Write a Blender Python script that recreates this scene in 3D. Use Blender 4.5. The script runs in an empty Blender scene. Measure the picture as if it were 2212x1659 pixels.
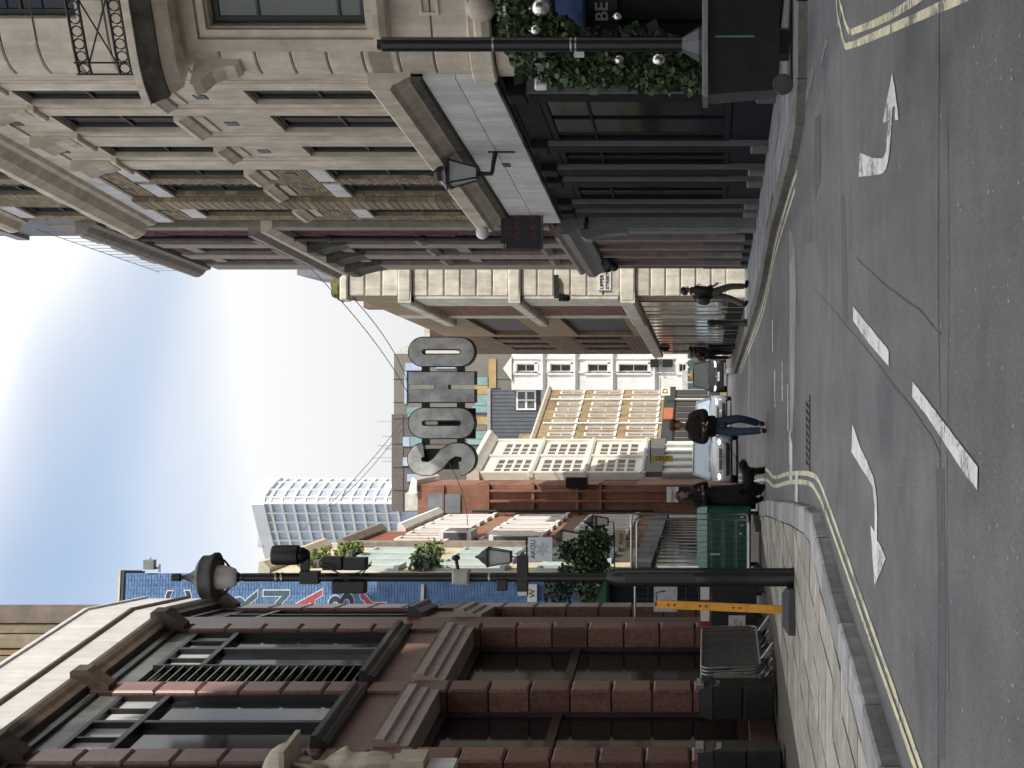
import bpy, bmesh, math, random
from mathutils import Vector, Matrix
random.seed(7)
SC = bpy.context.scene
C = SC.collection
R = math.radians

# ------------------------------------------------------------------ camera
# The photograph was taken with the phone turned on its side: world up points to the left of the frame.
FPX, HCAM, XH, YC, WPX = 3324.0, 1.10, 1530.0, 829.5, 2212.0
cam = bpy.data.cameras.new('camera')
cam.sensor_fit = 'HORIZONTAL'; cam.sensor_width = 36.0
cam.lens = 36.0 * FPX / WPX
cam.shift_x = -(XH - WPX / 2) / WPX
cam.clip_start, cam.clip_end = 0.1, 3000.0
camo = bpy.data.objects.new('camera', cam); C.objects.link(camo)
camo.matrix_world = Matrix(((0, 1, 0, 0), (0, 0, -1, 0), (-1, 0, 0, HCAM), (0, 0, 0, 1)))
SC.camera = camo

# ------------------------------------------------------------------ sky, sun, exposure
SUN_EL, SUN_AZ = R(25.0), R(122.0)          # azimuth clockwise from the view direction (+Y)
w = bpy.data.worlds.new('World'); SC.world = w; w.use_nodes = True
wn, wl = w.node_tree.nodes, w.node_tree.links
wn.clear()
wout = wn.new('ShaderNodeOutputWorld'); bg = wn.new('ShaderNodeBackground')
sky = wn.new('ShaderNodeTexSky'); sky.sky_type = 'NISHITA'; sky.sun_disc = False
sky.sun_elevation = SUN_EL; sky.sun_rotation = SUN_AZ
sky.air_density = 1.0; sky.dust_density = 1.5; sky.ozone_density = 1.2
tc = wn.new('ShaderNodeTexCoord')
sep = wn.new('ShaderNodeSeparateXYZ'); wl.new(tc.outputs['Generated'], sep.inputs[0])
mp = wn.new('ShaderNodeMapping'); mp.inputs['Scale'].default_value = (1.6, 1.6, 5.5)
mp.inputs['Location'].default_value = (0.35, 0.1, 0.38)
mp.inputs['Rotation'].default_value = (0.0, R(14), 0.0)
wl.new(tc.outputs['Generated'], mp.inputs[0])
nz = wn.new('ShaderNodeTexNoise'); nz.inputs['Scale'].default_value = 1.5
nz.inputs['Detail'].default_value = 3.0; nz.inputs['Roughness'].default_value = 0.4
wl.new(mp.outputs[0], nz.inputs['Vector'])
def wmath(op, a_, b_=None, c_=None, clamp=False):
    k = wn.new('ShaderNodeMath'); k.operation = op; k.use_clamp = clamp
    for i, v in enumerate((a_, b_, c_)):
        if v is None: continue
        if isinstance(v, (int, float)): k.inputs[i].default_value = v
        else: wl.new(v, k.inputs[i])
    return k.outputs[0]
# a long soft gap in the cloud layer, tilted across the sky and broken up by noise
hz_ = wmath('SQRT', wmath('MAXIMUM', wmath('SUBTRACT', 1.0, wmath('MULTIPLY', sep.outputs[2], sep.outputs[2])), 0.01))
gg = wmath('ADD', wmath('DIVIDE', sep.outputs[2], hz_), wmath('MULTIPLY', sep.outputs[0], 0.22))
dd_ = wmath('ABSOLUTE', wmath('ADD', wmath('SUBTRACT', gg, 0.395), wmath('MULTIPLY', wmath('SUBTRACT', nz.outputs['Fac'], 0.5), 0.13)))
wid = wmath('MINIMUM', wmath('MAXIMUM', wmath('MULTIPLY_ADD', sep.outputs[0], -0.34, 0.075), 0.045), 0.16)
gap = wmath('SUBTRACT', 1.0, wmath('DIVIDE', dd_, wid), clamp=True)
gap = wmath('MULTIPLY', wmath('SMOOTH_MIN', gap, 0.72, 0.5), wmath('MINIMUM', wmath('MAXIMUM', wmath('MULTIPLY_ADD', sep.outputs[0], -2.2, 0.92), 0.6), 1.15))
cl = wmath('MAXIMUM', wmath('SUBTRACT', 1.0, gap, clamp=True), 0.12)
# overcast luminance rises from the horizon to the zenith (standard overcast sky)
ma = wn.new('ShaderNodeMath'); ma.operation = 'MULTIPLY_ADD'
ma.inputs[1].default_value = 9.8; ma.inputs[2].default_value = 4.9
mx0 = wn.new('ShaderNodeMath'); mx0.operation = 'MAXIMUM'; mx0.inputs[1].default_value = 0.0
wl.new(sep.outputs[2], mx0.inputs[0]); wl.new(mx0.outputs[0], ma.inputs[0])
nz2 = wn.new('ShaderNodeTexNoise'); nz2.inputs['Scale'].default_value = 2.0; nz2.inputs['Detail'].default_value = 2.0
wl.new(mp.outputs[0], nz2.inputs['Vector'])
mr = wn.new('ShaderNodeMapRange'); mr.inputs[3].default_value = 0.97; mr.inputs[4].default_value = 1.03
wl.new(nz2.outputs['Fac'], mr.inputs[0])
mm = wn.new('ShaderNodeMath'); mm.operation = 'MULTIPLY'
wl.new(ma.outputs[0], mm.inputs[0]); wl.new(mr.outputs[0], mm.inputs[1])
cc = wn.new('ShaderNodeVectorMath'); cc.operation = 'SCALE'; cc.inputs[0].default_value = (0.985, 0.99, 1.0)
wl.new(mm.outputs[0], cc.inputs['Scale'])
sb = wn.new('ShaderNodeVectorMath'); sb.operation = 'SCALE'; sb.inputs['Scale'].default_value = 1.62
wl.new(sky.outputs[0], sb.inputs[0])
mix = wn.new('ShaderNodeMix'); mix.data_type = 'RGBA'
wl.new(cl, mix.inputs['Factor']); wl.new(sb.outputs[0], mix.inputs['A']); wl.new(cc.outputs[0], mix.inputs['B'])
wl.new(mix.outputs['Result'], bg.inputs['Color'])
bg.inputs['Strength'].default_value = 0.10
wl.new(bg.outputs[0], wout.inputs[0])

sl = bpy.data.lights.new('sun', 'SUN'); sl.energy = 3.4; sl.angle = R(0.6); sl.color = (1.0, 0.93, 0.82)
so = bpy.data.objects.new('sun', sl); C.objects.link(so)
SV = Vector((math.sin(SUN_AZ) * math.cos(SUN_EL), math.cos(SUN_AZ) * math.cos(SUN_EL), math.sin(SUN_EL)))
so.rotation_euler = (-SV).to_track_quat('-Z', 'Y').to_euler()
so.location = SV * 60

SC.view_settings.view_transform = 'Standard'; SC.view_settings.look = 'None'
SC.view_settings.exposure = 0.38; SC.view_settings.gamma = 1.0
SC.view_settings.use_curve_mapping = False
SC.cycles.use_denoising = True
SC.cycles.max_bounces = 5; SC.cycles.diffuse_bounces = 4; SC.cycles.glossy_bounces = 2
SC.cycles.use_adaptive_sampling = True; SC.cycles.adaptive_threshold = 0.03
SC.cycles.sample_clamp_indirect = 8.0

# ------------------------------------------------------------------ measuring helpers (photo coordinates at 2212 x 1659)
def P(x, y, D):
    return Vector(((YC - y) / FPX * D, D, HCAM + (XH - x) / FPX * D))
def G(x, y, z=0.0):
    D = FPX * (HCAM - z) / (x - XH)
    return Vector(((YC - y) / FPX * D, D, z))

# ------------------------------------------------------------------ materials
MATS = {}
def M(name, rgb, rough=0.7, var=0.18, scale=4.0, bump=0.0, metal=0.0, rand=0.0, col2=None, spec=0.5, bscale=40.0,
      island=0.0, emit=0.0, streak=0.0, coat=0.0, worn=None):
    if name in MATS: return MATS[name]
    m = bpy.data.materials.new(name); m.use_nodes = True
    n, l = m.node_tree.nodes, m.node_tree.links
    b = n['Principled BSDF']
    b.inputs['Roughness'].default_value = rough; b.inputs['Metallic'].default_value = metal
    b.inputs['Specular IOR Level'].default_value = spec
    if coat: b.inputs['Coat Weight'].default_value = coat; b.inputs['Coat Roughness'].default_value = 0.08
    tcn = n.new('ShaderNodeTexCoord')
    oi = n.new('ShaderNodeObjectInfo')
    off = n.new('ShaderNodeVectorMath'); off.operation = 'ADD'
    cmb = n.new('ShaderNodeVectorMath'); cmb.operation = 'SCALE'; cmb.inputs[0].default_value = (37., 17., 53.)
    l.new(oi.outputs['Random'], cmb.inputs['Scale'])
    l.new(tcn.outputs['Object'], off.inputs[0]); l.new(cmb.outputs[0], off.inputs[1])
    nt = n.new('ShaderNodeTexNoise'); nt.inputs['Scale'].default_value = scale; nt.inputs['Detail'].default_value = 6
    nt.inputs['Roughness'].default_value = 0.62
    l.new(off.outputs[0], nt.inputs['Vector'])
    c2 = col2 if col2 else tuple(min(1.0, c * (1 + var)) for c in rgb)
    c1 = rgb if col2 else tuple(c * (1 - var) for c in rgb)
    rmp = n.new('ShaderNodeValToRGB')
    rmp.color_ramp.elements[0].position = 0.36; rmp.color_ramp.elements[0].color = (*c1, 1)
    rmp.color_ramp.elements[1].position = 0.66; rmp.color_ramp.elements[1].color = (*c2, 1)
    l.new(nt.outputs['Fac'], rmp.inputs[0])
    out = rmp.outputs[0]
    def mul(fac_socket, lo, hi, src):
        mr_ = n.new('ShaderNodeMapRange'); mr_.inputs[3].default_value = lo; mr_.inputs[4].default_value = hi
        l.new(fac_socket, mr_.inputs[0])
        v = n.new('ShaderNodeVectorMath'); v.operation = 'SCALE'
        l.new(src, v.inputs[0]); l.new(mr_.outputs[0], v.inputs['Scale'])
        return v.outputs[0]
    if rand: out = mul(oi.outputs['Random'], 1 - rand, 1 + rand, out)
    if island:
        ge = n.new('ShaderNodeNewGeometry')
        out = mul(ge.outputs['Random Per Island'], 1 - island, 1 + island, out)
    if streak:
        mpn = n.new('ShaderNodeMapping'); mpn.inputs['Scale'].default_value = (2.2, 2.2, 0.16)
        l.new(off.outputs[0], mpn.inputs[0])
        ns = n.new('ShaderNodeTexNoise'); ns.inputs['Scale'].default_value = 2.4; ns.inputs['Detail'].default_value = 7
        ns.inputs['Roughness'].default_value = 0.65
        l.new(mpn.outputs[0], ns.inputs['Vector'])
        mr_ = n.new('ShaderNodeMapRange'); mr_.inputs[1].default_value = 0.38; mr_.inputs[2].default_value = 0.62
        mr_.inputs[3].default_value = 1 - streak; mr_.inputs[4].default_value = 1.04
        l.new(ns.outputs['Fac'], mr_.inputs[0])
        v = n.new('ShaderNodeVectorMath'); v.operation = 'SCALE'
        l.new(out, v.inputs[0]); l.new(mr_.outputs[0], v.inputs['Scale'])
        out = v.outputs[0]
    if worn:
        w1 = n.new('ShaderNodeTexNoise'); w1.inputs['Scale'].default_value = 22; w1.inputs['Detail'].default_value = 5; w1.inputs['Roughness'].default_value = 0.7
        w2 = n.new('ShaderNodeTexNoise'); w2.inputs['Scale'].default_value = 2.2; w2.inputs['Detail'].default_value = 4
        l.new(off.outputs[0], w1.inputs['Vector']); l.new(off.outputs[0], w2.inputs['Vector'])
        wa = n.new('ShaderNodeMath'); wa.operation = 'MULTIPLY_ADD'; wa.inputs[1].default_value = 0.9
        l.new(w2.outputs['Fac'], wa.inputs[0]); l.new(w1.outputs['Fac'], wa.inputs[2])
        wr_ = n.new('ShaderNodeMapRange'); wr_.inputs[1].default_value = worn; wr_.inputs[2].default_value = worn + 0.12
        l.new(wa.outputs[0], wr_.inputs[0])
        wm = n.new('ShaderNodeMix'); wm.data_type = 'RGBA'; wm.inputs['A'].default_value = (0.13, 0.13, 0.13, 1)
        l.new(wr_.outputs[0], wm.inputs['Factor']); l.new(out, wm.inputs['B']); out = wm.outputs['Result']
    l.new(out, b.inputs['Base Color'])
    if rough > 0.12 and rough < 0.95:
        mr2 = n.new('ShaderNodeMapRange'); mr2.inputs[3].default_value = max(0.03, rough - 0.12); mr2.inputs[4].default_value = min(1, rough + 0.12)
        l.new(nt.outputs['Fac'], mr2.inputs[0]); l.new(mr2.outputs[0], b.inputs['Roughness'])
    if bump:
        nb = n.new('ShaderNodeTexNoise'); nb.inputs['Scale'].default_value = bscale; nb.inputs['Detail'].default_value = 5
        l.new(off.outputs[0], nb.inputs['Vector'])
        bp = n.new('ShaderNodeBump'); bp.inputs['Strength'].default_value = bump; bp.inputs['Distance'].default_value = 0.02
        l.new(nb.outputs['Fac'], bp.inputs['Height']); l.new(bp.outputs[0], b.inputs['Normal'])
    if emit:
        b.inputs['Emission Color'].default_value = (*rgb, 1); b.inputs['Emission Strength'].default_value = emit
    MATS[name] = m
    return m

granite = M('red_granite', (0.20, 0.102, 0.082), 0.34, 0.30, 18, bump=0.03, rand=0.26, spec=0.5, streak=0.22)
granite_j = M('granite_joint', (0.035, 0.016, 0.014), 0.8)
granite_lt = M('pink_granite', (0.23, 0.140, 0.118), 0.42, 0.15, 8, rand=0.08, streak=0.18)
lintel_st = M('lintel_stone', (0.42, 0.35, 0.33), 0.5, 0.12, 5, streak=0.15)
blackmetal = M('black_metal', (0.016, 0.017, 0.018), 0.4, 0.25, 6)
greymetal = M('grey_panel', (0.10, 0.105, 0.105), 0.35, 0.3, 2.5, streak=0.3)
brownmould = M('brown_moulding', (0.075, 0.052, 0.038), 0.6, 0.3, 5, bump=0.1, streak=0.3)
fascia_w = M('pale_slab', (0.56, 0.555, 0.545), 0.55, 0.07, 3, rand=0.05, streak=0.14)
glass_dk = M('dark_glass', (0.008, 0.009, 0.010), 0.10, 0.2, 1.5, spec=0.22)
glass_bl = M('window_glass', (0.016, 0.019, 0.022), 0.06, 0.4, 1.2, spec=0.5)
stone_g = M('portland_stone', (0.63, 0.56, 0.455), 0.78, 0.17, 2.2, bump=0.15, rand=0.07, streak=0.17)
stone_lt = M('pale_portland', (0.66, 0.66, 0.655), 0.7, 0.12, 2.0, bump=0.08, rand=0.05, streak=0.16)
stone_dk = M('sooty_shadow_stone', (0.10, 0.092, 0.075), 0.85, 0.4, 5, bump=0.3, streak=0.3)
ybrick = M('yellow_brick', (0.27, 0.215, 0.138), 0.85, 0.2, 7, island=0.28, bump=0.2)
ybrick1 = M('yellow_brick_single', (0.27, 0.215, 0.138), 0.85, 0.2, 7, rand=0.28, bump=0.2)
mortar = M('mortar', (0.20, 0.17, 0.13), 0.9, 0.2, 8)
mortar_d = M('dark_mortar', (0.085, 0.06, 0.052), 0.9, 0.2, 8)
rbrick = M('dark_red_brick', (0.12, 0.052, 0.040), 0.85, 0.25, 7, island=0.25, bump=0.2)
shopblk = M('shop_black_paint', (0.0055, 0.006, 0.008), 0.65, 0.25, 3, spec=0.2)
shopnavy = M('navy_paint', (0.006, 0.009, 0.018), 0.65, 0.25, 3, spec=0.2)
shopgrey = M('grey_pilaster', (0.125, 0.123, 0.118), 0.6, 0.15, 3, streak=0.2)
greypaint = M('grey_paint', (0.165, 0.168, 0.165), 0.5, 0.12, 4, streak=0.15)
iron = M('wrought_iron', (0.012, 0.012, 0.012), 0.55, 0.2, 10)
polemat = M('black_pole_paint', (0.012, 0.012, 0.013), 0.36, 0.25, 9, spec=0.5, bump=0.02)
asphalt_d = (0.075, 0.08, 0.088)

# ------------------------------------------------------------------ object helpers
def tag(o, label=None, cat=None, group=None, kind=None):
    if label: o['label'] = label
    if cat: o['category'] = cat
    if group: o['group'] = group
    if kind: o['kind'] = kind
    return o
def thing(name, label, cat, loc=(0, 0, 0), rz=0.0, group=None):
    o = bpy.data.objects.new(name, None); C.objects.link(o)
    o.location = loc; o.rotation_euler = (0, 0, rz); o.empty_display_size = 0.2
    return tag(o, label, cat, group)
def link(name, me, parent=None, loc=(0, 0, 0), rz=0.0, mat=None):
    o = bpy.data.objects.new(name, me); C.objects.link(o)
    o.location = loc
    if rz: o.rotation_euler = (0, 0, rz)
    if parent is not None: o.parent = parent
    if mat is not None and not me.materials: me.materials.append(mat)
    return o

class MB:
    def __init__(s): s.v, s.f = [], []
    def add(s, vs, fs):
        k = len(s.v); s.v += [tuple(v) for v in vs]; s.f += [tuple(i + k for i in f) for f in fs]
        return s
    def box(s, x0, x1, y0, y1, z0, z1):
        if x1 < x0: x0, x1 = x1, x0
        if y1 < y0: y0, y1 = y1, y0
        if z1 < z0: z0, z1 = z1, z0
        return s.add([(x0,y0,z0),(x1,y0,z0),(x1,y1,z0),(x0,y1,z0),(x0,y0,z1),(x1,y0,z1),(x1,y1,z1),(x0,y1,z1)],
              [(0,3,2,1),(4,5,6,7),(0,1,5,4),(1,2,6,5),(2,3,7,6),(3,0,4,7)])
    def chbox(s, x0, x1, y0, y1, z0, z1, c):          # chamfered towards -y (the outward side)
        v = [(x0,y1,z0),(x1,y1,z0),(x1,y1,z1),(x0,y1,z1),
             (x0,y0+c,z0),(x1,y0+c,z0),(x1,y0+c,z1),(x0,y0+c,z1),
             (x0+c,y0,z0+c),(x1-c,y0,z0+c),(x1-c,y0,z1-c),(x0+c,y0,z1-c)]
        f = [(0,3,2,1),(0,1,5,4),(1,2,6,5),(2,3,7,6),(3,0,4,7),(4,5,9,8),(5,6,10,9),(6,7,11,10),(7,4,8,11),(8,9,10,11)]
        return s.add(v, f)
    def prism(s, poly, z0, z1):                        # poly in xy
        n = len(poly)
        v = [(p[0], p[1], z0) for p in poly] + [(p[0], p[1], z1) for p in poly]
        f = [tuple(range(n - 1, -1, -1)), tuple(range(n, 2 * n))]
        f += [(i, (i + 1) % n, n + (i + 1) % n, n + i) for i in range(n)]
        return s.add(v, f)
    def profile(s, poly, x0, x1):                      # poly of (n outwards, z) extruded along local x
        n = len(poly)
        v = [(x0, -p[0], p[1]) for p in poly] + [(x1, -p[0], p[1]) for p in poly]
        f = [tuple(range(n)), tuple(range(2 * n - 1, n - 1, -1))]
        f += [(i, n + i, n + (i + 1) % n, (i + 1) % n) for i in range(n)]
        return s.add(v, f)
    def tube(s, path, r, seg=8, closed=False, r1=None):
        path = [Vector(p) for p in path]; n = len(path); rings = []
        up = Vector((0, 0, 1))
        for i, p in enumerate(path):
            a = path[(i - 1) % n] if (closed or i > 0) else p
            b = path[(i + 1) % n] if (closed or i < n - 1) else p
            d = (b - a).normalized()
            u = d.cross(up)
            if u.length < 1e-3: u = d.cross(Vector((0, 1, 0)))
            u.normalize(); vv = u.cross(d).normalized()
            rr = r if r1 is None else r + (r1 - r) * i / max(1, n - 1)
            rings.append([p + u * rr * math.cos(2 * math.pi * k / seg) + vv * rr * math.sin(2 * math.pi * k / seg) for k in range(seg)])
        k0 = len(s.v)
        for rg in rings: s.v += [tuple(q) for q in rg]
        m = n if closed else n - 1
        for i in range(m):
            j = (i + 1) % n
            for k in range(seg):
                s.f.append((k0 + i * seg + k, k0 + i * seg + (k + 1) % seg, k0 + j * seg + (k + 1) % seg, k0 + j * seg + k))
        if not closed:
            s.f.append(tuple(k0 + k for k in range(seg - 1, -1, -1)))
            s.f.append(tuple(k0 + (n - 1) * seg + k for k in range(seg)))
        return s
    def lathe(s, prof, seg=20, c=(0, 0, 0)):           # prof of (radius, z)
        k0 = len(s.v); n = len(prof)
        for (r, z) in prof:
            for k in range(seg):
                a = 2 * math.pi * k / seg
                s.v.append((c[0] + r * math.cos(a), c[1] + r * math.sin(a), c[2] + z))
        for i in range(n - 1):
            for k in range(seg):
                s.f.append((k0 + i * seg + k, k0 + i * seg + (k + 1) % seg, k0 + (i + 1) * seg + (k + 1) % seg, k0 + (i + 1) * seg + k))
        s.f.append(tuple(k0 + k for k in range(seg - 1, -1, -1)))
        s.f.append(tuple(k0 + (n - 1) * seg + k for k in range(seg)))
        return s
    def ell(s, c, r, seg=14, rings=8):
        prof = [(max(1e-4, math.sin(math.pi * i / rings)), -math.cos(math.pi * i / rings)) for i in range(rings + 1)]
        t = MB().lathe(prof, seg)
        return s.add([(c[0] + v[0] * r[0], c[1] + v[1] * r[1], c[2] + v[2] * r[2]) for v in t.v], t.f)
    def xf(s, mtx):
        s.v = [tuple(mtx @ Vector(v)) for v in s.v]; return s
    def mesh(s, name, mat=None, smooth=False):
        me = bpy.data.meshes.new(name); me.from_pydata(s.v, [], s.f); me.update()
        bm = bmesh.new(); bm.from_mesh(me); bmesh.ops.recalc_face_normals(bm, faces=bm.faces); bm.to_mesh(me); bm.free()
        if mat: me.materials.append(mat)
        if smooth is True: me.polygons.foreach_set('use_smooth', [True] * len(me.polygons))
        elif smooth: me.shade_smooth_by_angle(R(smooth)) if hasattr(me, 'shade_smooth_by_angle') else None
        return me
    def build(s, name, mat, parent=None, loc=(0, 0, 0), rz=0.0, smooth=False):
        me = s.mesh(name, mat, smooth is True)
        if smooth and smooth is not True:
            try:
                me.polygons.foreach_set('use_smooth', [True] * len(me.polygons)); me.set_sharp_from_angle(angle=R(smooth))
            except Exception: pass
        return link(name, me, parent, loc, rz)

BLK = {}
def block(name, parent, t0, t1, n0, n1, z0, z1, mat, c=0.0):
    """a box piece in facade coordinates (t along, n outwards, z up); alike pieces share their mesh"""
    if t1 < t0: t0, t1 = t1, t0
    w_, d_, h_ = round(t1 - t0, 3), round(n1 - n0, 3), round(z1 - z0, 3)
    key = (w_, d_, h_, c, mat.name)
    if key not in BLK:
        b = MB()
        if c: b.chbox(0, w_, -d_, 0, 0, h_, c)
        else: b.box(0, w_, -d_, 0, 0, h_)
        BLK[key] = b.mesh(name, mat)
    return link(name, BLK[key], parent, (t0, -n0, z0))

class Fac:
    """a vertical facade plane; local x runs along it, local -y is its outer side"""
    def __init__(s, y, D, vp=None, side='L', ang=None, O=None):
        s.O = Vector(((YC - y) / FPX * D, D)) if O is None else Vector(O)
        if ang is None:
            d = Vector(((YC - vp) / FPX, 1.0)); d.normalize()
            if side == 'R': d = -d
        else: d = Vector((math.cos(R(ang)), math.sin(R(ang))))
        s.d = d; s.rz = math.atan2(d.y, d.x)
        s.nrm = Vector((d.y, -d.x))                    # outward
    def t(s, y, n=0.0):
        r = (YC - y) / FPX; o = s.O + s.nrm * n
        return (r * o.y - o.x) / (s.d.x - r * s.d.y)
    def D(s, t, n=0.0): return s.O.y + t * s.d.y + n * s.nrm.y
    def z(s, x, y, n=0.0): return HCAM + (XH - x) / FPX * s.D(s.t(y, n), n)
    def w(s, t, n, z):
        p = s.O + s.d * t + s.nrm * n
        return Vector((p.x, p.y, z))
    def root(s, name, label, cat, group=None):
        return thing(name, label, cat, (s.O.x, s.O.y, 0), s.rz, group)

def wall(name, parent, t0, t1, z0, z1, holes, mat, thick=0.3, n=0.0, back=None):
    """wall sheet with real openings: front, reveals, outer edges"""
    ts = sorted(set([t0, t1] + [h[k] for h in holes for k in (0, 1)])); zs = sorted(set([z0, z1] + [h[k] for h in holes for k in (2, 3)]))
    ts = [t for t in ts if t0 <= t <= t1]; zs = [z for z in zs if z0 <= z <= z1]
    def solid(i, j):
        if i < 0 or j < 0 or i >= len(ts) - 1 or j >= len(zs) - 1: return False
        tm, zm = (ts[i] + ts[i + 1]) / 2, (zs[j] + zs[j + 1]) / 2
        return not any(h[0] < tm < h[1] and h[2] < zm < h[3] for h in holes)
    b = MB(); yf, yb = -n, -n + thick
    for i in range(len(ts) - 1):
        for j in range(len(zs) - 1):
            if not solid(i, j): continue
            a, c_, d, e = ts[i], ts[i + 1], zs[j], zs[j + 1]
            b.add([(a, yf, d), (c_, yf, d), (c_, yf, e), (a, yf, e)], [(0, 1, 2, 3)])
            b.add([(a, yb, d), (c_, yb, d), (c_, yb, e), (a, yb, e)], [(3, 2, 1, 0)])
            if not solid(i - 1, j): b.add([(a, yf, d), (a, yf, e), (a, yb, e), (a, yb, d)], [(0, 1, 2, 3)])
            if not solid(i + 1, j): b.add([(c_, yf, d), (c_, yb, d), (c_, yb, e), (c_, yf, e)], [(0, 1, 2, 3)])
            if not solid(i, j - 1): b.add([(a, yf, d), (a, yb, d), (c_, yb, d), (c_, yf, d)], [(0, 1, 2, 3)])
            if not solid(i, j + 1): b.add([(a, yf, e), (c_, yf, e), (c_, yb, e), (a, yb, e)], [(0, 1, 2, 3)])
    me = bpy.data.meshes.new(name); me.from_pydata(b.v, [], b.f); me.update(); me.materials.append(mat)
    return link(name, me, parent)

def window(parent, t0, t1, z0, z1, n, fm, gm, cols=2, rows=2, fw=0.05, bar=0.03, dep=0.06, rowz=None, name='window'):
    """frame with bars (one mesh) and a pane in every light"""
    b = MB()
    for (a, c_, d, e) in ((t0, t0 + fw, z0, z1), (t1 - fw, t1, z0, z1), (t0 + fw, t1 - fw, z0, z0 + fw), (t0 + fw, t1 - fw, z1 - fw, z1)):
        b.box(a, c_, -n - dep / 2, -n + dep / 2, d, e)
    cw = (t1 - t0 - 2 * fw) / cols
    rz_ = rowz if rowz else [z0 + (z1 - z0) * k / rows for k in range(1, rows)]
    for k in range(1, cols): b.box(t0 + fw + cw * k - bar / 2, t0 + fw + cw * k + bar / 2, -n - dep * .4, -n + dep * .4, z0 + fw, z1 - fw)
    for zz in rz_: b.box(t0 + fw, t1 - fw, -n - dep * .46, -n + dep * .46, zz - bar * .6, zz + bar * .6)
    wo = b.build(name, fm, parent)
    zz = [z0 + fw] + list(rz_) + [z1 - fw]
    for i in range(cols):
        for j in range(len(zz) - 1):
            block('pane', wo, t0 + fw + cw * i, t0 + fw + cw * (i + 1), n - 0.014, n - 0.006, zz[j], zz[j + 1], gm)
    return wo

def bricks(name, parent, t0, t1, z0, z1, mat, n=0.0, holes=(), singles=0, single_mat=None, L=0.215, Hh=0.065, j=0.010, d=0.02):
    """bricks laid in courses, proud of the mortar behind; the first ones are single objects, the rest one mesh"""
    b = MB(); cnt = 0; row = 0; z = z0
    rects = []
    while z + Hh * 0.6 < z1:
        off = 0 if row % 2 == 0 else -(L + j) / 2
        t = t0 + off
        while t < t1 - 0.03:
            a, c_ = max(t, t0), min(t + L, t1)
            if c_ - a > 0.03:
                e = min(z + Hh, z1); ok = True
                for h in holes:
                    if a < h[1] - 1e-4 and c_ > h[0] + 1e-4 and z < h[3] - 1e-4 and e > h[2] + 1e-4:
                        if a < h[0] - 0.04: c_ = min(c_, h[0])
                        elif c_ > h[1] + 0.04: a = max(a, h[1])
                        else: ok = False
                        if z < h[3] and e > h[3]: ok = False
                if ok and c_ - a > 0.03: rects.append((a, c_, z, e))
            t += L + j
        z += Hh + j; row += 1
    for (a, c_, z, e) in rects:
        pr = n + d + random.uniform(-0.003, 0.004)
        if cnt < singles:
            block('brick', parent, a, c_, n, n + d, z, e, single_mat or mat)
        else:
            y0, y1 = -pr, -n
            b.add([(a, y1, z), (c_, y1, z), (c_, y1, e), (a, y1, e), (a, y0, z), (c_, y0, z), (c_, y0, e), (a, y0, e)],
                  [(4, 5, 6, 7), (0, 1, 5, 4), (1, 2, 6, 5), (2, 3, 7, 6), (3, 0, 4, 7)])
        cnt += 1
    if b.v:
        me = bpy.data.meshes.new(name); me.from_pydata(b.v, [], b.f); me.update(); me.materials.append(mat)
        o = link(name, me, parent); o['kind'] = 'stuff'
        return o

TMP = bpy.data.scenes.new('scratch')            # small scratch scene used only to evaluate curves and skins
def scratch_dg():
    with bpy.context.temp_override(scene=TMP, view_layer=TMP.view_layers[0]):
        d_ = bpy.context.evaluated_depsgraph_get(); d_.update()
    return d_
def text(body, size, mat, parent=None, loc=(0, 0, 0), rot=(R(90), 0, 0), name='lettering', ext=0.004, offset=0.0, sx=1.0, align='CENTER', spacing=1.0, shear=0.0):
    cu = bpy.data.curves.new(name, 'FONT'); cu.body = body; cu.size = size; cu.align_x = align; cu.align_y = 'CENTER'
    cu.extrude = ext; cu.offset = offset; cu.space_character = spacing; cu.resolution_u = 4; cu.shear = shear
    cu.materials.append(mat)
    tmp = bpy.data.objects.new(name, cu); TMP.collection.objects.link(tmp)
    dg = scratch_dg()
    me = bpy.data.meshes.new_from_object(tmp.evaluated_get(dg)); me.name = name
    bpy.data.objects.remove(tmp); bpy.data.curves.remove(cu)
    if not me.materials: me.materials.append(mat)
    o = bpy.data.objects.new(name, me); C.objects.link(o)
    o.location = loc; o.rotation_euler = rot; o.scale = (sx, 1, 1)
    if parent is not None: o.parent = parent
    return o
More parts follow.
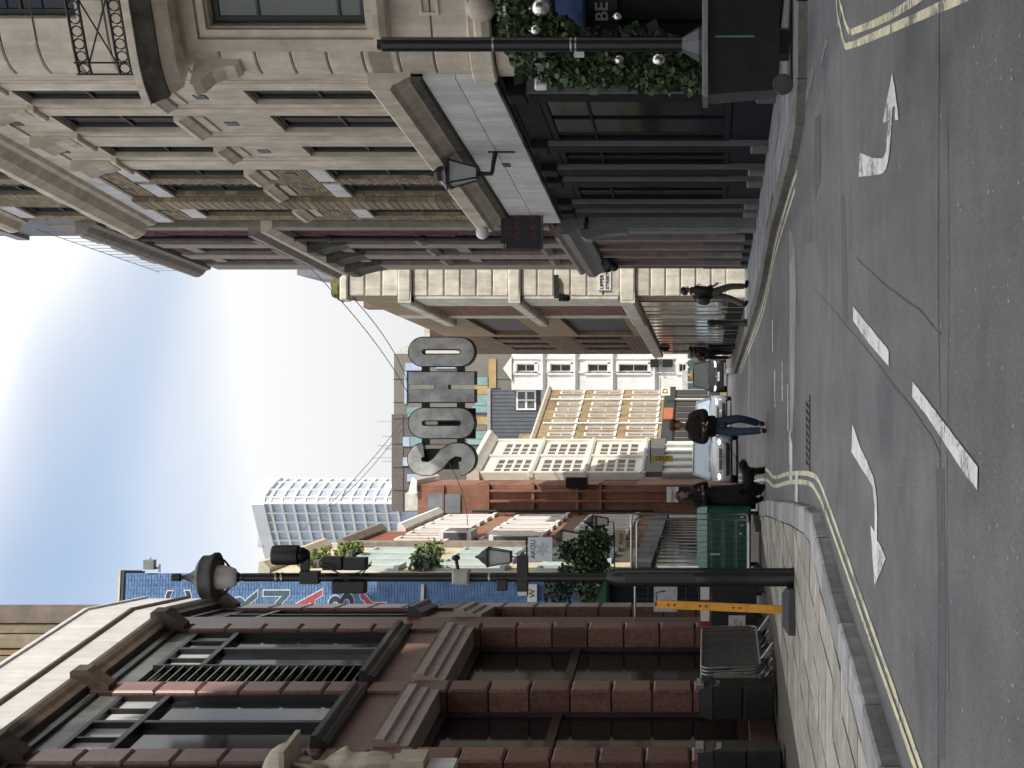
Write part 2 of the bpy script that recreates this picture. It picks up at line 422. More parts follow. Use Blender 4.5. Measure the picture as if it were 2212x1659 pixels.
# ------------------------------------------------------------------ ground
def asphalt_mat():
    m = bpy.data.materials.new('asphalt'); m.use_nodes = True
    n, l = m.node_tree.nodes, m.node_tree.links; b = n['Principled BSDF']
    t = n.new('ShaderNodeTexCoord')
    def noise(sc, det=5, rough=0.6, src=None, vec=None):
        k = n.new('ShaderNodeTexNoise'); k.inputs['Scale'].default_value = sc; k.inputs['Detail'].default_value = det
        k.inputs['Roughness'].default_value = rough
        l.new(vec if vec else t.outputs['Object'], k.inputs['Vector']); return k.outputs['Fac']
    def ramp(src, p0, p1, a, c):
        r = n.new('ShaderNodeValToRGB'); r.color_ramp.elements[0].position = p0; r.color_ramp.elements[1].position = p1
        r.color_ramp.elements[0].color = (*a, 1); r.color_ramp.elements[1].color = (*c, 1); l.new(src, r.inputs[0]); return r.outputs[0]
    base = ramp(noise(0.45, 6, 0.62), 0.3, 0.7, (0.085, 0.089, 0.097), (0.125, 0.126, 0.127))
    # tyre-polished lanes running along the street
    mpn = n.new('ShaderNodeMapping'); mpn.inputs['Scale'].default_value = (1.1, 0.05, 1.0); mpn.inputs['Rotation'].default_value = (0, 0, R(6))
    l.new(t.outputs['Object'], mpn.inputs[0])
    lane = ramp(noise(1.2, 3, 0.5, vec=mpn.outputs[0]), 0.35, 0.65, (0.82, 0.82, 0.84), (1.12, 1.11, 1.08))
    agg = ramp(noise(42, 5, 0.85), 0.36, 0.66, (0.62, 0.62, 0.64), (1.46, 1.46, 1.44))
    blot = ramp(noise(1.7, 5, 0.7), 0.36, 0.62, (0.84, 0.84, 0.86), (1.12, 1.12, 1.10))
    oil = ramp(noise(0.9, 3, 0.5), 0.30, 0.40, (0.72, 0.72, 0.74), (1, 1, 1))
    vo = n.new('ShaderNodeTexVoronoi'); vo.inputs['Scale'].default_value = 9; l.new(t.outputs['Object'], vo.inputs['Vector'])
    chip = ramp(vo.outputs['Distance'], 0.035, 0.06, (2.9, 2.9, 2.85), (1, 1, 1))
    vo2 = n.new('ShaderNodeTexVoronoi'); vo2.inputs['Scale'].default_value = 24; l.new(t.outputs['Object'], vo2.inputs['Vector'])
    chip2 = ramp(vo2.outputs['Distance'], 0.05, 0.12, (1.8, 1.8, 1.85), (1, 1, 1))
    o = base
    for s in (lane, agg, blot, oil, chip, chip2):
        k = n.new('ShaderNodeMix'); k.data_type = 'RGBA'; k.blend_type = 'MULTIPLY'; k.inputs['Factor'].default_value = 1
        l.new(o, k.inputs['A']); l.new(s, k.inputs['B']); o = k.outputs['Result']
    l.new(o, b.inputs['Base Color'])
    mr_ = n.new('ShaderNodeMapRange'); mr_.inputs[3].default_value = 0.5; mr_.inputs[4].default_value = 0.8
    l.new(noise(0.8, 4), mr_.inputs[0]); l.new(mr_.outputs[0], b.inputs['Roughness'])
    bp = n.new('ShaderNodeBump'); bp.inputs['Strength'].default_value = 0.5; bp.inputs['Distance'].default_value = 0.008
    l.new(noise(150, 3), bp.inputs['Height']); l.new(bp.outputs[0], b.inputs['Normal'])
    return m
asphalt = asphalt_mat()
slab_m = M('york_slab', (0.28, 0.255, 0.222), 0.75, 0.2, 3.2, bump=0.3, rand=0.2, col2=(0.40, 0.375, 0.335), streak=0.2)
slab_r = M('grey_slab', (0.22, 0.23, 0.25), 0.6, 0.2, 1.6, bump=0.15, rand=0.14)
bed_m = M('paving_bed', (0.085, 0.075, 0.062), 0.9, 0.3, 6)
kerb_m = M('granite_kerb', (0.30, 0.30, 0.305), 0.7, 0.18, 7, bump=0.25, rand=0.24, streak=0.2)
kerbd_m = M('dark_kerb', (0.15, 0.145, 0.135), 0.75, 0.25, 7, bump=0.25, rand=0.15)  # right-hand kerbs in a darker tone
yellow_m = M('faded_yellow_paint', (0.50, 0.46, 0.30), 0.6, 0.1, 6, col2=(0.70, 0.66, 0.47), bump=0.15, worn=0.80)
white_m = M('white_road_paint', (0.52, 0.53, 0.53), 0.6, 0.1, 5, col2=(0.74, 0.74, 0.73), bump=0.15, worn=0.78)
crack_m = M('tar_crack', (0.03, 0.03, 0.033), 0.6)
patch_m = M('pale_worn_strip', (0.15, 0.152, 0.158), 0.42, 0.2, 2.0, col2=(0.29, 0.295, 0.30), worn=0.84)
damp_m = M('dark_seam', (0.068, 0.070, 0.076), 0.55, 0.3, 6)

ground = MB().add([(-500, -60, -0.02), (500, -60, -0.02), (500, 1500, -0.02), (-500, 1500, -0.02)], [(0, 1, 2, 3)]).build('ground', M('far_ground', (0.1, 0.1, 0.1), 0.9))
tag(ground, kind='structure')
road = MB().add([(-45, -25, 0), (45, -25, 0), (45, 130, 0), (-45, 130, 0)], [(0, 1, 2, 3)]).build('road', asphalt)
tag(road, 'dark asphalt road with worn patches and painted markings', kind='structure')

KL = [(-4.7, -6), (-3.55, 0), (-2.72, 5), (-2.195, 8.83), (-1.894, 10.79), (-1.695, 12.43), (-1.40, 14.1), (-1.25, 14.9), (-1.27, 15.8), (-1.43, 18.5),
      (-1.9, 25.2), (-2.36, 30.7), (-3.1, 42), (-4.0, 57), (-4.7, 72), (-4.7, 80), (-3.4, 100), (-3.4, 118)]
KR = [(30, 17.0), (8, 17.0), (4.25, 17.05), (3.4, 17.15), (2.98, 17.6), (2.78, 18.8), (2.70, 20.1), (2.47, 24.9), (2.26, 26.5), (1.95, 28.8), (1.69, 32.1),
      (1.36, 39), (0.73, 52.8), (0.40, 59), (0.6, 90), (1.2, 118)]
def pave(name, K, farx, mat, label):
    b = MB(); poly = list(K) + [(farx, K[-1][1]), (farx, K[0][1])]
    v = [(x, y, 0.085) for x, y in poly]
    b.add(v, [tuple(range(len(v)))])
    o = b.build(name, mat); tag(o, label, kind='structure'); return o
pavL = pave('pavement', KL, -45, bed_m, 'beige stone slab pavement beside the red granite building')
KN = [(0.9, -6), (1.5, 0), (2.38, 8), (2.98, 11.3), (3.2, 11.8), (3.55, 12.2), (5.0, 12.6), (14, 13.8), (40, 16)]
pavN = pave('pavement', [(40, -6)] + KN, 41, bed_m, 'near slab pavement at the right of the photographer')
pavR = pave('pavement', KR, 45, bed_m, 'grey slab pavement in front of the dark shopfronts')

def kerbs(K, par, side, mat, width=0.26, step=0.92, z=0.12):
    pts = [Vector(p) for p in K]
    for i in range(len(pts) - 1):
        a, b_ = pts[i], pts[i + 1]; L = (b_ - a).length; n_ = max(1, round(L / step)); d = (b_ - a) / L
        inn = Vector((-d.y, d.x)) * side
        if b_.y > 75: n_ = 1
        for k in range(n_):
            p, q = a + d * (L * k / n_ + 0.010) + inn * random.uniform(-.008, .008), a + d * (L * (k + 1) / n_ - 0.010) + inn * random.uniform(-.008, .008)
            h = z + random.uniform(-0.004, 0.004); c_ = 0.018
            P4 = [p, q, q + inn * width, p + inn * width]
            vb = [(v.x, v.y, -0.01) for v in P4]
            vm = [(p.x, p.y, h - c_), (q.x, q.y, h - c_), (P4[2].x, P4[2].y, h), (P4[3].x, P4[3].y, h)]
            vt = [(p.x + inn.x * c_, p.y + inn.y * c_, h), (q.x + inn.x * c_, q.y + inn.y * c_, h)]
            bm_ = MB().add(vb + vm + vt, [(0, 1, 5, 4), (4, 5, 9, 8), (8, 9, 6, 7), (1, 2, 6, 9, 5), (2, 3, 7, 6), (3, 0, 4, 8, 7)])
            bm_.build('kerb_stone', mat, par)
kerbs(KL, pavL, 1, kerb_m)
kerbs(KR, pavR, -1, kerbd_m)
kerbs(KN, pavN, -1, kerbd_m)

def clip(poly, p, d, inn):
    out = []
    for i in range(len(poly)):
        a, b_ = poly[i], poly[(i + 1) % len(poly)]
        da, db = (a - p).dot(inn), (b_ - p).dot(inn)
        if da >= 0: out.append(a)
        if (da >= 0) != (db >= 0): out.append(a + (b_ - a) * (da / (da - db)))
    return out
def slabs(K, side, par, mat, o, ax, len_t, len_n, nt, nn, ymax, z=0.12, stag=0.5):
    ay = Vector((-ax.y, ax.x)) * (-side)            # from the kerb side outwards
    pts = [Vector(p) for p in K]
    for j in range(nn):
        t = -random.random() * len_t
        while t < nt:
            lt = len_t * random.uniform(0.88, 1.14)
            g = 0.011
            poly = [o + ax * (t + g) + ay * (j * len_n + g), o + ax * (t + lt - g) + ay * (j * len_n + g),
                    o + ax * (t + lt - g) + ay * ((j + 1) * len_n - g), o + ax * (t + g) + ay * ((j + 1) * len_n - g)]
            t += lt
            c_ = sum(poly, Vector((0, 0))) / 4
            if c_.y > ymax: continue
            ok = True
            for i in range(len(pts) - 1):
                a, b_ = pts[i], pts[i + 1]; d = (b_ - a).normalized(); inn = Vector((-d.y, d.x)) * side
                q = c_ - a; al = q.dot(d)
                if -1.2 < al < (b_ - a).length + 1.2:
                    poly = clip(poly, a + inn * 0.275, d, inn)
                    if len(poly) < 3: ok = False; break
            if not ok: continue
            ar = abs(sum(poly[k].x * poly[(k + 1) % len(poly)].y - poly[(k + 1) % len(poly)].x * poly[k].y for k in range(len(poly)))) / 2
            if ar < 0.03: continue
            h = z + random.uniform(-0.005, 0.004)
            MB().prism([(p.x, p.y) for p in poly], 0.08, h).build('paving_slab', mat, par)

axL = Vector((0.1172, 1)).normalized()
slabs(KL, 1, pavL, slab_m, Vector((-5.6, 4.0)) , axL, 0.72, 0.46, 31, 11, 36)
axR = Vector((-0.0964, 1)).normalized()
slabs(KR, -1, pavR, slab_r, Vector((5.2, 17.0)), axR, 0.8, 0.62, 26, 6, 42)
slabs([(4.25, 17.05), (3.4, 17.15), (2.98, 17.6), (2.78, 18.8)], -1, pavR, slab_r, Vector((8.2, 17.0)), axR, 0.8, 0.62, 5, 4, 42)

def roughen(pix, step=9.0, amp=0.9):
    out = []
    for i in range(len(pix)):
        a, b_ = Vector(pix[i]), Vector(pix[(i + 1) % len(pix)]); n_ = max(1, int((b_ - a).length / step))
        for k in range(n_):
            p = a.lerp(b_, k / n_); out.append((p.x + random.uniform(-amp, amp) * .5, p.y + random.uniform(-amp, amp)))
    return out
def flat(name, pix, mat, z, par=road):
    v = [G(x, y, 0) for x, y in roughen(pix)]
    b = MB().add([(p.x, p.y, z) for p in v], [tuple(range(len(v)))])
    return b.build(name, mat, par)
def strip(name, pts, wd, mat, z, par=road, jit=0.0):
    pts = [Vector((p[0], p[1])) for p in pts]; L_, R_ = [], []
    for i, p in enumerate(pts):
        a, c_ = pts[max(0, i - 1)], pts[min(len(pts) - 1, i + 1)]
        d = (c_ - a).normalized(); nn_ = Vector((-d.y, d.x)) * wd / 2 * (1 + random.uniform(-jit, jit))
        L_.append(p + nn_); R_.append(p - nn_)
    k = len(pts); v = [(p.x, p.y, z) for p in L_] + [(p.x, p.y, z) for p in R_]
    return MB().add(v, [(i, i + 1, k + i + 1, k + i) for i in range(k - 1)]).build(name, mat, par)
def t4(x, y, ox, oy): return (ox + x / 3, oy + y / 3)
def gp(pix): return [(G(x, y).x, G(x, y).y) for x, y in pix]
def smooth(pts, n=4):
    out = []
    for i in range(len(pts) - 1):
        p0, p1, p2, p3 = [Vector(pts[max(0, min(len(pts) - 1, i + k))]) for k in (-1, 0, 1, 2)]
        for k in range(n):
            t = k / n
            out.append(0.5 * ((2 * p1) + (p2 - p0) * t + (2 * p0 - 5 * p1 + 4 * p2 - p3) * t * t + (3 * p1 - p0 - 3 * p2 + p3) * t ** 3))
    out.append(Vector(pts[-1])); return out

# double yellow lines on both sides
yo = gp([(1992, 1659), (1894, 1382), (1796, 1106)]); yi = gp([(1979, 1659), (1881, 1382), (1784, 1106)])
d0 = (Vector(yo[0]) - Vector(yo[1])).normalized() * 6
strip('yellow_line', smooth([tuple(Vector(yo[0]) + d0)] + yo + gp([(1770, 1040), (1755, 1026), (1733, 1022), (1700, 1024), (1672, 1031)]) + [(-1.66, 30), (-2.4, 41), (-3.3, 56)]), 0.056, yellow_m, 0.005, jit=0.08)
strip('yellow_line', smooth([tuple(Vector(yi[0]) + d0)] + yi + gp([(1765, 1064), (1752, 1046), (1730, 1041), (1700, 1043), (1672, 1050)]) + [(-1.86, 30), (-2.6, 41), (-3.5, 56)]), 0.056, yellow_m, 0.005, jit=0.08)
strip('yellow_line', smooth([(0.2, -2), (0.85, 2), (1.71, 6.87), (2.45, 11.0), (2.62, 11.9), (2.72, 12.35), (2.95, 12.75), (3.35, 13.2), (5.0, 13.7), (14, 15.0)]), 0.052, yellow_m, 0.005, jit=0.06)
strip('yellow_line', smooth([(0.5, -2), (1.15, 2), (2.03, 8.14), (2.64, 11.5), (2.74, 11.95), (2.86, 12.25), (3.05, 12.58), (3.4, 12.95), (5.0, 13.35), (14, 14.6)]), 0.052, yellow_m, 0.005, jit=0.06)
strip('yellow_line', smooth([(2.62, 19.0), (2.55, 21), (2.30, 24.9), (2.1, 26.5), (1.78, 28.8), (1.5, 32.1), (1.16, 39), (0.53, 52.8)]), 0.07, yellow_m, 0.005, jit=0.1)
strip('yellow_line', smooth([(2.46, 19.4), (2.38, 21), (2.14, 24.9), (1.94, 26.5), (1.62, 28.8), (1.34, 32.1), (1.0, 39), (0.37, 52.8)]), 0.07, yellow_m, 0.005, jit=0.1)
flat('lane_dash', [t4(*p, 1659, 553) for p in ((945, 815), (1035, 930), (1130, 1055), (1290, 1265), (1367, 1365), (1365, 1515), (1290, 1420), (1150, 1210), (1040, 1040), (940, 915))], white_m, 0.006)
flat('lane_dash', [t4(*p, 1659, 553) for p in ((557, 328), (640, 430), (788, 612), (788, 713), (640, 540), (557, 418))], white_m, 0.006)
a1 = [t4(*p, 1659, 553) for p in ((552, 1090), (600, 1230), (660, 1360), (690, 1440), (703, 1510), (711, 1600))]
a2 = [t4(*p, 1659, 1106) for p in ((713, 30), (712, 180), (745, 235), (768, 300), (735, 390), (697, 475), (690, 380), (682, 280), (670, 84), (697, 132), (697, 30))]
a3 = [t4(*p, 1659, 553) for p in ((694, 1600), (683, 1500), (660, 1450), (600, 1360), (546, 1270))]
flat('turn_arrow', a1 + a2 + a3, white_m, 0.006)
ar = [(812, 470), (835, 620), (853, 775), (830, 778), (826, 690), (815, 690), (808, 775), (803, 870), (795, 960), (784, 1050), (770, 1095), (745, 1127), (665, 1140), (593, 1148), (597, 1060), (603, 990), (645, 1008), (690, 1023), (750, 1025), (770, 990), (779, 880), (786, 786), (750, 795), (775, 660)]
flat('turn_arrow', [t4(*p, 1659, 0) for p in ar], white_m, 0.006)
flat('worn_strip', [(1706, 500), (1706, 700), (1707, 860), (1708, 940), (1712, 930), (1716, 860), (1717, 790), (1719, 700), (1720, 610), (1718, 545), (1713, 500)], patch_m, 0.003)
flat('worn_strip', [(1705, 925), (1706, 1040), (1712, 1045), (1712, 960)], white_m, 0.0035)
flat('worn_strip', [(1719, 1018), (1718, 1085), (1724, 1085), (1725, 1018)], white_m, 0.0075)
for (x0, y0, y1) in ((1689, 780, 865), (1701, 830, 930), (1673, 800, 880), (1668, 690, 760)):
    flat('worn_strip', [(x0, y0), (x0 + .5, y1), (x0 + 2.2, y1), (x0 + 1.8, y0)], white_m, 0.0042)
strip('tar_crack', smooth(gp([(1850, 556), (1870, 576), (1892, 596), (1915, 618), (1938, 634), (1965, 655), (1990, 672), (2012, 700), (2034, 723)])), 0.010, crack_m, 0.0025, jit=0.6)
strip('tar_crack', smooth(gp([(1758, 622), (1775, 640), (1800, 668), (1830, 706), (1865, 745), (1900, 790), (1932, 835), (1965, 872), (1998, 922), (2015, 945), (2032, 985)])), 0.010, crack_m, 0.0025, jit=0.6)
strip('tar_crack', smooth([(3.0, 7.35), (1.6, 7.33), (0.5, 7.36), (-0.5, 7.3), (-1.5, 7.36), (-3.0, 7.3)]), 0.035, damp_m, 0.0022, jit=0.6)
strip('tar_crack', smooth([(1.2, 7.05), (0.4, 7.02), (-0.6, 7.08), (-1.4, 7.02)]), 0.008, crack_m, 0.0028, jit=0.4)
for pl_ in (((300, 420), (296, 500), (275, 590), (228, 725), (236, 650), (262, 540), (282, 450)), ((440, 190), (470, 60), (480, 110), (462, 180)), ((395, 270), (372, 330), (345, 430), (352, 340), (376, 250))):
    flat('worn_paint', [t4(*p, 1659, 0) for p in pl_], patch_m, 0.0045)
wear_m = M('worn_tarmac', (0.118, 0.114, 0.106), 0.7, 0.2, 1.2, bump=0.4, bscale=120, col2=(0.165, 0.16, 0.15), worn=0.95)
new_m = M('newer_tarmac', (0.082, 0.085, 0.091), 0.72, 0.25, 40, bump=0.5, bscale=120)
flat('tarmac_patch', [(1731, 560), (1729, 800), (1729, 1000), (1736, 1010), (1745, 1018), (1758, 1008), (1772, 980), (1764, 860), (1770, 720), (1778, 600), (1768, 530), (1745, 520)], wear_m, 0.0012)
flat('tarmac_patch', [(2022, 1010), (2040, 1012), (2044, 1300), (2041, 1640), (2025, 1640), (2028, 1300)], new_m, 0.0014)
flat('tarmac_patch', [(1816, 420), (1826, 420), (1832, 700), (1820, 705)], new_m, 0.0014)
# two darker tarmac patches by the far kerb
flat('tarmac_patch', [t4(*p, 1659, 0) for p in ((305, 760), (340, 740), (342, 1150), (308, 1280), (298, 1200))], damp_m, 0.003)

# cast iron gully grate set in the road
gm_ = M('cast_iron', (0.06, 0.06, 0.062), 0.5, 0.3, 12, metal=0.4)
pts = [G(1742, 848), G(1753, 855), G(1754, 1024), G(1740, 1010)]
c0 = sum(pts, Vector()) / 4
gr = thing('drain_grate', 'rusty slotted drain grate set flat in the road', 'drain', (c0.x, c0.y, 0.002))
lx = (pts[2] - pts[1]).xy.length * 0.98; ly = 0.62
fr = MB()
for (a, b_, c_, d_) in ((-lx/2, lx/2, -ly/2, -ly/2 + .05), (-lx/2, lx/2, ly/2 - .05, ly/2), (-lx/2, -lx/2 + .05, -ly/2 + .05, ly/2 - .05), (lx/2 - .05, lx/2, -ly/2 + .05, ly/2 - .05)):
    fr.box(a, b_, c_, d_, 0, 0.012)
fr.build('frame', gm_, gr)
MB().box(-lx/2 + .02, lx/2 - .02, -ly/2 + .02, ly/2 - .02, 0.0, 0.003).build('pit', M('drain_black', (0.006, 0.006, 0.006), 0.9), gr)
for k in range(9):
    xx = -lx/2 + .09 + k * (lx - .18) / 8
    MB().add([(xx - .018, -ly/2 + .05, .01), (xx + .018, -ly/2 + .05, .01), (xx + .058, ly/2 - .05, .01), (xx + .022, ly/2 - .05, .01)], [(0, 1, 2, 3)]).build('bar', gm_, gr)

# loose grit on the road and gum spots on the slabs
def specks(name, n, area, size, mat, z, par):
    b = MB()
    for _ in range(n):
        x, y = area(); a = random.uniform(-.5, .5); w_, l_ = size * random.uniform(.5, 1.3), size * random.uniform(.3, .9)
        q = [Vector((w_ * math.cos(k * 1.047) * random.uniform(.6, 1), l_ * math.sin(k * 1.047) * random.uniform(.6, 1))) for k in range(6)]
        b.add([(x + p.x * math.cos(a) - p.y * math.sin(a), y + p.x * math.sin(a) + p.y * math.cos(a), z) for p in q], [(0, 1, 2, 3, 4, 5)])
    o = b.build(name, mat, par); o['kind'] = 'stuff'
def road_area():
    D = 5.0 + 11 * random.random() ** 1.3; return (random.uniform(-.24, .24) * D, D)
def pave_area():
    while True:
        y = random.uniform(8.5, 26); x = random.uniform(-5.0, -1.6)
        if x < -2.5 - (15 - y) * .05 if y < 15 else x < -2.0 - (y - 15) * .03: return (x, y)
specks('loose_grit', 330, road_area, .0085, M('pale_grit', (0.55, 0.55, 0.54), .8), 0.0085, road)
specks('gum_spots', 230, pave_area, .022, M('gum_spot', (0.10, 0.095, 0.088), .8), 0.1262, pavL)
# ------------------------------------------------------------------ red granite building on the left
sky_gl = M('painted_sky_glass', (0.50, 0.51, 0.52), 0.15, 0.25, 1.2)  # upper panes carry the bright sky reflection in their base colour
FL = Fac(1500, 23.6, vp=440, side='L')
gb = FL.root('granite_building', 'red granite corner building with rusticated piers and white parapet slabs', 'building')
PIER = [(-5.95, -5.42), (-2.87, -2.33), (0.16, 0.66), (3.66, 4.07)]
BEND = 4.53
zg = [0.12, 0.71, 1.34, 1.97, 2.60, 3.24, 3.87, 4.50, 5.14, 5.76]
zu = [5.76, 6.41, 7.06, 7.71, 8.36, 9.01, 9.66, 10.32]
def pier(par, a, b_, fdep=0.43, n=0.0):
    block('pier_core', par, a + .03, b_ - .03, n - fdep + .02, n - .03, 0.1, 10.75, granite_j)
    for z0, z1 in zip(zg[:-1], zg[1:]):
        block('granite_block', par, a, b_, n - fdep, n + .02, z0 + .014, z1 - .014, granite, 0.03)
    for z0, z1 in zip(zu[:-1], zu[1:]):
        block('granite_block', par, a, b_, n - 0.2, n + .0, z0 + .014, z1 - .014, granite, 0.03)
def lintel(par, a, b_):
    b = MB(); prof = [(-.35, 5.25), (.03, 5.25), (.03, 5.40), (.07, 5.42), (.07, 5.56), (.12, 5.59), (.12, 5.72), (.14, 5.76), (-.35, 5.76)]
    b.profile(prof, a + .005, b_ - .005).build('lintel_moulding', lintel_st, par)
def sill(par, a, b_):
    MB().profile([(-.2, 6.36), (.05, 6.36), (.10, 6.42), (.10, 6.48), (.17, 6.52), (.17, 6.60), (-.2, 6.64)], a + .004, b_ - .004).build('window_sill', blackmetal, par)
def ground_bay(par, a, b_, transom=3.42):
    fr = MB()
    for (p, q, r_, s_) in ((a, a + .09, .5, 5.25), (b_ - .09, b_, .5, 5.25), (a + .09, b_ - .09, transom - .07, transom + .07), (a + .09, b_ - .09, .5, .66), (a + .09, b_ - .09, 5.13, 5.25)):
        fr.box(p, q, .33, .43, r_, s_)
    wo = fr.build('shop_window', M('brown_bronze', (0.05, 0.03, 0.026), 0.45, 0.2, 6), par)
    block('pane', wo, a + .09, b_ - .09, -.40, -.388, .66, transom - .07, glass_dk)
    block('pane', wo, a + .09, b_ - .09, -.40, -.388, transom + .07, 5.13, glass_dk)
    block('stall_riser', par, a, b_, -.43, -.30, .1, .5, granite, 0.02)
def upper_bay(par, a, b_, louvre=0.0):
    a0 = a
    block('spandrel_panel', par, a, b_, -.3, -.06, 5.76, 6.37, granite_lt, 0.01)
    sill(par, a, b_)
    if louvre:
        lo = MB().box(a, a + .05, .02, .14, 6.64, 10.18).box(a + louvre - .05, a + louvre, .02, .14, 6.64, 10.18).build('louvre', blackmetal, par)
        zz = 6.72
        while zz < 10.1:
            MB().add([(a + .05, .03, zz), (a + louvre - .05, .03, zz), (a + louvre - .05, .12, zz + .07), (a + .05, .12, zz + .07),
                      (a + .05, .03, zz + .02), (a + louvre - .05, .03, zz + .02), (a + louvre - .05, .12, zz + .09), (a + .05, .12, zz + .09)],
                     [(0, 1, 2, 3), (4, 7, 6, 5), (0, 4, 5, 1), (2, 6, 7, 3)]).build('slat', M('louvre_grey', (0.13, 0.13, 0.127), 0.5), lo)
            zz += 0.155
        block('louvre_back', par, a, a + louvre, -.22, -.16, 6.64, 10.18, blackmetal)
        a = a + louvre
    m = (a + b_) / 2; tz = 9.41; b = MB(); f = .075
    for (p, q, r_, s_) in ((a, a + f, 6.64, 10.18), (b_ - f, b_, 6.64, 10.18), (a + f, b_ - f, 6.64, 6.64 + f), (a + f, b_ - f, 10.18 - f, 10.18)):
        b.box(p, q, .06, .2, r_, s_)
    b.box(m - .05, m + .05, .05, .19, 6.64 + f, 10.18 - f)
    b.box(a + f, b_ - f, .04, .19, tz - .045, tz + .045)
    for q in (a + (m - a) / 2, m + (b_ - m) / 2): b.box(q - .02, q + .02, .07, .17, tz + .045, 10.18 - f)
    wo = b.build('window', blackmetal, par)
    for (p, q) in ((a + f, m - .05), (m + .05, b_ - f)):
        block('pane', wo, p, q, -.155, -.145, 6.64 + f, tz - .045, glass_bl)
        h_ = (p + q) / 2
        for (p2, q2) in ((p, h_ - .02), (h_ + .02, q)): block('pane', wo, p2, q2, -.155, -.145, tz + .045, 10.18 - f, sky_gl)
    block('head_panel', par, a0, b_, -.3, -.08, 10.19, 10.52, greymetal)
    block('head_rail', par, a0, b_, -.3, -.02, 10.52, 10.60, blackmetal)
    block('head_panel', par, a0, b_, -.3, -.05, 10.60, 10.72, greymetal)
def cornice(par, a, b_, brk):
    MB().profile([(-.3, 10.72), (.06, 10.72), (.09, 10.80), (.14, 10.86), (.17, 10.93), (.17, 11.0), (-.3, 11.0)], a, b_).build('cornice', brownmould, par)
    for q in brk:
        MB().profile([(-.1, 10.40), (.05, 10.40), (.09, 10.46), (.24, 10.66), (.30, 10.72), (.30, 10.95), (.27, 10.99), (-.1, 10.99)], q - .15, q + .15).build('bracket', brownmould, par)
    MB().profile([(-.3, 11.57), (.12, 11.57), (.15, 11.60), (.15, 11.65), (.12, 11.68), (-.3, 11.68)], a, b_).build('string_moulding', brownmould, par)
    MB().profile([(-.3, 12.43), (.14, 12.43), (.14, 12.50), (-.3, 12.52)], a, b_).build('coping', fascia_w, par)
    t = a
    while t < b_ - .05:
        e = min(b_, t + random.uniform(1.25, 1.7))
        if b_ - e < .4: e = b_
        block('parapet_slab', par, t + .004, e - .004, -.28, .10, 11.003, 11.567, fascia_w, 0.006)
        block('parapet_slab', par, t + .004, e - .004, -.28, .10, 11.683, 12.427, fascia_w, 0.006)
        t = e
for a, b_ in PIER: pier(gb, a, b_)
for i in range(3):
    a, b_ = PIER[i][1], PIER[i + 1][0]
    ground_bay(gb, a, b_); lintel(gb, a, b_); upper_bay(gb, a, b_, louvre=0.95 if i == 2 else 0.0)
cornice(gb, -8.5, BEND, [(p + q) / 2 for p, q in PIER])
block('wall', gb, PIER[3][1], BEND, -.5, -.02, .1, 10.72, granite, 0.0)
block('wall_core', gb, -8.5, BEND, -9, -.55, 0, 12.3, granite_j)
block('pier_core', gb, -8.5, PIER[0][0], -.5, -.02, .1, 10.72, granite)
block('plinth', gb, -8.5, BEND, -.55, -.44, 0, .5, granite_j)
# the corner beyond the bend
FL2 = Fac(0, 0, vp=1048, side='L', O=FL.w(BEND, 0, 0).xy)
g2 = bpy.data.objects.new('corner_bay', None); C.objects.link(g2); g2.parent = gb
g2.location = (BEND, 0, 0); g2.rotation_euler = (0, 0, FL2.rz - FL.rz)
T4 = (FL2.t(1313), FL2.t(1304))
pier(g2, T4[0], T4[1])
ground_bay(g2, .05, T4[0]); lintel(g2, .05, T4[0]); upper_bay(g2, .05, T4[0])
cornice(g2, 0.0, T4[1] + .1, [(T4[0] + T4[1]) / 2])
block('wall_core', g2, .1, T4[1] - .02, -7, -.55, 0, 12.3, granite_j)

# carved stone figure on the near pier
cream = M('cream_stone', (0.50, 0.45, 0.35), 0.7, 0.16, 6, bump=0.25, bscale=25, streak=0.15)
fp = P(800, 1657, 20.2)
st = thing('carved_figure', 'cream carved stone figure under a shell canopy on the granite pier', 'sculpture', (fp.x, fp.y, 0), FL.rz)
# corbel block and base
MB().box(-.2, .2, -.05, .35, 4.42, 4.78).build('corbel', stone_lt, st)
MB().box(-.22, .22, -.16, .35, 4.80, 5.16).build('pedestal', cream, st)
MB().box(-.16, .16, -.13, .3, 5.17, 5.24).build('pedestal_cap', cream, st)
b = MB(); segn = 28; rings = []
for i in range(15):
    z = 5.24 + i * 0.075; k = i / 14
    r0 = 0.13 + 0.05 * math.sin(k * 5.2) + (0.05 if 0.5 < k < 0.8 else 0) - 0.02 * k
    for j in range(segn):
        a = 2 * math.pi * j / segn
        r_ = r0 * (1 + 0.14 * math.sin(7 * a + 5 * k) * (1 - k) + 0.07 * math.sin(11 * a - 9 * k))
        b.v.append((r_ * math.cos(a) * 1.15, -.02 + r_ * math.sin(a), z))
for i in range(14):
    for j in range(segn): b.f.append((i * segn + j, i * segn + (j + 1) % segn, (i + 1) * segn + (j + 1) % segn, (i + 1) * segn + j))
b.build('draped_body', cream, st, smooth=True)
MB().ell((0, -.05, 6.40), (.095, .10, .125)).build('head', cream, st, smooth=True)
MB().ell((0, .0, 6.42), (.12, .12, .13)).build('hair', cream, st, smooth=True)
MB().tube([(-.15, -.04, 6.1), (-.27, -.10, 6.2), (-.22, -.12, 6.5)], .05, 10).build('arm', cream, st, smooth=True)
MB().tube([(.15, -.04, 6.1), (.26, -.12, 5.95), (.12, -.2, 5.85)], .05, 10).build('arm', cream, st, smooth=True)
cv = MB()
for i in range(9):
    a = math.pi * .5 * i / 8
    for j in range(25):
        p = math.pi * j / 24
        rr = 1 + 0.05 * math.cos(j * math.pi)
        cv.v.append((.36 * math.cos(p) * math.cos(a) * rr, .12 - .42 * math.sin(p) * math.cos(a) * rr, 6.62 + .34 * math.sin(a)))
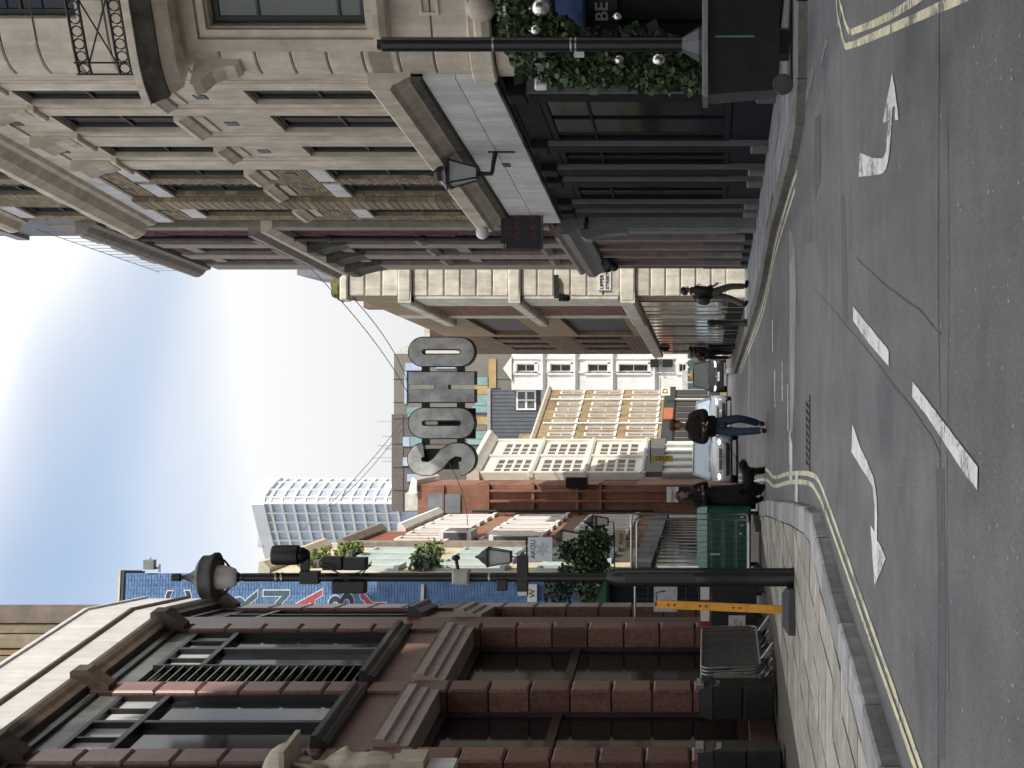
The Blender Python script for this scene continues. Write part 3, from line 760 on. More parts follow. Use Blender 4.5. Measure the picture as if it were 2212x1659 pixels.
for i in range(8):
    for j in range(24): cv.f.append((i * 25 + j, i * 25 + j + 1, (i + 1) * 25 + j + 1, (i + 1) * 25 + j))
cv.build('shell_canopy', cream, st, smooth=True)
MB().box(-.42, .42, -.36, .3, 6.55, 6.615).build('canopy_ledge', cream, st)
# ------------------------------------------------------------------ block behind the photographer's right shoulder (out of frame, shades the junction)
nb = thing('corner_block', 'brick corner block at the right of the photographer', 'building', (4.9, 11.6, 0), R(-97.3))
nh = [(1.2 + 2.4 * i, 2.5 + 2.4 * i, z, z + 1.9) for i in range(8) for z in (1.2, 5.4, 8.9)]
wall('wall', nb, 0, 21, 0.1, 12.9, nh, M('block_brick', (0.22, 0.13, 0.09), 0.85, 0.2, 5), 0.25)
for (a, b_, c_, d_) in nh: window(nb, a, b_, c_, d_, -.18, M('white_sash', (0.6, 0.6, 0.58), 0.5), glass_bl, 2, 2)
block('wall_core', nb, 0, 21, -3, -.3, 0, 12.6, mortar_d)
block('unseen_shade_range', nb, 0, 21, -32, -3.0, 0, 21.0, mortar_d)  # unseen range, raised this high to block low sun from the street
block('cornice', nb, -.1, 21, -.1, .3, 12.9, 13.3, stone_g)

# ------------------------------------------------------------------ stone and brick corner building on the right
FR = Fac(321.7, 25.5, vp=1150, side='R')
rb = FR.root('stone_building', 'grey stone corner building with curved quoined bay above dark shopfronts', 'building')
tr = FR.t
TS0, TS1, TE = tr(365), tr(160), tr(476)          # stone from TS0 (far) to TS1 (near); brick beyond to TE
# openings (far edge y, near edge y)
wst = [(225, 193), (285, 248), (338, 315)]
wbr = [(387, 366), (421, 399), (466, 447)]
floors = [(5.82, 7.80), (9.22, 11.15), (13.35, 14.6)]
hs = [(tr(a), tr(b_), z0, z1) for a, b_ in wst for z0, z1 in floors]
hb = [(tr(a), tr(b_), z0, z1) for a, b_ in wbr for z0, z1 in floors]
wall('wall', rb, TS0, TS1, 5.75, 15.0, hs, stone_g, 0.3)
wall('brick_backing', rb, TE, TS0, 5.75, 15.0, hb, mortar, 0.3, n=-0.02)
bricks('brickwork', rb, TE, TS0, 8.18, 12.0, ybrick, n=-0.02, holes=[(h[0], h[1], h[2] - .12, h[3] + .34) for h in hb], singles=300, single_mat=ybrick1)
bricks('brickwork', rb, TE, TS0, 5.80, 8.18, ybrick, n=-0.02, holes=[(h[0], h[1], h[2] - .12, h[3] + .34) for h in hb])
bricks('brickwork', rb, TE, TS0, 12.95, 14.95, ybrick, n=-0.02, holes=[(h[0], h[1], h[2] - .12, h[3] + .34) for h in hb])
sash = M('dark_sash', (0.05, 0.05, 0.048), 0.45, 0.2, 6)
for (a, b_, z0, z1) in hs + hb:
    window(rb, a + .02, b_ - .02, z0 + .02, z1 - .02, -.10, sash, glass_bl, 2, 2, fw=0.055)
    if z0 > 6: MB().profile([(-.05, z0 - .22), (.05, z0 - .22), (.10, z0 - .12), (.13, z0 - .08), (.13, z0 - .01), (-.05, z0)], a - .07, b_ + .07).build('window_sill', stone_g, rb)
for (a, b_, z0, z1) in hb:
    block('keystone_lintel', rb, a - .08, b_ + .08, -.05, .03, z1 + .002, z1 + .33, stone_lt, 0.012)
    # brick quoins at the reveals
    if z0 < 13:
        for k in range(int((z1 - z0) / .25)):
            block('reveal_brick', rb, a - .005, a + .004, -.13, -.01, z0 + k * .25 + .012, z0 + k * .25 + .238, ybrick1)
for (a, b_, z0, z1) in hs + hb:
    if z0 < 9.5:
        m = (a + b_) / 2
        block('vent', rb, m - .1, m + .1, -.02, .012, z1 + .62, z1 + .8, blackmetal)
        block('apron_panel', rb, a + .05, b_ - .05, -.02, .022, z1 + 1.0, z1 + 1.16, stone_g, 0.01)
# stone pilasters with stepped mouldings between the stone windows
for (y0, y1) in ((248, 225), (315, 285), (365, 338), (193, 172)):
    a, b_ = tr(y0), tr(y1); m = (a + b_) / 2; hw = (b_ - a) / 2
    for (z0, z1) in ((5.78, 11.9), (12.95, 14.9)):
        block('pilaster', rb, m - hw * .92, m + hw * .92, 0.0, .022, z0, z1, stone_g, 0.008)
        block('pilaster', rb, m - hw * .62, m + hw * .62, .023, .05, z0, z1 - .2, stone_g, 0.01)
    MB().profile([(.0, 11.28), (.07, 11.3), (.10, 11.4), (.12, 11.55), (.18, 11.7), (.22, 11.78), (.22, 11.95), (.0, 11.95)], m - hw * .6, m + hw * .6).build('console', stone_g, rb)
    block('console_cap', rb, m - hw * .95, m + hw * .95, .0, .11, 11.12, 11.22, stone_g, 0.02)
# projecting brick pilaster in the brick half
a, b_ = tr(440), tr(424)
block('pilaster_core', rb, a, b_, 0.0, .10, 5.8, 12.0, mortar)
for k in range(42):
    block('pilaster_brick', rb, a - .008, b_ + .008, .02, .115, 5.82 + k * .147, 5.82 + k * .147 + .135, ybrick1, 0.006)
# main cornice, frieze
MB().profile([(-.2, 11.95), (.03, 11.95), (.03, 12.32), (.10, 12.36), (.12, 12.48), (.28, 12.56), (.38, 12.70), (.38, 12.82), (-.2, 12.92)], TE, TS1 + .02).build('main_cornice', stone_g, rb)
t = TE
while t < TS0 - .1:
    e = min(TS0, t + .95); block('frieze_slab', rb, t + .004, e - .004, -.1, .045, 11.98, 12.30, stone_lt, 0.006); t = e
MB().profile([(-.2, 14.95), (.05, 14.95), (.08, 15.05), (.22, 15.12), (.26, 15.22), (.26, 15.32), (-.2, 15.38)], TE, TS1).build('top_cornice', stone_g, rb)
# ground floor cornice and pale slab fascia
MB().profile([(-.3, 5.22), (.05, 5.22), (.08, 5.30), (.14, 5.40), (.16, 5.46), (.24, 5.50), (.25, 5.74), (.20, 5.80), (-.3, 5.84)], TE, TS1 + .05).build('shop_cornice', stone_g, rb)
MB().profile([(.05, 5.06), (.10, 5.10), (.12, 5.18), (.13, 5.22), (.05, 5.22)], TE, TS1 + .05).build('cornice_bed', stone_dk, rb)  # dark tone paints in the shadow band under the cornice
sy = [476, 443, 372, 313, 196, 160]
for i in range(5):
    block('fascia_slab', rb, tr(sy[i]) + .004, tr(sy[i + 1]) - .004, -.2, .06, 4.10, 4.60, stone_lt, 0.006)
    block('fascia_slab', rb, tr(sy[i]) + .004, tr(sy[i + 1]) - .004, -.2, .06, 4.608, 5.06, stone_lt, 0.006)
block('vent', rb, tr(352), tr(345), .06, .075, 4.50, 4.62, blackmetal)
# dark shopfront
block('soffit', rb, TE, TS1, -.5, -.02, 4.0, 4.095, shopblk)
block('shop_back', rb, TE, TS1, -.6, -.5, .1, 4.1, shopblk)
pil = [(476, 452), (442, 433), (392, 384), (368, 358), (320, 307), (205, 193)]
for (y0, y1) in pil:
    b_ = tr(y1) ; a = b_ - .42
    block('pilaster', rb, a, b_, -.2, .06, .1, 4.0, shopgrey, 0.012)
    block('pilaster_face', rb, a + .01, b_ - .03, .061, .07, .42, 3.7, shopblk, 0.004)
    block('pilaster_cap', rb, a - .02, b_ + .02, -.2, .10, 3.72, 4.0, shopblk, 0.02)
    block('pilaster_base', rb, a - .02, b_ + .02, -.2, .09, .1, .40, shopgrey, 0.02)
ed = [tr(y1) for y0, y1 in pil]
for i in range(5):
    a, b_ = ed[i] + .01, ed[i + 1] - .43
    if b_ - a < .3: continue
    window(rb, a, b_, .75, 3.6, -.05, shopblk if i != 4 else shopnavy, glass_dk, 2 if b_ - a > 1.0 else 1, 2, fw=.09, rowz=[2.9])
    block('stall_riser', rb, a, b_, -.45, -.03, .1, .75, shopnavy, 0.03)
    block('fascia_board', rb, a, b_, -.45, -.02, 3.6, 4.0, shopblk, 0.02)
block('wall_core', rb, TE, TS1, -9, -.62, 0, 14.9, stone_dk)

# ---- curved corner and camera-facing bay
c0 = FR.w(TS1, 0, 0).xy; h0 = FR.d.copy()                 # heading along the facade towards the camera
turn = R(90 - 26 - math.degrees(math.atan(0.0964)) )
RAD = 0.62; cx = c0 + Vector((-h0.y, h0.x)) * RAD            # centre to the right of the heading (left-hand normal of -y heading is +x)
arc = []
for k in range(9):
    a = turn * k / 8
    v = c0 - cx; ca, sa = math.cos(a), math.sin(a)
    arc.append(cx + Vector((v.x * ca - v.y * sa, v.x * sa + v.y * ca)))
c1 = arc[-1]; FC = Fac(0, 0, ang=-26.0, O=c1)
fb = bpy.data.objects.new('corner_bay', None); C.objects.link(fb); fb.parent = rb
fb.rotation_euler = (0, 0, FC.rz - FR.rz)
l1 = Matrix.Rotation(-FR.rz, 2) @ (c1 - FR.O); fb.location = (l1.x, l1.y, 0)
def to_rb(p): return Matrix.Rotation(-FR.rz, 2) @ (Vector(p) - FR.O)
arl = [to_rb(p) for p in arc]; cxl = to_rb(cx)
def arcblock(name, z0, z1, out, mat, inn=.2, ch=0.02):
    b = MB(); n_ = len(arl)
    for (r_, z) in ((-inn, z0), (out - ch, z0), (out, z0 + ch), (out, z1 - ch), (out - ch, z1), (-inn, z1)):
        for p in arl:
            d = (p - cxl).normalized(); q = p + d * r_; b.v.append((q.x, q.y, z))
    for i in range(5):
        for k in range(n_ - 1): b.f.append((i * n_ + k, i * n_ + k + 1, (i + 1) * n_ + k + 1, (i + 1) * n_ + k))
    b.f.append(tuple(i * n_ for i in range(6))); b.f.append(tuple(i * n_ + n_ - 1 for i in range(5, -1, -1)))
    return b.build(name, mat, rb, smooth=35)
arcblock('corner_core', .1, 15.0, -.03, stone_dk, inn=.4)
z = 4.35
while z < 14.5:
    arcblock('quoin', z + .008, z + .479, .0, stone_g); z += .487
arcblock('shop_cornice', 5.40, 5.75, .0, stone_g)
wz0, wz1 = 5.72, 7.82; wt = FC.t(56)
wall('wall', fb, 0, 3.6, 4.3, 15.0, [(wt, wt + 1.7, wz0, wz1), (wt + .1, wt + 1.6, 9.6, 12.0)], stone_g, 0.3)
grn = M('green_black_frame', (0.018, 0.026, 0.024), 0.4)
window(fb, wt + .02, wt + 1.68, wz0 + .02, wz1 - .02, -.2, grn, M('curtained_glass', (0.085, 0.10, 0.095), 0.08, 0.2, 2.0, spec=0.7), 4, 2, fw=.07, rowz=[7.2, 6.1])
window(fb, wt + .12, wt + 1.58, 9.62, 11.98, -.2, grn, glass_bl, 3, 3, fw=.07)
sur = MB()
for (n_, w_) in ((.03, .34), (.06, .26), (.09, .12)):
    a, b_ = wt - w_, wt + 1.7 + w_
    sur.box(a, wt - w_ + .09, -n_, .0, wz0 - w_, wz1 + w_).box(b_ - .09, b_, -n_, .0, wz0 - w_, wz1 + w_)
    sur.box(a + .09, b_ - .09, -n_, .0, wz1 + w_ - .09, wz1 + w_).box(a + .09, b_ - .09, -n_, .0, wz0 - w_, wz0 - w_ + .09)
sur.build('window_surround', stone_g, fb)
MB().profile([(0, 5.40), (.16, 5.42), (.22, 5.5), (.22, 5.58), (0, 5.62)], wt - .3, 3.5).build('window_sill', stone_g, fb)
# stepped raised panel under the window
pt = FC.t(32)
pb = MB()
for (a, b_, z0, z1) in ((0, 2.0, 4.72, 4.76), (.0, .04, 4.76, 4.98), (0.04, .28, 4.94, 4.98), (.24, .28, 4.98, 5.26), (.28, 2.0, 5.22, 5.26)):
    pb.box(pt + a, pt + b_, -.03, 0, z0, z1)
pb.build('raised_panel', stone_g, fb)
zz = 4.35 + .487
while zz < 14.8:
    if zz > 8.9 or zz < 5.2: block('joint_shadow', fb, 0.0, 1.0 if zz < 8 else .9, -.01, .004, zz - .012, zz + .012, stone_dk)
    zz += .487
MB().profile([(0, 4.02), (.10, 4.04), (.16, 4.14), (.16, 4.22), (.08, 4.26), (.12, 4.32), (0, 4.36)], -.02, 3.6).build('string_course', stone_g, fb)
arcblock('string_course', 4.02, 4.34, .12, stone_g)
arcblock('fascia_curve', 3.75, 4.0, .03, stone_g)
MB().ell((FC.t(12), -.22, 4.12), (.17, .17, .2)).build('stone_ball', stone_g, fb, smooth=True)
block('wall_core', fb, .05, 3.6, -6, -.32, .1, 14.9, stone_dk)
# balcony along the corner
path = arl[3:] + [to_rb(FC.w(t_, 0, 0).xy) for t_ in (.8, 1.6, 3.2)]
def offs(pts, d):
    out = []
    for i, p in enumerate(pts):
        a, b_ = pts[max(0, i - 1)], pts[min(len(pts) - 1, i + 1)]; dd = (b_ - a).normalized()
        out.append(p + Vector((dd.y, -dd.x)) * d)
    return out
def ledge(name, z0, z1, d, mat, d2=None):
    o_ = offs(path, d); o2 = offs(path, d if d2 is None else d2); n_ = len(path); b = MB()
    for p in path: b.v.append((p.x, p.y, z0))
    for p in o_: b.v.append((p.x, p.y, z0))
    for p in o2: b.v.append((p.x, p.y, z1))
    for p in path: b.v.append((p.x, p.y, z1))
    for i in range(3):
        for k in range(n_ - 1): b.f.append((i * n_ + k, i * n_ + k + 1, (i + 1) * n_ + k + 1, (i + 1) * n_ + k))
    b.f.append((0, n_, 2 * n_, 3 * n_)); b.f.append((4 * n_ - 1, 3 * n_ - 1, 2 * n_ - 1, n_ - 1))
    return b.build(name, mat, rb)
ledge('balcony_slab', 8.60, 8.70, .72, stone_g)
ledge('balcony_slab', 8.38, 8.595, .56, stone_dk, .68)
ledge('balcony_slab', 8.22, 8.375, .38, stone_g, .52)
for q in (arl[3], to_rb(FC.w(1.9, 0, 0).xy)):
    d = (q - cxl).normalized() if q is arl[3] else to_rb(FC.w(1.9, .5, 0).xy) - q
    d.normalize(); a = math.atan2(d.y, d.x) + math.pi / 2
    o_ = MB().profile([(-.1, 7.5), (.05, 7.5), (.10, 7.56), (.12, 7.7), (.2, 7.85), (.36, 7.98), (.42, 8.08), (.42, 8.11), (-.1, 8.11)], -.13, .13).build('balcony_corbel', stone_g, rb, (q.x, q.y, 0), a)
rp_ = offs(path, .60)[3:]
def railpt(s_):
    for i in range(len(rp_) - 1):
        L = (rp_[i + 1] - rp_[i]).length
        if s_ <= L: return rp_[i].lerp(rp_[i + 1], s_ / L)
        s_ -= L
    return rp_[-1]
RL = sum((rp_[i + 1] - rp_[i]).length for i in range(len(rp_) - 1))
bal = bpy.data.objects.new('balcony_railing', None); C.objects.link(bal); bal.parent = rb
for zz in (8.76, 8.92, 9.3, 9.46):
    MB().tube([(p.x, p.y, zz) for p in rp_], .018, 6).build('rail', iron, bal)
n_ = int(RL / .16)
for k in range(n_ + 1):
    p = railpt(RL * k / n_)
    if k % 6 in (0, 1):
        MB().tube([(p.x, p.y, 8.7), (p.x, p.y, 9.5)], .014, 5).build('baluster', iron, bal)
    if k < n_:
        q = railpt(RL * (k + .5) / n_); p2 = railpt(RL * (k + 1) / n_)
        for zc, hr in ((8.84, .07), (9.38, .07)):
            ring = [Vector((q.x, q.y, zc + hr * math.sin(2 * math.pi * j / 10))) + Vector(((p2 - p).x, (p2 - p).y, 0)).normalized() * hr * math.cos(2 * math.pi * j / 10) for j in range(10)]
            MB().tube(ring, .011, 4, closed=True).build('ring', iron, bal)
        if k % 6 == 1:
            p3 = railpt(min(RL, RL * (k + 5) / n_))
            MB().tube([(p.x, p.y, 8.93), (p3.x, p3.y, 9.29)], .012, 5).build('cross_bar', iron, bal)
            MB().tube([(p.x, p.y, 9.29), (p3.x, p3.y, 8.93)], .012, 5).build('cross_bar', iron, bal)

# corner entrance: dark opening, lettering board, blue awning
drk = M('dark_interior', (0.006, 0.006, 0.007), 0.6)
ent = bpy.data.objects.new('corner_entrance', None); C.objects.link(ent); ent.parent = fb
block('door_recess', fb, .25, 3.6, -.30, -.2, .1, 4.02, drk)
block('jamb', fb, 0.0, .25, -.3, 0.02, .1, 4.02, shopblk, 0.015)
for k in range(8):
    arcblock('entrance_pier', .12 + k * .45 + .006, .12 + (k + 1) * .45 - .006, -.02, shopblk)
C.objects.unlink(ent); bpy.data.objects.remove(ent)
tb = FC.t(52)
block('sign_board', fb, tb - .1, 3.4, -.2, .04, 2.32, 2.72, M('sign_black', (0.008, 0.008, 0.01), 0.4))
wl_ = M('sign_white', (0.55, 0.55, 0.54), 0.5)
text('BE', .24, wl_, fb, (tb + .05, -.06, 2.52), align='LEFT', name='sign_lettering', offset=.004)
FC_aw = FC.t(68)
MB().add([(FC_aw, -.02, 3.15), (3.4, -.02, 3.15), (3.4, -.55, 2.74), (FC_aw, -.55, 2.74), (FC_aw, -.02, 2.74), (3.4, -.02, 2.74)],
         [(0, 1, 2, 3), (3, 2, 5, 4), (0, 3, 4), (1, 5, 2)]).build('awning', M('blue_canvas', (0.03, 0.07, 0.20), 0.8, 0.15, 8), fb)
# ------------------------------------------------------------------ dark red brick building
FR2 = Fac(476.5, 31.4, vp=1000, side='R')
r2 = FR2.root('red_brick_building', 'dark red brick building with grey stone strips and heavy bracketed cornice', 'building')
t2 = FR2.t; T2 = t2(575)
pinkst = M('pinkish_stone', (0.29, 0.25, 0.22), 0.75, 0.18, 4, bump=0.1, rand=0.08, streak=0.25)
cols2 = [(t2(541), t2(529)), (t2(562), t2(552)), (t2(517), t2(508))]
fl2 = [(4.9, 6.6), (7.5, 9.3), (11.0, 12.8)]
h2 = [(a, b_, z0, z1) for a, b_ in cols2 for z0, z1 in fl2]
wall('brick_backing', r2, T2, -.01, 4.3, 13.6, h2, mortar_d, 0.3, n=-.02)
bricks('brickwork', r2, T2, -.01, 4.32, 13.5, rbrick, n=-.02, holes=h2)
for (a, b_, z0, z1) in h2:
    window(r2, a + .02, b_ - .02, z0 + .02, z1 - .02, -.16, M('white_sash', (0.6, 0.6, 0.58), 0.5), glass_bl, 1, 2)
    MB().profile([(-.05, z0 - .2), (.06, z0 - .2), (.14, z0 - .1), (.14, z0 - .01), (-.05, z0)], a - .1, b_ + .1).build('window_sill', pinkst, r2)
    block('lintel', r2, a - .08, b_ + .08, -.05, .04, z1, z1 + .28, pinkst, .01)
for (y0, y1) in ((527, 519), (551, 542.5), (574, 564)):
    a, b_ = t2(y0), t2(y1)
    block('stone_strip', r2, a, b_, 0, .10, 4.35, 10.0, pinkst, .015)
    block('stone_strip', r2, a, b_, 0, .10, 10.75, 13.4, pinkst, .015)
    MB().profile([(.0, 9.1), (.10, 9.15), (.14, 9.4), (.22, 9.72), (.28, 9.82), (.28, 10.0), (0, 10.0)], a - .05, b_ + .05).build('console', stone_dk, r2)
block('stone_strip', r2, -.42, -.02, 0, .14, 4.35, 13.4, pinkst, .015)
for z0, w_, m_ in ((10.0, .24, stone_g), (10.25, .32, pinkst)):
    MB().profile([(-.1, z0), (w_ * .6, z0), (w_, z0 + .14), (w_, z0 + .24), (-.1, z0 + .25)], T2, -.01).build('cornice', m_, r2)
MB().profile([(-.1, 13.6), (.08, 13.6), (.12, 13.72), (.22, 13.8), (.28, 13.9), (.28, 14.0), (-.1, 14.05)], T2, -.01).build('top_cornice', pinkst, r2)
MB().profile([(-.1, 4.15), (.15, 4.15), (.22, 4.25), (.22, 4.32), (-.1, 4.36)], T2, -.9).build('shop_cornice', pinkst, r2)
for k in range(4):
    block('parapet_dormer', r2, T2 + .4 + k * 1.75, T2 + 1.4 + k * 1.75, -.6, .0, 14.15, 14.9, pinkst, .03)
rail_ = MB()
rail_.tube([(T2, -.15, 14.9), (-.2, -.15, 14.9)], .008, 5)
for k in range(14): rail_.tube([(T2 + .3 + k * .5, -.15, 14.05), (T2 + .3 + k * .5, -.15, 14.9)], .006, 5)
rail_.build('roof_railing', M('thin_rail', (0.3, 0.3, 0.3), .6), r2)
pipe = MB().tube([(t2(504), -.12, 4.4), (t2(504), -.12, 13.3)], .055, 10)
for z in (5.2, 7.2, 9.2, 11.4): pipe.tube([(t2(504), -.12, z), (t2(504), -.12, z + .12)], .075, 10)
pipe.build('drainpipe', M('navy_iron', (0.02, 0.023, 0.03), 0.5), r2, smooth=40)
# ground floor: grey painted shop pilaster with scroll console, then striped dark front
block('shop_pilaster', r2, -.62, -.12, -.3, .16, .1, 3.55, greypaint, .03)
block('shop_pilaster', r2, -.56, -.18, .161, .19, .5, 3.2, greypaint, .02)
sc = MB().profile([(.16, 2.75), (.22, 2.78), (.23, 2.95), (.25, 3.2), (.30, 3.4), (.36, 3.5), (.36, 3.62), (.3, 3.7), (.16, 3.75)], -.6, -.14)
sc.build('scroll_console', greypaint, r2)
MB().profile([(-.1, 3.62), (.14, 3.64), (.18, 3.8), (.28, 3.95), (.28, 4.1), (-.1, 4.14)], T2, -.02).build('shop_entablature', greypaint, r2)
red_l = M('red_tile', (0.10, 0.03, 0.026), 0.5, 0.2, 6); navy2 = M('navy_tile', (0.014, 0.017, 0.026), 0.5, 0.2, 6)
ys = [575, 566, 558, 548, 540, 531, 523, 512, 506]
for i in range(8):
    a, b_ = t2(ys[i]), t2(ys[i + 1])
    if i % 2 == 0:
        block('shop_column', r2, a, b_, -.3, .06, 1.25, 3.6, red_l, .02); block('shop_column', r2, a, b_, -.3, .07, .1, 1.25, navy2, .02)
        block('shop_column', r2, b_ - .06, b_ + .03, -.2, .09, .3, 3.6, pinkst, .01)
    else:
        wo = block('shop_window', r2, a, b_, -.3, -.18, .7, 3.6, glass_dk); block('stall_riser', r2, a, b_, -.3, -.05, .1, .7, navy2)
MB().prism([(-.01, .32), (-.01, 9), (T2 + 5.5, 9), (T2, .32)], 0, 13.9).build('wall_core', mortar_d, r2)  # splayed out of view so sky light reaches the grey corner face
blk = MB()
for k in range(26):
    a = T2 + random.uniform(.9, 2.2); blk.ell((a, -.12 - random.random() * .12, 3.35 + random.random() * .25), (.12, .07, .08), 7, 4)
blk.build('black_bunting', M('black_cloth', (0.01, 0.01, 0.011), 0.9), r2)

# ------------------------------------------------------------------ hanging sign between the two
fsg = P(1126, 491, 30.6)
sg = thing('hanging_sign', 'square black hanging sign with faint dark red letters and stepped top', 'sign', (fsg.x, fsg.y, fsg.z))
b = MB().box(-.435, .435, -.05, .05, -.385, .30).box(-.33, .30, -.05, .05, .30, .40); b.build('board', M('sign_dark', (0.010, 0.008, 0.012), 0.5, .3, 6), sg)
redp = M('dim_red_paint', (0.13, 0.02, 0.028), 0.6, 0.4, 9)
for body, z, s_ in (('S T E', .23, .17), ('O M E', .06, .19), ('. . . . . .', -.08, .08), ('B A R', -.25, .21)):
    text(body, s_, redp, sg, (0, -.053, z), name='sign_lettering', ext=.003)
MB().tube([(-.45, 0, .34), (1.0, 0, .34)], .02, 6).tube([(-.40, 0, -.42), (.9, 0, -.42)], .02, 6).box(-.435, .6, -.03, .03, -.425, -.395).build('bracket', shopgrey, sg)

# ------------------------------------------------------------------ grey stone corner building at the side street
DG = 41.0
FG = Fac(640, DG, ang=0.0)
FR3 = Fac(640, DG, vp=970, side='R')
g3 = FG.root('grey_corner_building', 'pale grey banded stone corner building behind the street name plate', 'building')
gst = M('grey_ashlar', (0.68, 0.64, 0.56), 0.75, 0.18, 3, bump=0.12, rand=0.08, streak=0.22)
z = .5
bands = [(3.05, 3.45), (6.1, 6.42), (9.0, 9.35)]
block('plinth', g3, -.06, 3.2, -.3, .06, .1, .62, gst, .03)
for (lo_, hi_) in ((.62, 3.05), (3.45, 6.1), (6.42, 9.0), (9.35, 10.7)):
    nc = round((hi_ - lo_) / .43); hc = (hi_ - lo_) / nc
    for k in range(nc):
        zz = lo_ + k * hc
        for (a, b_) in ((.0, .82), (.84, 1.9), (1.92, 3.2)): block('ashlar_block', g3, a, b_, -.3, .0, zz + .012, zz + hc - .012, gst, .03)
block('ashlar_core', g3, .02, 3.2, -.32, -.03, .1, 10.7, stone_dk)
for z0, z1 in bands:
    block('band', g3, -.14, 3.2, -.3, .14, z0, z1, gst, .04)
block('coping', g3, -.1, 3.2, -.5, .1, 10.7, 10.9, gst, .03)
# street name plate
npl = thing('street_name_plate', 'white street name plate lettered UPPER JOHN STREET W1', 'sign', (FG.w(.16, .02, 0).x, DG - .02, 3.86))
MB().box(0, .98, -.02, 0.012, -.17, .17).build('plate', M('plate_white', (0.75, 0.75, 0.73), 0.45, .06), npl)
ink = M('plate_black', (0.01, 0.01, 0.01), 0.5); inkr = M('plate_red', (0.45, 0.03, 0.03), 0.5)
text('UPPER JOHN', .13, ink, npl, (.03, -.026, .07), align='LEFT', ext=.002, offset=.003, sx=1.05)
text('STREET', .13, ink, npl, (.03, -.026, -.08), align='LEFT', ext=.002, offset=.003, sx=1.05)
text('W1', .13, inkr, npl, (.70, -.026, -.08), align='LEFT', ext=.002, offset=.003, sx=1.05)
# side facing the street
s3 = bpy.data.objects.new('street_side', None); C.objects.link(s3); s3.parent = g3; s3.rotation_euler = (0, 0, FR3.rz)
t3 = FR3.t
ochre = M('ochre_stone', (0.33, 0.25, 0.15), 0.8, 0.2, 3, streak=0.2)
slate = M('slate_board', (0.055, 0.065, 0.085), 0.6, 0.15, 3)
ob = [(t3(724), t3(684), 3.75, 5.75), (t3(724), t3(684), 7.1, 8.7)]
wall('wall', s3, t3(727), -.02, .1, 10.6, ob, ochre, .3)
for (a, b_, z0, z1) in ob:
    block('boarded_window', s3, a, b_, -.26, -.14, z0, z1, slate)
for (z0, z1) in bands: block('band', s3, t3(690), .12, -.1, .22, z0, z1, gst, .04)
brk3 = M('soft_red_brick', (0.22, 0.11, 0.085), 0.85, 0.25, 6, island=.2)
for (z0, z1) in ((3.5, 6.05), (6.45, 8.95)):
    bricks('brickwork', s3, t3(680), t3(655), z0, z1, brk3, n=.0, L=.32, Hh=.09)
    block('stone_jamb', s3, t3(655), -.02, 0.0, .08, z0, z1, gst, .02)
block('stone_jamb', s3, t3(684.5), t3(680), 0.0, .05, .6, 10.5, gst, .02)
# ground floor of the street side: dark bays with pale mullions
a = t3(764); k = 0
bars = [764, 758, 752, 747, 742, 737, 731, 725, 719, 712, 704, 697, 690, 681, 672, 662, 650]
for i in range(len(bars) - 1):
    a, b_ = t3(bars[i]), t3(bars[i + 1])
    block('shop_pane', s3, a, b_, -.2, .01, .55, 3.0, glass_dk)
    block('mullion', s3, b_ - .09, b_, 0.0, .03, .1, 3.05, (gst if i % 3 else shopgrey), .01)
    block('stall_riser', s3, a, b_ - .09, 0.0, .025, .1, .55, shopblk)
block('shop_fascia', s3, t3(764), t3(642), 0.0, .16, 3.02, 3.45, gst, .03)
# brown brick house next door (street side)
FB3 = Fac(0, 0, vp=970, side='R', O=FR3.w(t3(727.5), 0, 0).xy)
bb = FB3.root('brown_brick_house', 'tall narrow brown brick house at the far end of the shaded row', 'building')
brb = M('brown_brick', (0.17, 0.115, 0.085), 0.85, 0.25, 6, island=.22)
tb3 = FB3.t; TB = tb3(765)
hb3 = [(TB * (.15 + .28 * i), TB * (.02 + .28 * i), z, z + 1.7) for i in range(3) for z in (4.3, 7.3)]
hb3 = [(min(h[0], h[1]), max(h[0], h[1]), h[2], h[3]) for h in hb3]
wall('brick_backing', bb, TB, -.01, 3.4, 11.2, hb3, mortar_d, .3, n=-.02)
bricks('brickwork', bb, TB, -.01, 3.42, 11.2, brb, n=-.02, holes=hb3, L=.44, Hh=.14, j=.02)
for h in hb3: window(bb, h[0], h[1], h[2], h[3], -.15, M('white_sash', (0.6, 0.6, 0.58), 0.5), glass_bl, 2, 2)
block('parapet', bb, TB, 0, -.4, .06, 11.2, 11.4, gst)
MB().add([(TB, .3, 11.2), (0, .3, 11.2), (0, 4.0, 13.2), (TB, 4.0, 13.2)], [(0, 1, 2, 3)]).build('roof', M('mossy_slate', (0.10, 0.10, 0.075), 0.85, .3, 2, col2=(0.17, 0.17, 0.09)), bb)
block('wall_core', bb, TB, 0, -8, -.3, 0, 11.2, mortar_d)
block('chimney', bb, -3.5, -2.6, -2.2, -1.3, 11.5, 14.2, brb)
for k in range(3): MB().tube([(-3.3 + k * .27, 1.7, 14.2), (-3.3 + k * .27, 1.7, 14.7)], .09, 8).build('chimney_pot', M('terracotta', (0.35, 0.15, 0.08), 0.8), bb)
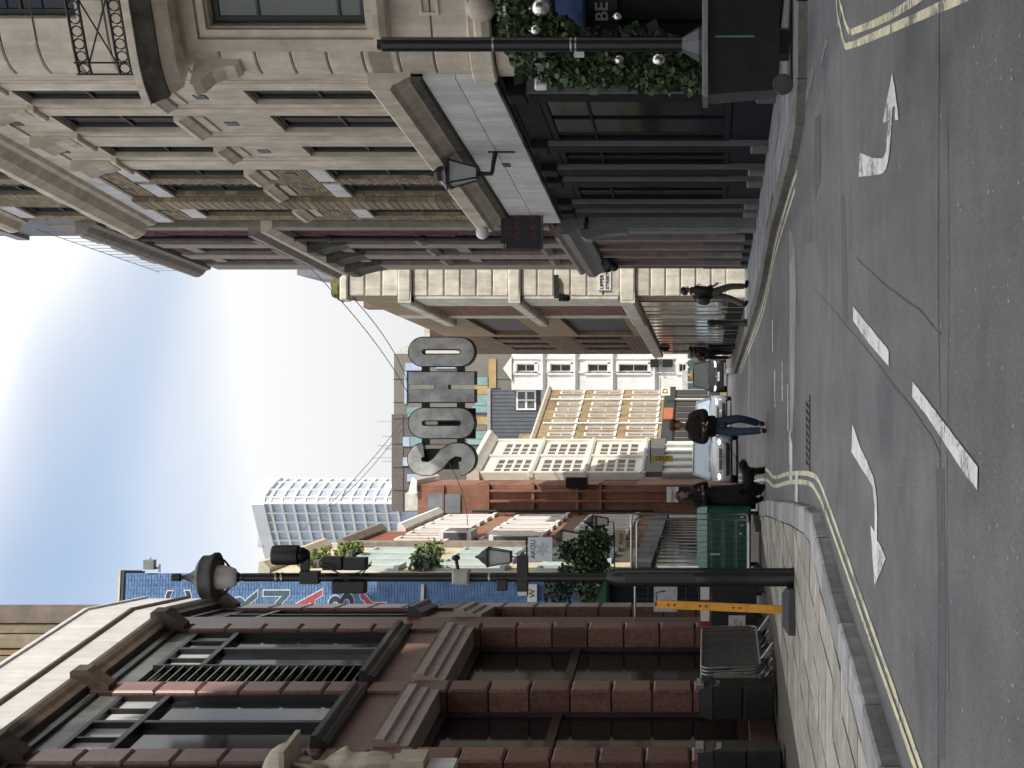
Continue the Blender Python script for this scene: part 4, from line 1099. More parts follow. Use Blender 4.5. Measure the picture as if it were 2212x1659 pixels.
# roofs above the grey building
mans = M('lead_mansard', (0.17, 0.17, 0.20), 0.6, .15, 2, streak=.2)
MB().add([(.55, 4.2, 10.7), (3.4, 4.2, 10.7), (3.4, 5.4, 13.5), (.95, 5.4, 13.5), (.55, 9, 10.7), (.95, 8.5, 13.5)], [(0, 1, 2, 3), (4, 0, 3, 5)]).build('mansard_roof', mans, g3)
MB().box(1.5, 3.4, 5.5, 8.5, 13.5, 14.6).build('mansard_roof', mans, g3)
block('wall_core', s3, t3(727), -.05, -7, -.32, 0, 10.55, stone_dk)
roofm = MB()
for k in range(90):
    u = random.random(); rr = .12 + .22 * random.random()
    roofm.ell((.15 + u * 1.0, 1.0 + 14 * random.random() * u, 10.8 + .5 * random.random()), (rr, rr, rr * .8), 6, 4)
roofm.build('roof_planting', M('olive_planting', (0.11, 0.115, 0.035), 0.9, .3, 6), g3)
# camera bracket on the corner
cc_ = thing('security_camera', 'small dark security camera on the grey corner building', 'camera', (2.40, DG - .1, 5.1))
MB().box(-.12, .5, -.05, .05, -.02, .1).build('arm', iron, cc_); MB().box(-.2, -.02, -.35, .0, -.2, -.06).build('body', shopblk, cc_); MB().ell((-.12, -.2, -.26), (.1, .1, .1), 10, 6).build('dome', glass_dk, cc_, smooth=True)

block('attic_storey', r2, t2(512), -.05, -4, -.02, 14.06, 18.2, mans)
block('attic_coping', r2, t2(512) - .1, 0, -4, .06, 16.0, 16.25, M('lead_light', (0.3, 0.3, 0.31), 0.6), 0)
# ------------------------------------------------------------------ end of the vista
white_st = M('white_stucco', (0.78, 0.78, 0.76), 0.7, 0.06, 2, streak=0.08)
white_fr = M('white_frame', (0.8, 0.8, 0.78), 0.5, 0.05)
winglass = M('far_window_glass', (0.10, 0.11, 0.12), 0.12, 0.3, 1.5, spec=0.6)
def cam_fac(y, D): return Fac(y, D, ang=0.0)

# brown modern building with coloured panels
DM = 130.0; FM = cam_fac(1105, DM)
mo = FM.root('panelled_block', 'long brown modern block with teal and ochre panels behind the hanging letters', 'building')
brn = M('brown_cladding', (0.145, 0.125, 0.115), 0.7, 0.08, 1, streak=0.1); brn2 = M('grey_brown_cladding', (0.19, 0.18, 0.16), 0.7, 0.08, 1)
teal = M('teal_glass_panel', (0.24, 0.37, 0.37), 0.3, 0.15, 1); ltb = M('sky_window_panel', (0.42, 0.52, 0.68), 0.2, 0.15, 1); och = M('ochre_panel', (0.42, 0.30, 0.14), 0.6, 0.15, 1)
def mz(x): return HCAM + (XH - x) / FPX * DM
wall('wall', mo, 0, FM.t(895), 0, mz(846), [], brn, 10)
wall('wall', mo, FM.t(895) + .01, FM.t(764), 0, mz(851), [], brn2, 9.5)
MB().add([(FM.t(764) + .02, 0, 0), (FM.t(743), 3, 0), (FM.t(743), 9, 0), (FM.t(764) + .02, 0, mz(851)), (FM.t(743), 3, mz(862)), (FM.t(743), 9, mz(862))], [(0, 1, 4, 3), (1, 2, 5, 4), (3, 4, 5)]).build('corner_wall', M('pale_corner', (0.42, 0.42, 0.39), 0.7), mo)
def pan(y0, y1, x0, x1, m): block('panel', mo, FM.t(y0), FM.t(y1), -.05, .12, mz(x1), mz(x0), m)
for (y0, y1, x0, x1, m) in ((800, 784, 876, 920, ltb), (796, 786, 942, 984, ltb), (832, 815, 1027, 1054, teal), (852, 833, 1027, 1054, och), (876, 853, 1027, 1054, teal), (891, 877, 1020, 1054, teal),
        (917, 900, 1027, 1054, och), (930, 918, 1027, 1052, brn2), (948, 931, 1027, 1052, teal), (960, 949, 1010, 1050, teal), (964, 944, 871, 885, ltb), (964, 944, 886, 914, teal), (1006, 988, 871, 882, ltb),
        (872, 803, 874, 879, ltb), (880, 775, 1056, 1072, och), (900, 880, 880, 915, teal), (1040, 1024, 880, 905, ltb), (1078, 1062, 880, 905, ltb)): pan(y0, y1, x0, x1, m)
for y in (820, 870, 905, 960, 1010, 1060): block('cladding_joint', mo, FM.t(y), FM.t(y) + .05, 0, .03, 0, mz(849), M('dark_joint', (0.05, 0.045, 0.04), 0.8))
block('cladding_joint', mo, FM.t(1105), FM.t(897), 0, .03, mz(872), mz(872) + .06, M('dark_joint', (0.05, 0.045, 0.04), 0.8))
plant = MB().box(FM.t(985), FM.t(955), 3, 6, mz(846), mz(832)).box(FM.t(975), FM.t(970), 3, 4, mz(832), mz(815))
for y in (1000, 912, 992, 965, 945): plant.tube([(FM.t(y), 3, mz(846)), (FM.t(y), 3, mz(846) + random.uniform(1.0, 2.4))], .05, 5)
plant.build('roof_plant', M('roof_grey', (0.45, 0.45, 0.45), 0.6), mo)

# slate blue clad block
FS = cam_fac(953, 122.0)
sb_ = FS.root('slate_clad_block', 'dark slate blue ribbed metal block below the panelled block', 'building')
def sz(x): return HCAM + (XH - x) / FPX * 122
blu = M('slate_blue_cladding', (0.115, 0.125, 0.145), 0.5, 0.1, 2)
block('wall', sb_, 0, FS.t(842), -6, 0, 0, sz(1060), blu)
for k in range(14): block('rib', sb_, .1 + k * .3, .16 + k * .3, 0, .05, 0, sz(1062), blu)
block('parapet', sb_, -.1, FS.t(838), -6, .15, sz(1060), sz(1053), M('parapet_grey', (0.33, 0.34, 0.35), 0.6))

# white stucco building
DW = 112.0; FW = cam_fac(886, DW)
wb = FW.root('white_stucco_building', 'white stucco building with dark sash windows closing the street', 'building')
def wz(x): return HCAM + (XH - x) / FPX * DW
tw = FW.t
op = [(tw(803), tw(786), wz(b_), wz(a)) for a, b_ in ((1116, 1155), (1189, 1233), (1270, 1313), (1337, 1400), (1467, 1482))]
op2 = [(tw(b0), tw(b0 - 17), wz(b_), wz(a)) for b0 in (774,) for a, b_ in ((1189, 1233), (1270, 1313), (1337, 1400))]
wall('wall', wb, tw(842), tw(758), 0, wz(1105), op, white_st, .5)
for (a, b_, z0, z1) in op:
    window(wb, a + .02, b_ - .02, z0, z1, -.25, white_fr, M('deep_window', (0.05, 0.052, 0.05), 0.15), 1, 2, fw=.06, bar=.05)
    sr = MB()
    for (p, q, r_, s_) in ((a - .22, a, z0 - .2, z1 + .2), (b_, b_ + .22, z0 - .2, z1 + .2), (a, b_, z1, z1 + .25), (a - .1, b_ + .1, z0 - .25, z0)): sr.box(p, q, -.12, 0, r_, s_)
    sr.build('window_surround', white_fr, wb)
MB().add([(tw(822), -.2, wz(1106)), (tw(770), -.2, wz(1106)), (tw(796), -.2, wz(1087)), (tw(822), 1, wz(1106)), (tw(770), 1, wz(1106)), (tw(796), 1, wz(1087))], [(0, 1, 2), (5, 4, 3), (0, 2, 5, 3), (1, 4, 5, 2)]).build('pediment', white_st, wb)
for x in (1175, 1245, 1326, 1416):
    MB().profile([(0, wz(x) - .15), (.15, wz(x) - .12), (.3, wz(x) + .05), (.3, wz(x) + .15), (0, wz(x) + .2)], tw(842), tw(758)).build('string_course', white_st, wb)
for y in (806, 776): block('pilaster', wb, tw(y), tw(y - 3), 0, .12, 3.5, wz(1105), white_st)
wall('wall', wb, tw(886), tw(842) - .01, 0, wz(1165), [], white_st, .5, n=-.8)
block('slate_roof', wb, tw(890), tw(842), -3, -.7, wz(1165), wz(1110), M('dark_slate', (0.075, 0.08, 0.10), 0.7, .15, 2))
window(wb, tw(886), tw(843), wz(1156), wz(1113), -.62, white_fr, winglass, 2, 2, fw=.12, bar=.12)
block('shop_sign', wb, tw(793), tw(776), .05, .35, wz(1452), wz(1405), M('black_fascia', (0.012, 0.012, 0.012), 0.5))
text('MICCA', .35, M('fascia_letter', (0.3, 0.3, 0.3), 0.5), wb, (tw(784.5), -.36, wz(1428)), name='sign_lettering', ext=.01)
block('wall_core', wb, tw(884), tw(758), -9, -1.4, 0, wz(1150), white_st)
block('wall', wb, tw(955), tw(886) - .02, -1.2, -.8, 0, wz(1195), M('red_brown_brick', (0.16, 0.07, 0.055), 0.85), 0)
block('shop_front', wb, tw(842), tw(800), 0, .2, 0, 3.0, M('pale_shop', (0.5, 0.52, 0.5), 0.6)); 
for k in range(5): block('shop_pane', wb, tw(840) + k * .55, tw(840) + k * .55 + .42, .2, .22, .6, 2.6, M('green_glass', (0.08, 0.12, 0.10), 0.15))

# ochre brick terrace
FO = Fac(960, 85, vp=-168, side='L')
oc = FO.root('ochre_brick_terrace', 'ochre brick terrace with rows of white sash windows lit by the sun', 'building')
ocb = M('ochre_brick', (0.27, 0.195, 0.11), 0.85, 0.32, 1.0, bump=.1); TO = FO.t(842)
rows = [(8.75, 10.05), (6.4, 8.0), (4.1, 5.65)]
n_ = 9; pit = TO / n_
ho = [(pit * (i + .28), pit * (i + .72), z0, z1) for i in range(n_) for z0, z1 in rows]
wall('wall', oc, 0, TO, 0, 10.75, ho, ocb, .3)
for (a, b_, z0, z1) in ho:
    window(oc, a, b_, z0, z1, -.06, white_fr, M('sash_glass_dark', (0.05, 0.052, 0.055), .15, .4, .8), 1, 2, fw=.045, bar=.035)
    sr = MB().box(a - .03, a, -.03, 0, z0, z1 + .1).box(b_, b_ + .03, -.03, 0, z0, z1 + .1).box(a, b_, -.03, 0, z1, z1 + .1).box(a - .08, b_ + .08, -.10, 0, z0 - .12, z0)
    sr.build('window_surround', white_fr, oc)
MB().profile([(-.3, 10.75), (.1, 10.75), (.25, 10.9), (.25, 11.0), (-.3, 11.05)], -.1, TO + .1).build('cornice', stone_g, oc)
for k in (2.97, 6.97): MB().tube([(pit * k, -.12, 0.2), (pit * k, -.12, 10.6)], .05, 6).build('downpipe', white_fr, oc)
block('shop_fascia', oc, 0, TO, 0, .2, 3.1, 3.75, M('dark_shop_green', (0.02, 0.03, 0.026), 0.5))
ors = M('orange_sign', (0.40, 0.12, 0.05), 0.5)
block('orange_sign', oc, pit * 3.2, pit * 5.0, .2, .3, 3.15, 3.7, ors)
for i in range(n_): block('shop_pane', oc, pit * i + .1, pit * i + pit - .1, -.05, .03, .4, 3.0, glass_dk)
block('wall_core', oc, 0, TO, -7, -.35, 0, 10.6, mortar)
block('chimney_stack', oc, pit * 3.5, pit * 4.7, -2.5, -1.2, 10.9, 12.2, ocb)
sgn = thing('box_sign', 'small square illuminated white box sign with a black letter on the ochre terrace', 'sign', tuple(FO.w(FO.t(876), .9, 3.65)))
MB().box(-.25, .25, -.1, .1, -.28, .28).build('box', M('lit_box', (0.9, 0.75, 0.6), 0.5, emit=.35), sgn); text('D', .42, ink, sgn, (0, -.105, 0), ext=.004, offset=.01)
MB().box(-.3, .8, -.03, .03, .29, .33).build('bracket', iron, sgn)

# white building with brown grid windows
FK = Fac(1026, 70, vp=98, side='L')
ck = FK.root('white_grid_building', 'white corner building with grids of small square brown panes', 'building')
TK = FK.t(953); brp = M('brown_pane', (0.075, 0.04, 0.026), 0.3, .3, 3); wk = M('cream_white', (0.72, 0.70, 0.63), 0.65, .08, 2, streak=.12)
fk = [(4.45, 6.35), (6.95, 8.85), (9.35, 11.0)]; hk = []
for z0, z1 in fk:
    for u in (.07, .55): hk.append((TK * u, TK * (u + .38), z0, z1))
wall('wall', ck, 0, TK, 0, 11.6, hk, wk, .3)
for (a, b_, z0, z1) in hk: window(ck, a, b_, z0, z1, -.04, wk, brp, 3, 4, fw=.06, bar=.11, dep=.05)
for z0 in (4.0, 6.6, 9.05):
    MB().profile([(-.1, z0), (.12, z0 + .02), (.18, z0 + .12), (.18, z0 + .2), (-.1, z0 + .24)], -.05, TK + .05).build('string_course', wk, ck)
MB().profile([(-.3, 11.5), (.15, 11.5), (.3, 11.65), (.5, 11.8), (.5, 12.0), (-.3, 12.1)], -.2, TK + .2).build('cornice', wk, ck)
for u in (0.0, .485, .965): block('pilaster', ck, TK * u, TK * u + .22, 0, .12, 3.9, 11.5, wk)
block('shop_fascia', ck, 0, TK, -.1, .15, 3.2, 3.95, shopgrey)
for k in range(5):
    block('shop_column', ck, TK * (k / 5), TK * (k / 5) + .25, -.2, .12, .1, 3.2, M('pale_shop2', (0.45, 0.46, 0.46), 0.5)); block('shop_pane', ck, TK * k / 5 + .25, TK * (k + 1) / 5, -.25, -.1, .5, 3.2, glass_dk)
    block('stall_riser', ck, TK * k / 5 + .25, TK * (k + 1) / 5, -.25, -.02, .1, .5, shopgrey)
block('wall_core', ck, 0, TK, -6, -.35, 0, 11.5, wk)
ys_ = thing('banner_sign', 'yellow upright banner sign with black letters beside the silver car', 'sign', tuple(P(1430, 991, 68.5)))
MB().box(-.12, .14, -.04, .04, -.48, .48).build('board', M('banner_yellow', (0.50, 0.42, 0.06), 0.5), ys_)
text('DELF', .27, ink, ys_, (.01, -.045, 0), rot=Matrix(((0, 1, 0), (0, 0, -1), (-1, 0, 0))).to_euler(), name='sign_lettering', ext=.004)
MB().box(-.2, .9, -.02, .02, .49, .53).build('bracket', iron, ys_)

# orange red brick building with slate-hung side
F4 = cam_fac(1112, 65.0)
r4 = F4.root('orange_brick_building', 'orange red brick building with slate-hung flank beyond the terrace', 'building')
orb = M('orange_brick', (0.26, 0.125, 0.083), 0.85, .22, 2, bump=.1, streak=.2); t4_ = F4.t
def z4(x): return HCAM + (XH - x) / FPX * 65
T44 = t4_(1047)
wall('wall', r4, 0, T44, 0, z4(902), [], orb, .4)
FS4 = Fac(0, 0, vp=905, side='L', O=F4.w(T44, 0, 0).xy)
s4 = bpy.data.objects.new('street_side', None); C.objects.link(s4); s4.parent = r4; s4.location = (T44, 0, 0); s4.rotation_euler = (0, 0, FS4.rz)
T45 = 5.2
h4 = [(.5 + i * 1.7, 1.4 + i * 1.7, z, z + 1.6) for i in range(3) for z in (4.2, 6.8, 9.4)]
wall('wall', s4, 0, T45, 0, z4(902), h4, orb, .3)
for h in h4: window(s4, h[0], h[1], h[2], h[3], -.1, white_fr, winglass, 2, 2)
MB().profile([(-.3, z4(902)), (.2, z4(902)), (.35, z4(902) + .2), (-.3, z4(902) + .35)], -.2, T45).build('cornice', white_st, s4)
block('wall_core', r4, .05, T44 - .4, -5, -.42, 0, z4(902), orb)
slt = M('slate_hanging', (0.19, 0.21, 0.24), 0.6, .15, 2, streak=.15)
block('slate_panel', r4, t4_(1108), t4_(1067), 0, .08, z4(957), z4(926), slt); block('slate_panel', r4, t4_(1108), t4_(1067), 0, .08, z4(995), z4(960), slt)
block('band', r4, 0, T44, 0, .12, z4(960), z4(957), orb)
for x in (1058, 1155, 1250, 1300): block('string_course', r4, 0, T44 + .1, 0, .2, z4(x), z4(x - 6), M('brick_band', (0.22, 0.11, 0.08), .8))
for y in (1062, 1084): block('buttress', r4, t4_(y), t4_(y - 5), 0, .25, 0, z4(1060), orb)
block('rooftop_hut', r4, t4_(1107), t4_(1070), -3, -1, z4(902), z4(865), M('pale_render', (0.55, 0.54, 0.5), 0.7))
block('awning_box', r4, t4_(1052), t4_(1030), 0, .6, z4(1270), z4(1225), shopblk)
w2 = thing('shop_sign', 'white shop sign board behind the woman in the long coat', 'sign', tuple(P(1453, 1068, 62)))
MB().box(-.32, .3, -.04, .04, -.24, .24).build('board', white_fr, w2); text('CAHNUT', .15, ink, w2, (0, -.045, 0), ext=.003); MB().box(-.32, .3, -.02, .02, -1.4, -.25).build('post', iron, w2)

# tower in the distance
DT = 390.0; FT = cam_fac(1214, DT)
tow = FT.root('office_tower', 'distant white concrete office tower with a grid of windows', 'tower')
conc = M('white_concrete', (0.76, 0.77, 0.77), 0.7, .06, .2); tgl = M('tower_glass', (0.40, 0.47, 0.57), 0.25, .2, .3, spec=.5)
def tz(x): return HCAM + (XH - x) / FPX * DT
# plan: gently bowed long side, then a rounded end turned to the sun
plan = [(FT.t(1214), 12.0), (FT.t(1150), 5.6), (FT.t(1086), 0.0), (FT.t(1078), .6), (FT.t(1064), 5.0), (FT.t(1051), 11.0), (FT.t(1046), 16.0)]
ztop, zb = tz(572), 0.0
b = MB(); n_ = len(plan)
for z in (zb, ztop):
    for p in plan: b.v.append((p[0], p[1], z))
b.f += [(i, i + 1, n_ + i + 1, n_ + i) for i in range(n_ - 1)]; b.f.append(tuple(range(n_, 2 * n_)))
b.build('glazing', tgl, tow)
pl = []
for i in range(n_ - 1):
    for k in range(3 if i < 2 else 1): pl.append(Vector(plan[i]).lerp(Vector(plan[i + 1]), k / (3 if i < 2 else 1)))
pl.append(Vector(plan[-1]))
fin_me = MB().box(-.15, .15, -.6, .05, tz(860), ztop).mesh('fin', conc)
for i, p in enumerate(pl):
    a = pl[max(0, i - 1)]; c_ = pl[min(len(pl) - 1, i + 1)]; d = (c_ - a).normalized()
    link('fin', fin_me, tow, (p.x, p.y, 0), math.atan2(d.y, d.x))
def floorband(z0, z1, out, name):
    bb_ = MB(); m_ = len(plan)
    for z in (z0, z1):
        for i, p in enumerate(plan):
            a, c_ = Vector(plan[max(0, i - 1)]), Vector(plan[min(m_ - 1, i + 1)]); d = (c_ - a).normalized()
            q = Vector(p) + Vector((d.y, -d.x)) * out; bb_.v.append((q.x, q.y, z))
    bb_.f += [(i, i + 1, m_ + i + 1, m_ + i) for i in range(m_ - 1)]; bb_.f.append(tuple(range(m_, 2 * m_))); bb_.f.append(tuple(range(m_ - 1, -1, -1)))
    bb_.build(name, conc, tow)
z = tz(860)
while z < ztop + 1: floorband(z, z + .6, .5, 'floor_band'); z += 2.92
floorband(ztop, ztop + 3.2, .8, 'crown'); floorband(ztop + 3.0, tz(541), -1.0, 'crown')
block('plant_room', tow, FT.t(1190), FT.t(1110), -14, -8, tz(548), tz(537), M('tower_grey', (0.4, 0.46, 0.5), 0.6))
# ------------------------------------------------------------------ foliage helper: many small leaves spread through a volume
def leaves(name, pts_fn, n, size, mat, parent, loc=(0, 0, 0)):
    b = MB(); rnd = random.random
    for _ in range(n):
        p = Vector(pts_fn()); s_ = size * (.6 + .8 * rnd())
        d = Vector((rnd() - .5, rnd() - .5, rnd() - .4)).normalized(); u = d.cross(Vector((rnd() - .5, rnd() - .5, rnd() - .5))).normalized()
        v_ = d * s_; u_ = u * s_ * .42
        b.add([p, p + v_ * .5 + u_, p + v_, p + v_ * .5 - u_], [(0, 1, 2), (0, 2, 3)])
    me = bpy.data.meshes.new(name); me.from_pydata(b.v, [], b.f); me.update(); me.materials.append(mat)
    return link(name, me, parent, loc)
def blob(cs):
    def f():
        c_, r_ = random.choice(cs)
        while True:
            q = Vector((random.uniform(-1, 1), random.uniform(-1, 1), random.uniform(-1, 1)))
            if .25 < q.length < 1: break
        return (c_[0] + q.x * r_[0], c_[1] + q.y * r_[1], c_[2] + q.z * r_[2])
    return f
leaf_dk = M('dark_leaf', (0.035, 0.062, 0.028), 0.6, .3, 5, island=.45)
leaf_md = M('mid_leaf', (0.055, 0.09, 0.03), 0.6, .3, 5, island=.45)
leaf_lt = M('bright_leaf', (0.15, 0.20, 0.05), 0.6, .3, 5, island=.4)

# tan building rising behind the granite one
FT2 = Fac(1306, 44.5, ang=8.2)
tn = FT2.root('tan_brick_building', 'tall tan brick building with vertical piers behind the granite parapet', 'building')
tanb = M('tan_brick', (0.235, 0.20, 0.135), 0.85, .2, 2, streak=.25, rand=.12); tan2 = M('tan_band', (0.27, 0.19, 0.10), 0.85, .2, 2, streak=.2)
block('wall', tn, -9, 0, -3, -.1, 0, 22.5, M('tan_brown', (0.17, 0.14, 0.11), 0.85, .2, 2, streak=.2))
x = -.55
for k, w_ in enumerate((.30, .42, .2, .62, .3, .5, .36, .7, .3, .5, .6, .4, .7, .5, .8)):
    block('brick_pier', tn, x - w_ + .03, x, -.1, (.0, .10, .04, .14)[k % 4], 0, 22.3, tan2 if k % 4 == 2 else tanb, .01); x -= w_
block('corner_pier', tn, -.53, 0, -.1, .06, 0, 22.5, M('tan_brown', (0.17, 0.14, 0.11), 0.85), .01)

# blue painted brick wall with the stacked letters
DB = 42.0; FBW = Fac(1238, DB, ang=7.0)
bw = FBW.root('blue_mural_building', 'blue painted brick gable with a column of mural letters', 'building')
def bz(x): return HCAM + (XH - x) / FPX * DB
bluep = M('blue_painted_brick', (0.12, 0.225, 0.43), 0.7, .22, 5, island=.10, streak=.25); bluej = M('blue_mortar', (0.16, 0.26, 0.46), 0.8, .2, 6)
block('wall', bw, -2.3, 0, -1.5, 0, 0, bz(270), bluej)
bricks('brickwork', bw, -1.5, -.01, bz(1180), bz(275), bluep, n=0, j=.012, d=.018, L=.225, Hh=.066)
block('coping', bw, -2.3, .06, -1.5, .06, bz(270), bz(263), M('dark_coping', (0.06, 0.065, 0.07), .7)); block('coping_stone', bw, -2.3, .08, -1.5, .09, bz(263), bz(259), stone_g)
lw = M('mural_white', (0.55, 0.58, 0.64), .7); lr = M('mural_red', (0.36, 0.07, 0.09), .7, .2, 6); lk = M('mural_black', (0.03, 0.04, 0.06), .7, .3, 6); lg = M('mural_green', (0.05, 0.10, 0.12), .7, .3, 6)
for ch, x0, x1, mm_ in (('C', 363, 420, lk), ('A', 433, 490, lr), ('R', 505, 562, lg), ('N', 574, 631, lg), ('A', 645, 702, lr), ('B', 715, 770, lk), ('Y', 783, 840, lr)):
    zc = bz((x0 + x1) / 2); cxx = -.88
    text(ch, 1.0, lw, bw, (cxx, -.026, zc), name='mural_letter', ext=.002, offset=.036, sx=1.25)
    text(ch, 1.0, mm_, bw, (cxx, -.032, zc), name='mural_letter', ext=.003, offset=.010, sx=1.25)
block('ledge', bw, -.75, -.30, 0, .1, bz(918), bz(911), stone_lt)
block('sign_board', bw, -.78, -.30, .05, .2, bz(1162), bz(1142), M('plate_white', (0.75, 0.75, 0.73), .5)); text('W', .22, ink, bw, (-.55, -.21, bz(1152)), name='sign_lettering')
# shop below the mural
grs = M('shop_green', (0.02, 0.085, 0.04), .5, .12, 3)
block('arch_window', bw, -.9, -.1, 0, .05, bz(1176), bz(1145), M('blue_light', (0.12, 0.22, 0.45), .5))
block('shop_sign', bw, -.86, -.16, .05, .30, bz(1315), bz(1254), grs, .04); block('shop_window', bw, -1.6, 0, .02, .06, .3, bz(1318), shopnavy)
block('mullion', bw, -.30, -.24, .05, .14, .2, bz(1225), shopgrey)
leaves('climber', blob([((-.5, -.3, bz(1205)), (.55, .2, .40)), ((-.1, -.4, bz(1230)), (.35, .2, .3))]), 700, .11, leaf_dk, bw)
cm = thing('rooftop_camera', 'grey floodlight camera bracketed on the blue gable roof', 'camera', tuple(P(335, 1228, DB)))
MB().box(-.02, .04, -.02, .04, -.12, .10).box(-.10, .12, -.03, .03, -.14, -.10).build('bracket', M('cam_grey', (0.2, 0.21, 0.21), .5), cm)
MB().box(-.02, .24, -.12, .1, .0, .28).build('housing', M('cam_grey', (0.2, 0.21, 0.21), .5), cm); MB().tube([(.06, -.0, .28), (.30, -.0, .10)], .012, 5).build('aerial', iron, cm)

# terrace on the left side of the street
def terrace(F, name, label, t0, t1, top, colw, flz, wm, sm, gm, cor, cats='building', surround=.1):
    r_ = bpy.data.objects.new(name, None); C.objects.link(r_); o = F.w(t0, 0, 0); r_.location = (o.x, o.y, 0); r_.rotation_euler = (0, 0, F.rz); tag(r_, label, cats)
    L = t1 - t0; n_ = max(1, int(L / colw)); p = L / n_
    hs_ = [(p * (i + .27), p * (i + .73), z0, z1) for i in range(n_) for z0, z1 in flz]
    wall('wall', r_, 0, L, 3.3, top, hs_, wm, .3)
    for (a, b_, z0, z1) in hs_:
        window(r_, a, b_, z0, z1, -.08, sm, gm, 2, 2, fw=.06)
        MB().box(a - surround, a, -.06, 0, z0, z1 + surround).box(b_, b_ + surround, -.06, 0, z0, z1 + surround).box(a, b_, -.06, 0, z1, z1 + surround).box(a - .16, b_ + .16, -.14, 0, z0 - .14, z0).build('window_surround', sm, r_)
    MB().profile([(-.3, top), (.12, top), (.3, top + .18), (.3, top + .3), (-.3, top + .36)], -.05, L).build('cornice', cor, r_)
    block('wall_core', r_, 0, L, -7, -.32, 0, top, mortar)
    block('shop_fascia', r_, 0, L, -.1, .14, 2.75, 3.3, M('shop_fascia_dark', (0.03, 0.035, 0.035), .5))
    k = max(2, int(L / 1.1))
    for i in range(k):
        block('shop_pane', r_, L * i / k + .12, L * (i + 1) / k, -.3, -.12, .55, 2.75, glass_dk); block('shop_column', r_, L * i / k, L * i / k + .12, -.3, -.10, .1, 2.75, sm); block('stall_riser', r_, L * i / k + .12, L * (i + 1) / k, -.3, -.03, .1, .55, shopgrey)
    return r_
FTR = Fac(1236, 43.2, vp=862, side='L')
tt = FTR.t
crm = M('cream_render', (0.62, 0.55, 0.40), .7, .12, 2, streak=.15); pbl = M('pale_blue_paint', (0.46, 0.58, 0.62), .6, .1, 2); red2 = M('rust_brick', (0.28, 0.09, 0.055), .85, .22, 2, streak=.15, bump=.1); brn3 = M('brown_orange_brick', (0.30, 0.165, 0.10), .85, .2, 2, streak=.2, bump=.1)
f3 = [(4.1, 5.9), (7.0, 8.9), (10.0, 11.8)]
e1, e2, e3 = tt(1183), tt(1148), tt(1112)
r1_ = terrace(FTR, 'cream_house', 'cream and pale blue terraced house with trailing window plants', 0, e1, 13.4, 1.7, f3, crm, pbl, M('pale_sash_glass', (0.35, 0.42, 0.45), .25), crm)
r2_ = terrace(FTR, 'rust_brick_house', 'rust red brick terraced house with a pale stone column', e1 + .02, e2, 12.9, 1.6, f3, red2, white_fr, winglass, pinkst)
block('stone_column', r2_, -.0, .35, 0, .2, 3.4, 12.8, pinkst)
for (a, b_, z0, z1) in ((2.2, 3.6, 9.2, 10.3), (.8, 2.0, 6.6, 8.4)):
    bw_ = block('bay_window', r2_, a, b_, 0, .34, z0, z1, white_fr)
    for k in range(3): block('pane', bw_, .08 + k * (b_ - a) / 3, (k + 1) * (b_ - a) / 3 - .04, .34, .35, .15, z1 - z0 - .15, winglass)
    block('pane', bw_, -.012, -.002, .04, .30, .15, z1 - z0 - .15, winglass)
r3_ = terrace(FTR, 'brown_brick_terrace', 'brown orange brick terraced house with white sashes beyond the rust brick one', e2 + .02, e3, 12.2, 1.9, f3, brn3, white_fr, M('pale_sash_glass', (0.35, 0.42, 0.45), .25), white_st, surround=.16)
for r_, x0, x1, tp in ((r2_, .3, 4.4, 12.9), (r3_, .5, 6.0, 12.2)):
    block('dormer', r_, x0, x1, -2.5, -.6, tp + .3, tp + 2.0, white_st); block('dormer_roof', r_, x0 - .15, x1 + .15, -2.6, -.5, tp + 2.0, tp + 2.2, M('grey_lead', (0.25, 0.25, 0.24), .7))
block('chimney_stack', r3_, .0, .45, -3, -.3, 12.2, 14.4, brn3); block('chimney_stack', r2_, 4.6, 5.0, -3, -.3, 12.9, 15.0, M('stone_chimney', (0.5, 0.48, 0.44), .8))
MB().tube([(e3 - e2 - .1, -.16, 3.4), (e3 - e2 - .1, -.16, 11.0)], .06, 8).build('drainpipe', iron, r3_)
for i, (tt0, zc, m_) in enumerate(((1.6, 12.4, leaf_lt), (4.4, 12.1, leaf_lt), (2.6, 9.4, leaf_md), (4.8, 9.7, leaf_lt), (.8, 9.1, leaf_md))):
    wbx = thing('window_box', ['window box of grasses at the cornice of the cream house', 'second window box of grasses under the cornice further along', 'dark window box trailing green plants at mid height', 'bright yellow green window box further along at mid height', 'small window box nearest the mural gable'][i], 'planter', tuple(FTR.w(tt0, .12, zc)), FTR.rz)
    MB().box(-.6, .6, -.12, .12, -.12, .05).build('trough', shopgrey, wbx)
    leaves('foliage', blob([((-.3, 0, .15), (.45, .28, .32)), ((.3, -.05, .05), (.45, .28, .36))]), 420, .13, m_, wbx)

